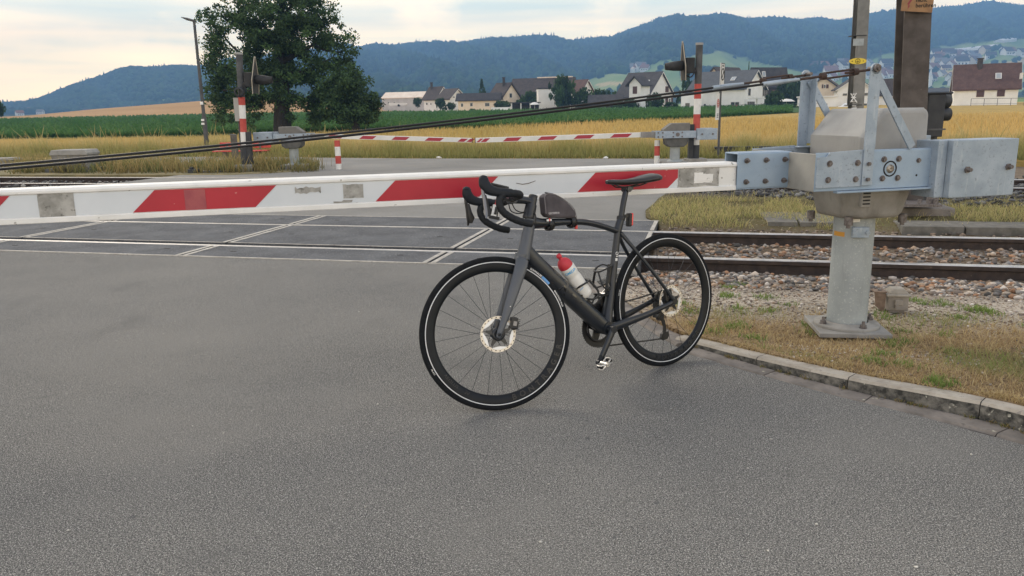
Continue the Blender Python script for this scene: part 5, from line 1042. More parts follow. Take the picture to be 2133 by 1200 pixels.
b = MB(); b.prism([(0, -.005), (sw_, -.03), (sw_+.03, .55), (.03, .55)], s0, sx_, A(0, 0, 1), -axy*.006); sgn = part(b, 'warning_sign', mat('orange_enamel', (.21, .105, .04), (.28, .15, .06), scale=9, rough=.5, streak=((6, 6, 3), (.30, .16, .05), .55, .8)), mast)
b = MB(); b.prism([(.075, .01), (.10, .05), (.085, .055), (.14, .14), (.125, .145), (.19, .26), (.165, .26), (.10, .155), (.115, .15), (.065, .065), (.08, .06)], s0-axy*.0068, sx_, A(0, 0, 1), -axy*.001); part(b, 'lightning_bolt', mat('sign_red', (.22, .02, .03), rough=.5), sgn)
for tx, yy in (('nicht', .108), ('berühren', .048)): text_mesh(tx, .062, 'sign_lettering', m_dark, sgn, lambda x, y, z, yy=yy: s0 + sx_*(.162+x) + A(0, 0, yy+y) - axy*(.0075+z), .0004, .0012, align='LEFT')
pb = D(1776, 340, 18.5); pb[2] = 0; pt_ = D(1795, 0, 18.5); psl = (pt_-pb)/(pt_[2]-pb[2]); pt_ = pb+psl*9.5
pole = thing('catenary_mast', 'slim weathered grey mast with an oval yellow earth plate, beyond the tracks', 'mast', pb)
b = MB(); hbeam(b, pb, pt_, .26, .24, .016, A(1, 0, 0), A(0, 1, 0)); part(b, 'steel_column', m_mast2, pole)
pp = lambda px, py, off=-.13: D(px, py, 18.5+off)
b = MB(); c0 = pp(1786.5, 127.5); b.prism([(.20*math.cos(a)*(1 if abs(math.cos(a)) < .9 else 1), .068*math.sin(a)) for a in np.linspace(0, 2*math.pi, 24, endpoint=False)], c0, A(1, 0, 0), A(0, 0, 1), A(0, -.008, 0)); pl = part(b, 'earth_plate', mat('yellow_enamel', (.68, .50, .03), rough=.45), pole)
b = MB(); c1 = c0+A(0, -.0095, 0); b.torus(c1, A(1, 0, 0), A(0, 0, 1), .052, .006, 24, 5, w=.002)
for w_, h_, dz_ in ((.008, .05, .022), (.066, .009, -.003), (.040, .008, -.018), (.018, .008, -.032)): b.box(c1+A(0, 0, dz_), (w_, .003, h_))
for s_ in (-1, 1): b.box(c1+A(.125*s_, 0, 0), (.028, .003, .008)); b.box(c1+A(.125*s_, 0, 0), (.008, .003, .022))
part(b, 'earth_symbol', m_dark, pl)
b = MB()
for y_ in (75, 219): q = pp(1786-(y_-75)*.065, y_, 0); b.box(q, (.30, .28, .02))
part(b, 'steel_strap', m_pblack, pole)
b = MB()
for (xa, ya), (xb, yb) in (((1772, 195), (1785, 214)), ((1784, 194), (1772, 213)), ((1773, 203), (1783, 203)), ((1773, 210), (1777, 212)), ((1780, 211), (1785, 211)), ((1776, 197), (1780, 196)), ((1775, 220), (1783, 221)), ((1774, 226), (1784, 225))):
    q0, q1 = pp(xa, ya), pp(xb, yb); b.cyl(q0, q1, .012, n=5)
part(b, 'chalk_marks', m_wpaint, pole)
b = MB(); q = pp(1788, 88); b.box(q, (.24, .01, .15)); part(b, 'worn_patch', m_colm, pole)
b = MB(); b.cyl(pp(1768, 218, -.1)+A(-.02, 0, 0), pp(1783, 0, -.1)+A(-.02, 0, 0), .022, n=8); part(b, 'earth_cable', m_plas, pole)
# dwarf signal cabinet, seen from behind
dsp = D(1950, 300, 9.75); dsp[2] = 0
dw = thing('dwarf_signal', 'black trackside signal cabinet with two stubby visors, right of the brown mast', 'signal', dsp)
b = MB(); q0, q1 = D(1921, 285, 9.75), D(1955, 196, 9.75); b.box((q0+q1)/2, (abs(q1[0]-q0[0])+.06, .25, abs(q1[2]-q0[2]))); b.box(A((q0[0]+q1[0])/2, q0[1], q1[2]+.01), (.36, .29, .02)); cb2 = part(b, 'cabinet', m_pblack, dw, bevel=.008)
b = MB(); b.box(A((q0[0]+q1[0])/2, q0[1]-.128, q0[2]+.09), (.27, .006, .02)); part(b, 'cabinet_seam', m_pgrey, cb2)
b = MB(); b.cyl(A(dsp[0]-.05, 9.75, 0), A(dsp[0]-.05, 9.75, q0[2]), .05, n=12); part(b, 'stand', m_pgrey, dw)
for py in (211, 238): b = MB(); q = D(1958, py, 9.75); b.lathe(q-A(.02, 0, 0), (1, .12, -.02), [(.078, 0), (.082, .03), (.080, .13), (.070, .135), (.070, .05), (0, .05)], 18); part(b, 'visor', m_pblack, dw)
# street lamp
lb = A(*T(425, 321)); lb = A((425-PX0)/PXK*28.2, 28.2, ZT((425-PX0)/PXK*28.2, 28.2)); ltp = D(404, 42, 28.2)
lamp = thing('street_lamp', 'slim grey street lamp with a flat head, left of the big tree', 'street lamp', lb)
b = MB(); b.cyl(lb, lb+(ltp-lb)*.3, .085, .075, 14); b.cyl(lb+(ltp-lb)*.3, ltp, .06, .045, 14); part(b, 'pole', mat('lamp_grey', (.05, .053, .057), (.085, .087, .09), scale=3, rough=.6, metal=.2), lamp)
b = MB(); hl, hr = D(379, 36.5, 28.2), D(405, 44, 28.2); w_ = unit(hr-hl); b.sweep([hl, hl*.6+hr*.4, hr], [(.10, .012), (.13, .045), (.08, .04)], (0, 1, 0), 12); part(b, 'lamp_head', m_pgrey, lamp)
for py in (215, 250, 258): b = MB(); q = D(420+(py-215)*.06, py, 28.1); b.box(q, (.10, .03, .10 if py == 215 else .07)); part(b, 'sticker', m_wpaint, lamp)
# bench
bp0 = D(505, 321, 26.3); bz = ZT(bp0[0], 26.3); bpp = A(bp0[0], 26.3, bz)
bench = thing('park_bench', 'red slatted bench in the grass behind the left signal post', 'bench', bpp)
m_bred = mat('bench_red', (.50, .035, .03), (.58, .05, .04), scale=8, rough=.5)
bw_ = 112/FPX*26.3
b = MB()
for k in range(3): b.box(bpp+A(0, -.20+.13*k, .21), (bw_, .11, .035))
part(b, 'seat', m_bred, bench, bevel=.006)
b = MB()
for k in range(2): b.box(bpp+A(.05, .22+.03*k, .34+.09*k), (bw_-.1, .03, .11))
part(b, 'backrest', m_bred, bench, bevel=.006)
for s_ in (-1, 1): b = MB(); b.box(bpp+A(s_*.55, -.02, .04), (.12, .40, .34), taper=.7); b.box(bpp+A(s_*.55, .2, .28), (.06, .05, .36)); part(b, 'leg', m_gut, bench, bevel=.01)
wp = G(494, 346); t = thing('wooden_post', 'weathered wooden post between the bench and the left signal', 'post', wp)
b = MB(); b.box(wp+A(-.02, 0, .42), (.15, .15, .84), taper=.92); part(b, 'post', mat('old_wood', (.10, .09, .078), (.17, .15, .13), scale=12, rough=.9, streak=((30, 30, 2), (.07, .06, .05), .5, .8)), t, bevel=.01); b = MB(); b.box(wp+A(-.05, 0, .845), (.13, .13, .02), taper=.6); part(b, 'post_top', m_pgrey, t)
# cable cabinets
def cabinet(px0, px1, pyt, pyb, lab):
    a_, c_ = G(px0, pyb), G(px1, pyb); w_ = (c_[0]-a_[0]); p = (a_+c_)/2; hgt = D(px0, pyt, p[1])[2]
    t = thing('cable_cabinet', lab, 'cabinet', p, 'concrete trackside cabinets')
    b = MB(); b.box(p+A(0, .3, hgt*.42+.06), (w_, .6, hgt*.70)); part(b, 'body', mat('cabinet_concrete', (.17, .165, .155), (.25, .24, .225), scale=4, rough=.9, streak=((6, 6, 1.5), (.11, .105, .095), .5, .8)), t, bevel=.02)
    b = MB(); b.prism([(-w_*.52, hgt*.76), (-w_*.52, hgt*.86), (-w_*.46, hgt), (w_*.46, hgt), (w_*.52, hgt*.86), (w_*.52, hgt*.76)], p+A(0, -.03, 0), (1, 0, 0), (0, 0, 1), A(0, .66, 0)); part(b, 'lid', mat('lid_concrete', (.24, .235, .225), (.32, .31, .29), scale=5, rough=.9), t, bevel=.015)
    b = MB(); b.box(p+A(0, .25, .03), (w_*1.25, .8, .14)); part(b, 'base_slab', m_pgrey, t)
cabinet(116, 181, 313, 359, 'grey concrete cable cabinet with a rounded lid in the grass at the left'); cabinet(-60, 14, 331, 352, 'low grey cabinet cut by the left picture edge')
jd = G(404, 361); t = thing('track_device', 'small black bolted device beside the far track near the left signal', 'device', jd); b = MB(); b.box(jd+A(0, 0, .05), (.22, .2, .10)); b.box(jd+A(.5, .05, .02), (.7, .12, .05)); part(b, 'body', m_pblack, t, bevel=.01); b = MB(); b.cyl(jd+A(-.04, -.02, .1), jd+A(-.04, -.02, .15), .05, n=10); b.cyl(jd+A(.06, -.02, .1), jd+A(.06, -.02, .13), .03, n=8); part(b, 'terminal', m_pblack, t)
# low dark sleeper wall
w0, w1 = G(1487, 326), G(1680, 324); t = thing('retaining_wall', 'low dark timber sleeper wall behind the sign pole at the edge of the grass', 'low wall', (w0+w1)/2)
b = MB(); b.box((w0+w1)/2+A(0, 0, .12), (np.linalg.norm(w1-w0), .2, .25), np.stack([unit(w1-w0), np.cross((0, 0, 1), unit(w1-w0)), A(0, 0, 1)])); part(b, 'timber', mat('black_timber', (.022, .023, .026), (.05, .05, .052), scale=8, rough=.9), t, bevel=.01)
b = MB(); b.box((w0+w1)/2+A(0, -.0, .255), (np.linalg.norm(w1-w0), .23, .02), np.stack([unit(w1-w0), np.cross((0, 0, 1), unit(w1-w0)), A(0, 0, 1)])); part(b, 'capping', m_pgrey, t)
# road sign pole seen almost edge on
sp0 = G(1496, 329); sgp = thing('sign_pole', 'thin grey pole with two narrow white traffic signs seen almost edge on', 'traffic sign', sp0)
stp = D(1503, 131, sp0[1]); b = MB(); b.cyl(sp0, stp, .032, n=12); part(b, 'pole', m_pgrey, sgp)
Ysg = sp0[1]-.30
def tilted(name, x0, x1, y0, y1, ring, red):
    p0, p1 = D(x0, y1, Ysg), D(x1, y0, Ysg); wv = p1[0]-p0[0]; hgt = p1[2]-p0[2]; ex = A(math.cos(R_(61)), math.sin(R_(61)), 0); wid = wv/(ex[0]-ex[1]*p0[0]/p0[1]); nrm = unit(np.cross(ex, (0, 0, 1))); o_ = D(x0, y1, Ysg-wid*ex[1]/2)
    b = MB(); b.prism([(0, 0), (wid, 0), (wid, hgt), (0, hgt)], o_, ex, A(0, 0, 1), -nrm*.02); s_ = part(b, name, m_pwhite, sgp)
    b = MB(); cc_ = o_+ex*wid/2+A(0, 0, hgt*.52 if red is None else hgt*.62)+nrm*.004; R0 = wid*.36
    b.torus(cc_, ex, A(0, 0, 1), R0, R0*.13, 28, 6, w=.004)
    if red is None: b.cyl(cc_-ex*R0*.6-A(0, 0, R0*.6), cc_+ex*R0*.6+A(0, 0, R0*.6), R0*.09, n=6); b.box(cc_+A(0, 0, hgt*.36), (wid*.4, .006, hgt*.05), np.stack([ex, nrm, A(0, 0, 1)]))
    else: b.box(cc_, (R0*1.1, .006, R0*.3), np.stack([ex, nrm, A(0, 0, 1)])); b.box(cc_+A(0, 0, R0*.5), (R0*.5, .006, R0*.4), np.stack([ex, nrm, A(0, 0, 1)])); b.box(cc_-A(0, 0, R0*.5), (R0*.5, .006, R0*.4), np.stack([ex, nrm, A(0, 0, 1)]))
    part(b, 'sign_symbol', m_dark if red is None else m_pred, s_)
    b = MB()
    if red is None:
        for q in ((wid/2, .012, wid*.92, .016), (wid/2, hgt-.012, wid*.92, .016), (.02, hgt/2, .016, hgt-.03), (wid-.02, hgt/2, .016, hgt-.03)): b.box(o_+ex*q[0]+A(0, 0, q[1])+nrm*.003, (q[2], .006, q[3]), np.stack([ex, nrm, A(0, 0, 1)]))
    else:
        for q in (.10, .16, .22): b.box(o_+ex*wid/2+A(0, 0, hgt*q)+nrm*.003, (wid*.55, .006, hgt*.025), np.stack([ex, nrm, A(0, 0, 1)]))
    part(b, 'sign_border' if red is None else 'sign_text_lines', m_pblack, s_)
tilted('sign_plate', 1500.5, 1510.5, 131, 180, 1, None); tilted('sign_plate', 1491.5, 1499.5, 194, 250, 1, 1)
# track junction box beside the pedestal
jb = G(1853, 642, .03); t = thing('track_junction_box', 'small weathered grey brown cast junction box on the gravel beside the pedestal', 'junction box', jb)
m_jb = mat('cast_junction', (.20, .175, .15), (.30, .27, .235), scale=12, rough=.9, bump=.4, bscale=90)
jx = np.stack([A(.98, -.17, 0), A(.17, .98, 0), A(0, 0, 1)]); J = lambda x, y, z: jb + jx[0]*x + jx[1]*y + A(0, 0, z)
b = MB(); b.box(J(.03, 0, .045), (.125, .13, .09), jx); b.box(J(.03, -.072, .055), (.05, .02, .035), jx); b.cyl(J(.02, -.066, .03), J(.02, -.09, .03), .014, n=8); b.box(J(.03, 0, .005), (.09, .10, .05), jx); part(b, 'box', m_jb, t, bevel=.008)
b = MB(); b.box(J(.03, 0, .098), (.150, .155, .016), jx); b.box(J(.032, .0, .122), (.120, .125, .034), jx, taper=.62); part(b, 'lid', mat('cast_lid', (.27, .245, .21), (.36, .33, .29), scale=12, rough=.9, bump=.4, bscale=90), t, bevel=.008)
b = MB(); b.prism([(-.115, .115), (-.045, .108), (-.048, .0), (-.065, -.01), (-.105, .03)], J(0, -.06, 0), jx[0], A(0, 0, 1), jx[1]*.008); b.box(J(-.08, -.02, .118), (.075, .09, .008), jx); part(b, 'bracket', mat('rust_bracket', (.14, .095, .07), (.22, .16, .12), scale=20, rough=.9), t); b = MB(); b.cyl(J(-.08, -.03, .12), J(-.08, -.03, .132), .012, n=6); part(b, 'bracket_bolt', m_bolt, t)
# cable trough lids
def lid(px0, px1, pyf, pyb_, lab, z=.03):
    a_, c_, d_, e_ = G(px0, pyf, z), G(px1, pyf+ (px1-px0)*.012, z), G(px1-12, pyb_+(px1-px0)*.010, z), G(px0-20, pyb_, z)
    t = thing('cable_trough_lid', lab, 'concrete lid', (a_+d_)/2, 'concrete cable trough lids'); b = MB(); P = [q for q in (a_, c_, d_, e_)]
    b.add(P + [q-A(0, 0, .12) for q in P], [(0, 1, 2, 3), (7, 6, 5, 4), (0, 4, 5, 1), (1, 5, 6, 2), (2, 6, 7, 3), (3, 7, 4, 0)]); part(b, 'lid', mat('lid_stone', (.10, .095, .082), (.165, .155, .138), scale=9, rough=.95, bump=.5, bscale=70), t, bevel=.008)
lid(1600, 1662, 462, 441, 'left concrete trough lid at the edge of the trackside grass'); lid(1668, 1745, 463, 442, 'concrete trough lid ending behind the pedestal'); lid(1880, 2010, 471, 459, 'long concrete trough lid right of the pedestal'); lid(2014, 2180, 473, 461, 'concrete trough lid cut by the right picture edge')
lt = []
for px_, py_ in ((915, 330), (1408, 331), (1262, 331)):
    q = G(px_, py_); t = thing('litter', ['crumpled white paper on the far road edge below the arm joint', 'small white scrap on the road edge near the right far pedestal', 'tiny pale scrap at the grass edge behind the far barrier'][len(lt)], 'litter', q); lt.append(t)
    b = MB(); b.add(ICO_V*A(.09, .05, .04)*(1+RNG.uniform(-.4, .3, (12, 1)))+q+A(0, 0, .03), [tuple(f) for f in ICO_F]); part(b, 'paper', m_wpaint, t)
# ------------------------------------------------------------------ houses beyond the fields
m_wallw = mat('white_render', (.74, .73, .70), (.82, .81, .78), scale=.7, rough=.9, streak=((1.2, 1.2, .25), (.60, .59, .56), .62, .9))
m_wallc = mat('cream_render', (.68, .57, .44), (.76, .65, .51), scale=.7, rough=.9, streak=((1.2, 1.2, .25), (.42, .36, .29), .62, .9))
m_wallg = mat('grey_cladding', (.42, .40, .38), (.50, .48, .46), scale=.8, rough=.8)
m_roofb = mat('brown_tiles', (.050, .038, .035), (.085, .065, .058), scale=1.6, rough=.9, streak=((.8, 14, 14), (.035, .028, .027), .5, .7), bump=.5, bscale=8, bdist=.05)
m_roofr = mat('red_brown_tiles', (.085, .045, .038), (.125, .070, .058), scale=1.2, rough=.9, streak=((14, 14, 2), (.06, .034, .03), .5, .7))
m_roofg = mat('slate_roof', (.060, .065, .075), (.080, .086, .096), scale=1.5, rough=.8)
m_roofd = mat('dark_tiles', (.035, .032, .036), (.058, .053, .057), scale=1.4, rough=.85)
m_roofl = mat('pale_metal_roof', (.62, .50, .40), (.70, .60, .50), scale=.5, rough=.6)
m_glass = mat('window_glass', (.025, .03, .035), rough=.15, spec=.6)
m_trim = mat('white_trim', (.66, .65, .62), rough=.6)
m_shut = mat('brown_shutter', (.075, .035, .028), (.10, .05, .04), scale=5, rough=.7)
m_wood = mat('dark_boards', (.035, .030, .027), (.065, .055, .05), scale=2, rough=.9)
def house(lab, corner, gpx, spx, base, eave, ridge, Y, yaw, wall, roof, wins=(), chim=(), name='house', over=.45, cat='house', flat=False, skylight=(), dormer=None, group='houses behind the fields'):
    m = Y/FPX; yw = R_(yaw); sg = -1 if yaw < 0 else 1
    w = gpx*m/abs(math.sin(yw)); l = spx*m/math.cos(yw); he = (base-eave)*m; hr = (base-ridge)*m
    ex, ey, ez = A(math.cos(yw), math.sin(yw), 0), A(-math.sin(yw), math.cos(yw), 0), A(0, 0, 1)
    cn = D(corner, base, Y); o = cn - ex*(l/2)*(1 if yaw < 0 else -1) + ey*(w/2)
    t = thing(name, lab, cat, o, group)
    b = MB(); prof = [(-w/2, -1.2), (-w/2, he), (0, hr), (w/2, he), (w/2, -1.2)] if not flat else [(-w/2, -1.2), (-w/2, he), (w/2, he), (w/2, -1.2)]
    b.prism(prof, o-ex*l/2, ey, ez, ex*l); wl = part(b, 'walls', wall, t)
    th_ = .22
    if flat:
        b = MB(); b.box(o+ez*(he+.13), (l+over, w+over, .26), np.stack([ex, ey, ez])); rf = part(b, 'roof', roof, t)
    else:
        b = MB(); sl_ = (hr-he)/(w/2); ov = over
        for s_ in (-1, 1):
            b.prism([(0, hr+.02), (s_*(w/2+ov), he-sl_*ov+.02), (s_*(w/2+ov), he-sl_*ov+.02+th_), (0, hr+.02+th_)], o-ex*(l/2+ov), ey, ez, ex*(l+2*ov))
        rf = part(b, 'roof', roof, t)
        b = MB(); fx = (l/2+ov+.02)
        for e_ in (-1, 1):
            for s_ in (-1, 1): b.prism([(0, hr-.06), (s_*(w/2+ov), he-sl_*ov-.06), (s_*(w/2+ov), he-sl_*ov+.12), (0, hr+.12)], o+ex*fx*e_, ey, ez, ex*.03*e_)
        part(b, 'verge_board', m_trim if wall is m_wallw else m_wood, rf)
    front_n = -ey; front_o = o-ey*w/2; gab_n = ex if yaw < 0 else -ex; gab_o = o+gab_n*l/2
    for face, x0, x1, y0, y1, kind in wins:
        fo, fn = (front_o, front_n) if face == 's' else (gab_o, gab_n)
        p = [PL(x, y, fo, fn) for x, y in ((x0, y1), (x1, y1), (x1, y0), (x0, y0))]; c_ = (p[0]+p[2])/2; rt = unit((p[1]-p[0])*A(1, 1, 0)); ww = np.linalg.norm((p[1]-p[0])*A(1, 1, 0)); hh = abs(p[3][2]-p[0][2]); ax3 = np.stack([rt, fn, ez])
        b = MB()
        if kind == 'shut':
            b.box(c_+fn*.04, (ww, .10, hh), ax3); part(b, 'shutter', m_shut, t); continue
        b.box(c_+fn*.03, (ww, .08, hh), ax3); wf = part(b, 'door' if kind == 'door' else 'window', m_trim, t)
        b = MB(); k_ = max(1, int(round(ww/.9)))
        for q in range(k_): b.box(c_+rt*ww*((q+.5)/k_-.5)+fn*.075, (ww/k_-.10, .02, hh-.14), ax3)
        part(b, 'pane', m_glass, wf)
        if kind == 'sh2':
            for s_ in (-1, 1): b = MB(); b.box(c_+rt*s_*(ww*.75)+fn*.05, (ww*.5, .06, hh), ax3); part(b, 'shutter', m_shut, t)
    for f_, hgt in chim:
        b = MB(); p = o+ex*l*f_+ey*(-w*.08); b.box(p+ez*(hr+hgt*.2), (.55, .55, hgt+.8)); ch = part(b, 'chimney', m_wood, rf); b = MB(); b.box(p+ez*(hr+hgt*.2+hgt*.5+.45), (.75, .75, .12)); part(b, 'chimney_cap', m_roofd, ch)
    if not flat:
        sn_ = unit(-ey*(hr-he)+ez*(w/2)); sd2 = unit(-ey*(w/2)-ez*(hr-he))
        for fx_, fy_ in skylight:
            b = MB(); p = o+ez*hr+ex*l*fx_+sd2*np.hypot(w/2, hr-he)*fy_+sn_*(th_+.05); b.box(p, (.8, 1.1, .08), np.stack([ex, sd2, sn_])); s2 = part(b, 'skylight', m_trim, rf); b = MB(); b.box(p+sn_*.05, (.6, .9, .02), np.stack([ex, sd2, sn_])); part(b, 'skylight_pane', mat('sky_glass', (.3, .33, .36), rough=.1, spec=.8), s2)
    return dict(t=t, o=o, ex=ex, ey=ey, w=w, l=l, he=he, hr=hr, rf=rf)
house('long low pale warehouse with a bright metal roof, farthest left of the buildings', 893, 14, 100, 223, 204, 193, 235, -20, m_wallg, m_roofl, [('s', 795, 798, 213, 218, 'w'), ('s', 808, 811, 212, 217, 'w'), ('s', 820, 823, 212, 217, 'w')], name='warehouse', cat='warehouse', over=.2)
house('small white house with brown roof and chimney next to the warehouse', 908, 26, 26, 223, 206, 184, 195, -38, m_wallw, m_roofb, [('g', 916, 919, 199, 203, 'w'), ('s', 888, 891, 214, 219, 'w'), ('s', 897, 899, 214, 219, 'w')], [(-.3, 1.1)])
house('twin white gabled house with brown roof, right of the chimney house', 937, 30, 26, 224, 206, 188, 184, -40, m_wallw, m_roofb, [('g', 943, 947, 201, 204, 'w')])
house('low cream wing with a dark flat pitched roof and small windows', 1040, 3, 84, 233, 207, 197, 166, -8, m_wallc, m_roofd, [('s', 960, 965, 215, 223, 'sh'), ('s', 979, 985, 214, 222, 'sh'), ('s', 1010, 1020, 214, 222, 'w'), ('s', 1031, 1036, 213, 219, 'w')], cat='house wing')
house('cream gabled house with a steep brown roof and chimney in front of the barn', 1044, 40, 26, 234, 206, 177, 168, -42, m_wallc, m_roofb, [('g', 1061, 1066, 194, 204, 'w'), ('g', 1066, 1071, 213, 223, 'door')], [(.1, 1.2)])
bn_ = house('huge old barn with a sagging brown tiled roof and pale ridge strip', 1186, 22, 120, 236, 203, 165, 205, -16, m_wood, m_roofb, (), (), 'barn', .6, 'barn', skylight=[(-.05, .65)])
b = MB(); b.box(bn_['o']+A(0, 0, 1)*(bn_['hr']+.3)+bn_['ex']*3, (bn_['l']*.6, .5, .3), np.stack([bn_['ex'], bn_['ey'], A(0, 0, 1)])); part(b, 'ridge_strip', m_roofl, bn_['rf'])
house('tall plain white wall of a flat roofed building left of the leafy tree', 1122, 3, 42, 244, 189, 187, 156, 12, m_wallw, m_roofd, [('s', 1137, 1142, 233, 239, 'w')], flat=True, name='house', over=.15)
house('small white gabled house with reddish roof half hidden behind trees', 1210, 27, 24, 235, 192, 171, 166, -42, m_wallw, m_roofr, [('g', 1216, 1220, 196, 204, 'w')])
h6 = house('white house with dark brown roof and a gabled dormer, in the middle of the row', 1349, 66, 56, 237, 201, 155, 150, -42, m_wallw, m_roofd, [('g', 1386, 1392, 180, 192, 'shut'), ('g', 1386, 1391, 204, 216, 'shut'), ('g', 1393, 1396, 205, 216, 'w'), ('g', 1398, 1401, 204, 216, 'shut'), ('s', 1316, 1319, 208, 220, 'door'), ('s', 1331, 1335, 205, 213, 'w')], skylight=[(.25, .45)])
# dormer of that house
dx_ = D(1319, 200, 147.2); m_ = 147.2/FPX
b = MB(); o_ = D(1310, 236, 147.2); dw_ = unit(h6['ex']*1.0); b.prism([(0, -.5), (0, 5.3), (1.25, 6.4), (2.5, 5.3), (2.5, -.5)], o_, h6['ex'], A(0, 0, 1), h6['ey']*3.0); dm = part(b, 'dormer', m_wallw, h6['t'])
b = MB()
for s_ in (-1, 1): b.prism([(1.25, 6.42), (1.25+s_*1.8, 4.75), (1.25+s_*1.8, 4.97), (1.25, 6.64)], o_-h6['ey']*.5, h6['ex'], A(0, 0, 1), h6['ey']*3.6)
part(b, 'dormer_roof', m_roofd, dm)
b = MB(); b.box(o_+h6['ex']*1.25+A(0, 0, 4.1)-h6['ey']*.03, (.9, .1, 1.3), np.stack([h6['ex'], h6['ey'], A(0, 0, 1)])); part(b, 'shutter', m_shut, dm)
house('low dark wooden shed between the trees and the white dormer house', 1292, 5, 60, 241, 213, 201, 148, -8, m_wood, m_roofd, (), (), 'shed', .5, 'shed')
h7 = house('big white modern house with grey roof and pergola behind the right signal', 1550, 66, 95, 232, 186, 151, 140, -39, m_wallw, m_roofg, [('s', 1522, 1540, 212, 232, 'door'), ('g', 1558, 1563, 184, 200, 'w'), ('g', 1588, 1599, 181, 201, 'w'), ('g', 1608, 1613, 187, 194, 'shut'), ('s', 1466, 1471, 216, 221, 'w'), ('s', 1458, 1461, 216, 221, 'w'), ('g', 1556, 1571, 211, 231, 'door')], skylight=[(.2, .5)])
b = MB(); c_ = D(1574, 205, 136.6); b.box(c_+h7['ex']*.3, (1.6, 4.6, .22), np.stack([h7['ex'], h7['ey'], A(0, 0, 1)])); pg = part(b, 'pergola', m_trim, h7['t'])
b = MB(); q = D(1576, 219, 136.2); b.box(q, (.18, .18, 2.6)); part(b, 'pergola_post', m_trim, pg)
house('flat roofed white annex with railing left of the big modern house', 1461, 3, 40, 234, 196, 195, 137, -10, m_wallw, m_roofd, [('s', 1427, 1437, 214, 224, 'w')], flat=True, over=.1, cat='house annex')
house('brown gabled house behind the grey roof, left one', 1502, 24, 62, 215, 164, 145, 168, 40, m_wallc, m_roofb)
house('dark roofed house peeking over the grey roof, right one', 1568, 4, 74, 215, 170, 147, 166, 18, m_wood, m_roofd, skylight=[(-.2, .5)])
house('long flat white garage with a pale roof edge behind the barrier strut', 1742, 4, 72, 231, 204, 203, 136, -12, m_wallw, m_trim, (), (), 'garage', .4, 'garage', True)
house('cream house with brown roof and brown shutters above the garage', 1747, 56, 26, 228, 187, 164, 152, 62, m_wallc, m_roofb, [('G', 1712, 1715, 176, 184, 'shut'), ('G', 1716, 1720, 176, 184, 'w'), ('G', 1721, 1726, 176, 184, 'shut')])
house('white gabled house behind the slim grey mast', 1813, 64, 8, 228, 187, 165, 146, 78, m_wallw, m_roofd, [('G', 1794, 1808, 193, 200, 'w'), ('G', 1755, 1765, 194, 200, 'w'), ('G', 1798, 1806, 215, 222, 'w')])
house('house with brown hipped roof between the strut and the thick mast', 1818, 4, 50, 228, 192, 170, 158, 12, m_wallw, m_roofb, [('s', 1845, 1850, 205, 212, 'w')])
house('white farmhouse with big red brown roof and arched shutters at the right edge', 2118, 34, 102, 218, 183, 137, 118, -26, m_wallw, m_roofr, [('s', 2034, 2050, 188, 202, 'shut'), ('s', 2077, 2093, 187, 201, 'shut'), ('g', 2124, 2130, 152, 164, 'w')], [(-.12, .8)], over=.35, skylight=[(.18, .55)])
house('long grey industrial hall with a dull roof beyond the dwarf signal', 2036, 4, 112, 206, 190, 184, 235, -9, m_wallg, m_roofg, [('s', 1945, 1950, 192, 197, 'w'), ('s', 1962, 1967, 192, 197, 'w'), ('s', 1980, 1985, 192, 197, 'w'), ('s', 2000, 2005, 192, 197, 'w')], name='industrial_hall', cat='industrial hall')
house('low black open shed left of the farmhouse', 1995, 4, 82, 217, 196, 193, 132, -9, m_wood, m_roofd, (), (), 'shed', .6, 'shed', True)
# carport by the cream house
cpo = D(1066, 238, 150); mm = 150/FPX; t = thing('carport', 'low white walled carport with dark open bays below the cream house', 'carport', cpo)
b = MB(); b.box(cpo+A(-2.0, 0, .55), (3.6, 3, 1.5)); part(b, 'wall', m_wallw, t); b = MB(); b.box(cpo+A(2.6, 0, 2.05), (5.6, 3.4, .18)); part(b, 'roof', m_roofd, t); b = MB(); b.box(cpo+A(2.6, 1.5, 1), (5.4, .15, 2)); part(b, 'back_wall', m_wood, t)
for k in range(4): b = MB(); b.box(cpo+A(.0+1.72*k, -1.5, 1), (.2, .2, 2.1)); part(b, 'post', m_trim, t)
# parasols
for px_, py0, py1, Y_, hw, lab in ((1114, 214, 236, 148, 10, 'white domed parasol beside the tall white wall'), (1637, 207, 231, 134, 17, 'flat white garden parasol in front of the dark trees')):
    p = D(px_, py1, Y_); hgt = (py1-py0)*Y_/FPX; t = thing('garden_parasol', lab, 'parasol', p); b = MB(); b.cyl(p, p+A(0, 0, hgt), .04, n=8); part(b, 'pole', m_trim, t)
    b = MB(); R0 = hw*Y_/FPX; b.lathe(p, (0, 0, 1), [(R0, hgt-.45), (R0*.6, hgt-.12), (0, hgt), (R0*.58, hgt-.16), (R0*.98, hgt-.48)], 12); part(b, 'canopy', m_trim, t)
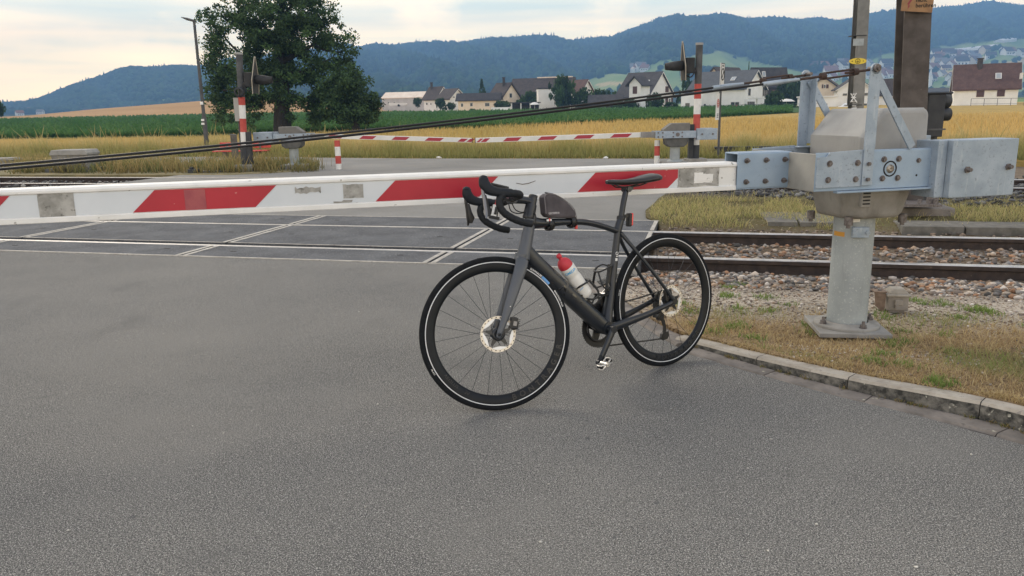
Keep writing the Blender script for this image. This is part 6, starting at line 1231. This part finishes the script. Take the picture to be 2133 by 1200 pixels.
# car
cp_ = D(1768, 232.5, 131); t = thing('parked_car', 'white hatchback parked beside the garage, half hidden by the slim mast', 'car', cp_); sc = 1.0
cx = lambda x, y, z: cp_ + A(x, y, z)
b = MB(); b.prism([(-2.0, .28), (-2.05, .62), (-1.75, .80), (-1.05, .92), (-.45, 1.36), (.9, 1.42), (1.75, 1.0), (1.95, .9), (2.0, .3)], cx(0, -.82, 0), (1, 0, 0), (0, 0, 1), A(0, 1.64, 0)); body = part(b, 'body', mat('car_white', (.62, .63, .64), rough=.25, spec=.6), t, bevel=.08)
b = MB(); b.prism([(-.85, .95), (-.40, 1.30), (.25, 1.33), (.25, .95)], cx(0, -.835, 0), (1, 0, 0), (0, 0, 1), A(0, .02, 0)); b.prism([(.33, .95), (.33, 1.33), (.88, 1.33), (1.4, 1.0)], cx(0, -.835, 0), (1, 0, 0), (0, 0, 1), A(0, .02, 0)); part(b, 'side_window', m_glass, t)
for x_ in (-1.25, 1.22):
    for y_ in (-.78, .60): b = MB(); b.cyl(cx(x_, y_-.08, .31), cx(x_, y_+.14, .31), .31, n=18); wh = part(b, 'wheel', m_tyre, t); b = MB(); b.cyl(cx(x_, y_-.09, .31), cx(x_, y_-.05, .31), .19, n=14); part(b, 'hub_cap', m_steel, wh)
b = MB(); b.box(cx(-1.95, -.6, .68), (.2, .35, .14)); part(b, 'headlight', m_steel, t, bevel=.03)
# fences
def fence(lab, pts, Y_, hgt, step, name='garden_fence'):
    P = [D(px, py, yy) for (px, py), yy in zip(pts, Y_)]; t = thing(name, lab, 'fence', (P[0]+P[-1])/2)
    for i in range(len(P)-1):
        L_ = np.linalg.norm(P[i+1]-P[i]); k_ = max(2, int(L_/step))
        for q in range(k_ + (i == len(P)-2)): p = P[i]*(1-q/k_)+P[i+1]*q/k_; b = MB(); b.cyl(p-A(0, 0, .2), p+A(0, 0, hgt), .035, n=6); part(b, 'fence_post', m_pgrey, t)
        b = MB(); b.cyl(P[i]+A(0, 0, hgt), P[i+1]+A(0, 0, hgt), .03, n=6); b.cyl(P[i]+A(0, 0, hgt*.12), P[i+1]+A(0, 0, hgt*.12), .02, n=6); part(b, 'fence_rail', m_pgrey, t)
fence('thin grey wire fence along the gardens behind the right signal', [(1422, 236), (1550, 233), (1722, 231)], (133, 131, 129), 1.15, 2.1); fence('short wooden garden fence right of the dormer house', [(1365, 236), (1420, 236)], (140, 138), .9, .9)
fence('grey wooden fence panels by the farmhouse at the right', [(2022, 218), (2133, 217)], (112, 110), .8, 1.6)
q0, q1 = D(1540, 235, 131.5), D(1690, 233, 130); t = thing('garden_wall', 'low pale stone garden wall below the modern house', 'low wall', (q0+q1)/2); b = MB(); w_ = unit(q1-q0); b.box((q0+q1)/2+A(0, 0, .05), (np.linalg.norm(q1-q0), .3, .5), np.stack([w_, np.cross((0, 0, 1), w_), A(0, 0, 1)])); part(b, 'stones', m_wallg, t)
p = D(829, 222, 220); t = thing('boat_trailer', 'white covered trailer parked in front of the warehouse', 'trailer', p); b = MB(); b.prism([(-2.2, .3), (-2.5, 1.0), (2.2, .9), (2.6, .6), (2.0, .3)], p+A(0, -.8, 0), (1, 0, 0), (0, 0, 1), A(0, 1.6, 0)); part(b, 'body', m_trim, t); b = MB(); b.cyl(p+A(.3, -.9, .3), p+A(.3, .9, .3), .3, n=12); part(b, 'wheels', m_tyre, t)
p = D(1247, 241, 144); t = thing('wood_pile', 'orange brown stack of firewood under the dark shed', 'wood pile', p); b = MB()
for k in range(26): b.cyl(p+A(-.7+.26*(k % 6)+.1*((k//6) % 2), -.4, .15+.24*(k//6)), p+A(-.7+.26*(k % 6)+.1*((k//6) % 2), .4, .15+.24*(k//6)), .12, n=7)
part(b, 'logs', mat('cut_logs', (.28, .16, .09), (.40, .25, .15), scale=3, rough=.9), t)

# ------------------------------------------------------------------ trees
m_leaf = mat('tree_leaves', (.04, .08, .02), vcol=True, rough=.7, spec=.25, trans=.35)
m_bark = mat('bark', (.016, .014, .013), (.036, .031, .027), scale=7, rough=.95, bump=1., bscale=14, bdist=.04, streak=((12, 12, 1.5), (.02, .017, .015), .45, .7))
def leaf_mesh(name, C, rad, per, size, cols, parent=None, base=(0, 0, 0), droop=0., flat=1.):
    """leaf-sized quads strewn round cluster centres"""
    n = len(C)*per; c = np.repeat(C, per, 0); rr = np.repeat(rad, per)
    d = RNG.normal(0, 1, (n, 3)); d /= np.linalg.norm(d, axis=1)[:, None]; d *= (RNG.uniform(0, 1, n)**.5*rr)[:, None]; d[:, 2] *= flat
    p = c+d; nrm = RNG.normal(0, 1, (n, 3)); nrm[:, 2] += .5; nrm /= np.linalg.norm(nrm, axis=1)[:, None]
    a = np.cross(nrm, RNG.normal(0, 1, (n, 3))); a /= np.linalg.norm(a, axis=1)[:, None]; b_ = np.cross(nrm, a); s = (size*RNG.uniform(.55, 1.25, n))[:, None]
    V = np.stack([p-a*s*.55, p-b_*s*.32, p+a*s*.55, p+b_*s*.32], 1); V[:, 2, 2] -= droop*size
    cc = np.repeat(np.repeat(cols, per, 0)*RNG.uniform(.65, 1.35, (n, 1)), 4, 0); F = np.arange(n*4).reshape(-1, 4)
    o = npmesh(name, V.reshape(-1, 3)+np.asarray(base), F, m_leaf, cols=cc, base=base)
    if parent is not None: o.parent = parent; o.location = (0, 0, 0)
    return o
def limb(b, p0, p1, r0, r1, bend=.15, n=7):
    p0, p1 = np.asarray(p0, float), np.asarray(p1, float); mid = (p0+p1)/2 + RNG.normal(0, bend*np.linalg.norm(p1-p0)*.35, 3); q = spline([p0, mid, p1], 5); b.sweep(q, [(r_, r_) for r_ in np.linspace(r0, r1, len(q))], (.3, .9, .1), n)
# the big tree by the road, measured outline -> clusters of leaves
TY = 47.; mp_ = TY/FPX
tb = A((587-PX0)/PXK*TY, TY, ZT((587-PX0)/PXK*TY, TY)-.1)
big = thing('big_tree', 'big broad dark green tree standing in the field edge behind the left signal', 'tree', tb)
LOB = [(590, 40, 125, 75), (585, -25, 85, 55), (500, 95, 78, 70), (450, 45, 38, 42), (443, 110, 22, 60), (455, 165, 32, 45), (655, 85, 80, 70), (705, 110, 42, 45), (690, 165, 52, 50), (560, 175, 95, 45), (490, 190, 52, 48), (475, 225, 38, 36), (520, 232, 48, 30), (615, 236, 45, 24), (655, 232, 42, 32), (690, 205, 40, 40), (560, 150, 110, 60), (465, 190, 40, 45), (580, 110, 80, 90), (600, 60, 90, 80), (625, 205, 65, 40), (540, 225, 25, 32), (660, 235, 35, 22), (520, 20, 60, 45), (640, 25, 55, 45)]
C, rd = [], []
while len(C) < 1120:
    k = RNG.choice(len(LOB), p=np.array([a*b_ for _, _, a, b_ in LOB])/sum(a*b_ for _, _, a, b_ in LOB)); cx0, cy0, rx, ry = LOB[k]; d = RNG.normal(0, 1, 3); d /= np.linalg.norm(d); d *= RNG.uniform(.25, 1)**.6
    px_, py_ = cx0+rx*d[0]*1.02, cy0+ry*d[1]*1.02; yy = d[2]*rx*mp_*.95
    if vn(px_, py_, .055, 3)+.25*vn(px_, yy*30, .09, 8) < .50: continue
    q = D(px_, py_, TY); C.append(q+A(0, yy, 0)); rd.append(RNG.uniform(.28, .62))
C = np.array(C); cc = A(.062, .115, .040)*(.35+.9*RNG.uniform(0, 1, (len(C), 1)))*np.where(RNG.uniform(0, 1, (len(C), 1)) < .15, 1.5, 1.)
leaf_mesh('crown', C-tb, np.array(rd), 56, .16, cc, big, flat=.75)
b = MB(); t0 = tb; tk = lambda px, py, dy=0.: D(px, py, TY)+A(0, dy, 0)
b.sweep(spline([tb, tk(587, 240), tk(588, 190), tk(582, 140), tk(580, 80), tk(586, 20), tk(588, -50)], 4), lerp([(.60, .60), (.45, .45), (.42, .42), (.36, .36), (.28, .28), (.17, .17), (.07, .07)], 25), (1, .2, 0), 14)
trk = part(b, 'trunk', m_bark, big)
LIMBS = [((588, 195), (680, 215), .20), ((640, 205), (700, 170), .12), ((586, 150), (490, 110), .22), ((586, 165), (480, 190), .17), ((583, 130), (660, 90), .22), ((582, 90), (520, 30), .16), ((582, 80), (640, 20), .16), ((586, 155), (700, 120), .17), ((520, 125), (450, 60), .10), ((500, 120), (445, 150), .09), ((655, 95), (715, 110), .08), ((560, 200), (510, 225), .10), ((585, 110), (545, 60), .15), ((584, 60), (610, 0), .12), ((650, 210), (665, 190), .10)]
for p0, p1, r_ in LIMBS:
    b = MB(); dy = RNG.uniform(-1.6, 1.6); limb(b, tk(*p0), tk(*p1, dy), r_, r_*.25); part(b, 'limb', m_bark, trk)
# small bushy tree on its right
S2 = [(738, 205, 46, 46), (728, 172, 38, 30), (700, 185, 34, 30), (700, 225, 25, 28), (765, 225, 28, 30), (740, 240, 45, 22)]
tb2 = A((740-PX0)/PXK*45, 45, ZT((740-PX0)/PXK*45, 45)); t = thing('bushy_tree', 'lower dense bushy tree close on the right of the big tree', 'tree', tb2); C, rd = [], []
while len(C) < 230:
    cx0, cy0, rx, ry = S2[RNG.integers(0, len(S2))]; d = RNG.normal(0, 1, 3); d /= np.linalg.norm(d); d *= RNG.uniform(.1, 1)**.5; C.append(D(cx0+rx*d[0], cy0+ry*d[1], 45)+A(0, d[2]*rx*mp_, 0)); rd.append(RNG.uniform(.3, .55))
C = np.array(C); leaf_mesh('crown', C-tb2, np.array(rd), 62, .17, A(.060, .110, .040)*(.35+.9*RNG.uniform(0, 1, (len(C), 1))), t, flat=.8)
b = MB(); b.sweep(spline([tb2, D(739, 235, 45), D(737, 190, 45)], 4), lerp([(.25, .25), (.2, .2), (.08, .08)], 9), (1, .2, 0), 9); part(b, 'trunk', m_bark, t)
# trees among the houses: four crown shapes, copied
def proto(kind, seed):
    C, rd = [], []; 
    while len(C) < 120:
        d = RNG.normal(0, 1, 3); d /= np.linalg.norm(d); d *= RNG.uniform(.15, 1)**.5
        if kind == 'cone': z = RNG.uniform(.06, 1)**1.2; r = (1-z)*.95+.05; a = RNG.uniform(0, 6.28); q = RNG.uniform(.3, 1)**.5; p = A(r*q*math.cos(a), r*q*math.sin(a), z)
        elif kind == 'bush': p = A(d[0], d[1], .48+d[2]*.47)
        else: p = A(d[0]*(.88+.2*math.sin(5*d[1]+seed)), d[1], .58+d[2]*.40+.05*math.sin(4*d[0]+seed))
        C.append(p); rd.append(RNG.uniform(.13, .26)*(.6 if kind == 'cone' else 1))
    C = np.array(C); rd = np.array(rd); n = 24; V = leaf_mesh('crown', C, rd, n, .135, np.ones((len(C), 3))*A(.045, .085, .026)*(.4+1.0*RNG.uniform(0, 1, (len(C), 1))), flat=.55)
    b = MB(); b.cyl((0, 0, -.1), (0, 0, .6), .07, .03, 8); tr_ = b.build('trunk', m_bark); return V, tr_
m_leafl = m_leaf
PRO = {k: proto(k, i) for i, k in enumerate(('broad', 'cone', 'bush', 'broad2'))}
used = set()
def tree(kind, px, base, top, hw, Y_, lab, name='tree', tone=None):
    p = D(px, base, Y_); m = Y_/FPX; t = thing(name, lab, 'bush' if kind == 'bush' else 'tree', p, 'trees and bushes among the houses')
    for src, nm in zip(PRO[kind], ('crown', 'trunk')):
        if nm == 'trunk' and kind == 'bush' and (base-top) < 15: pass
        o = src if (kind, nm) not in used else src.copy()
        if (kind, nm) in used: COL.objects.link(o)
        used.add((kind, nm)); o.parent = t
    t.scale = (hw*m, hw*m*.9, (base-top)*m); t.rotation_euler = (0, 0, px*.7)
    if tone: pass
for a in [('broad', 1173, 242, 164, 31, 150, 'tall leafy tree in front of the tall white wall'), ('broad2', 1216, 240, 188, 27, 152, 'dark tree hiding the reddish roofed house'), ('broad', 1246, 236, 190, 24, 156, 'rounded dark tree left of the shed'), ('bush', 1303, 242, 206, 30, 146, 'wide garden bush below the dormer house'),
          ('broad2', 1268, 236, 193, 20, 162, 'tree crown just behind the shed roof'), ('bush', 870, 223, 203, 9, 188, 'round bush between the warehouse and the chimney house'), ('bush', 917, 226, 204, 11, 178, 'bush in front of the twin gabled house'), ('cone', 924, 229, 206, 8, 176, 'pointed small conifer left of the cream wing'),
          ('bush', 940, 229, 213, 11, 175, 'light bush at the end of the cream wing'), ('cone', 1005, 222, 170, 13, 190, 'tall pine behind the cream wing'), ('bush', 1047, 230, 209, 19, 158, 'shrub in front of the cream gable'), ('bush', 1085, 229, 207, 12, 156, 'light green shrub right of the cream gable'),
          ('broad', 1103, 236, 194, 25, 170, 'dense tree between the cream gable and the tall white wall'), ('broad2', 1362, 236, 197, 21, 138, 'bright garden tree in front of the white dormer house gable'), ('bush', 1398, 230, 212, 17, 143, 'low hedge bush right of the dormer house'), ('broad', 1613, 231, 193, 21, 128, 'light green young tree in front of the modern house'),
          ('broad2', 1648, 230, 168, 40, 158, 'big dark tree between the modern house and the garage'), ('broad', 1672, 228, 175, 20, 160, 'dark tree half behind the garage'), ('cone', 1428, 215, 150, 22, 172, 'dark conifer behind the right signal'), ('broad', 1452, 215, 165, 18, 172, 'dark tree left of the grey roof'),
          ('broad', -4, 252, 204, 17, 118, 'dark tree cut by the left picture edge'), ('cone', 1557, 200, 136, 4, 200, 'thin pointed cypress above the roofs'), ('bush', 1990, 218, 199, 15, 126, 'dark bush left of the farmhouse'), ('bush', 1288, 206, 190, 14, 175, 'small tree crown behind the shed, near the dormer'),
          ('bush', 1562, 233, 222, 6, 131, 'little shrub by the pergola'), ('bush', 1650, 233, 219, 14, 131, 'garden shrub under the flat parasol'), ('bush', 985, 236, 226, 9, 160, 'low shrub at the foot of the cream wing')]:
    tree(*a, name='bush' if a[0] == 'bush' else 'tree')
p = D(1528, 233, 130.5); t = thing('flower_bush', 'magenta flowering bush by the terrace door', 'flowers', p); C = RNG.normal(0, .28, (14, 3))+A(0, 0, .55); leaf_mesh('flowers', C, np.full(14, .25), 16, .2, np.tile(A(.32, .03, .16), (14, 1)), t)
# hillside villages: small far houses, one mesh shape each
def mini(wall, roof, i):
    b = MB(); b.prism([(-4, -3), (-4, 4.5), (0, 8.2), (4, 4.5), (4, -3)], (-5.5, 0, 0), (0, 1, 0), (0, 0, 1), (11, 0, 0), 0)
    for s_ in (-1, 1): b.prism([(0, 8.25), (s_*4.8, 3.85), (s_*4.8, 4.25), (0, 8.65)], (-6.1, 0, 0), (0, 1, 0), (0, 0, 1), (12.2, 0, 0), 1)
    for x_ in (-3, 0, 3):
        for z_ in (1.2,): b.box((x_, -4.02, z_+.6), (1.3, .06, 1.5), None, 2)
    b.box((5.52, 0, 4.2), (.06, 1.4, 1.4), None, 2); return b.build('village_house', [wall, roof, m_glass])
MINI = [mini(m_wallw, m_roofb, 0), mini(m_wallc, m_roofr, 1), mini(m_wallw, mat('village_red', (.20, .09, .06), (.26, .13, .09), scale=1, rough=.9), 2), mini(m_wallw, mat('village_grey', (.17, .16, .16), (.22, .21, .2), scale=1, rough=.9), 3)]
spots = []
for (xa, xb, ya, yb, n_) in ((1690, 1868, 136, 158, 18), (1560, 1700, 168, 184, 10), (1925, 2040, 116, 142, 30), (1925, 2030, 148, 182, 20), (2050, 2133, 106, 130, 7), (1700, 1860, 158, 172, 10), (1320, 1352, 146, 152, 4)):
    spots += [(RNG.uniform(xa, xb), RNG.uniform(ya, yb), 'R') for _ in range(n_)]
for (xa, xb, ya, yb, n_) in ((15, 90, 226, 243, 16), (90, 210, 218, 236, 14), (250, 320, 219, 231, 8)): spots += [(RNG.uniform(xa, xb), RNG.uniform(ya, yb), 'L') for _ in range(n_)]
fresh = set()
for a_, b_, sd_k in spots:
    q = T(a_, b_)
    if q[1] > 1700 or q[1] < 650: q = D(a_, b_, RNG.uniform(950, 1100)); q[2] = ZT(q[0], q[1])-.5
    i = int(RNG.integers(0, 4)); o = MINI[i] if i not in fresh else MINI[i].copy()
    if i in fresh: COL.objects.link(o)
    fresh.add(i); s = RNG.uniform(.8, 1.25)*np.clip(q[1]/900, .75, 1.3); s *= 1 if sd_k == 'R' else .55; o.location = q; o.scale = (s, s, s); o.rotation_euler = (0, 0, RNG.uniform(-.9, .9))
    if sd_k == 'R': tag(o, 'small pale house in the hazy village on the right hillside', 'house', 'houses of the right hillside village')
    else: tag(o, 'tiny pale house in the hazy valley village at the left', 'house', 'houses of the left valley village')
def tunnel(x0, y0, x1, y1, Y_, lab):
    p0, p1 = T(x0, y0), T(x1, y1); t = thing('greenhouse', lab, 'greenhouse', (p0+p1)/2, 'long greenhouses'); w_ = unit(p1-p0); s_ = unit(np.cross((0, 0, 1), w_)); L_ = np.linalg.norm(p1-p0)
    b = MB(); b.prism([(-8, -3), (-8, 3), (0, 6), (8, 3), (8, -3)], p0, s_, np.cross(w_, s_), w_*L_); part(b, 'shell', mat('greenhouse_film', (.62, .62, .62), (.70, .70, .70), scale=.2, rough=.4), t)
tunnel(1948, 114, 2010, 106, 0, 'lower pale long greenhouse roof on the right hillside'); tunnel(2012, 106, 2076, 99, 0, 'upper pale long greenhouse roof on the right hillside'); tunnel(2080, 89, 2108, 84, 0, 'short pale greenhouse highest on the right hillside')
p = T(1318, 153); t = thing('farm_silo', 'small white round silo on the meadow slope above the dormer house', 'silo', p); b = MB(); b.cyl(p-A(0, 0, 2), p+A(0, 0, 7), 4, n=14); part(b, 'tank', m_wallw, t); b = MB(); b.cyl(p+A(0, 0, 7), p+A(0, 0, 10), 4.2, .3, 14); part(b, 'roof', m_roofl, t)
p = T(1936, 182); t = thing('church_spire', 'thin white spire in the village right of the brown mast', 'spire', p); b = MB(); b.box(p+A(0, 0, 6), (4, 4, 14)); part(b, 'tower', m_wallw, t); b = MB(); b.cyl(p+A(0, 0, 13), p+A(0, 0, 24), 2.4, .1, 8); part(b, 'spire', m_trim, t)
p = T(1831, 143); t = thing('power_pylon', 'thin lattice power pylon on the hillside above the strut', 'pylon', p); Hp = 38.*p[1]/FPX
b = MB()
for sx_2, sy_2 in ((-1, -1), (1, -1), (1, 1), (-1, 1)): b.cyl(p+A(3*sx_2, 3*sy_2, 0), p+A(.6*sx_2, .6*sy_2, Hp), .3, n=4)
for k in range(7):
    z0_, z1_ = Hp*k/7, Hp*(k+1)/7; r0_, r1_ = 3-2.4*k/7, 3-2.4*(k+1)/7
    for s_ in (-1, 1): b.cyl(p+A(-r0_, s_*r0_, z0_), p+A(r1_, s_*r1_, z1_), .2, n=4); b.cyl(p+A(r0_, s_*r0_, z0_), p+A(-r1_, s_*r1_, z1_), .2, n=4)
part(b, 'lattice', m_pgrey, t)
b = MB()
for z_ in (.72, .86): b.box(p+A(0, 0, Hp*z_), (9, .5, .6))
part(b, 'cross_arm', m_pgrey, t)

# ------------------------------------------------------------------ air
ztop = max((o.matrix_basis @ Vector(c_))[2] for o in bpy.data.objects if o.type == 'MESH' and o.name.startswith(('hill', 'valley')) for c_ in o.bound_box) + 6
hz = MB(); hz.box((200, 1470, (ztop-2)/2), (5600, 2990, ztop+2)); hz_o = hz.build('haze', []) ; hz_o['kind'] = 'stuff'
hm = bpy.data.materials.new('haze_air'); hm.use_nodes = True; ht = hm.node_tree; ht.nodes.clear(); ho = N(ht, 'ShaderNodeOutputMaterial'); hv = N(ht, 'ShaderNodeVolumePrincipled')
hv.inputs['Color'].default_value = (.28, .55, 1., 1); hv.inputs['Density'].default_value = .0005; hv.inputs['Anisotropy'].default_value = .0
ht.links.new(hv.outputs[0], ho.inputs['Volume']); hz_o.data.materials.append(hm)
for me_ in [m for m in bpy.data.meshes if m.users == 0]: bpy.data.meshes.remove(me_)
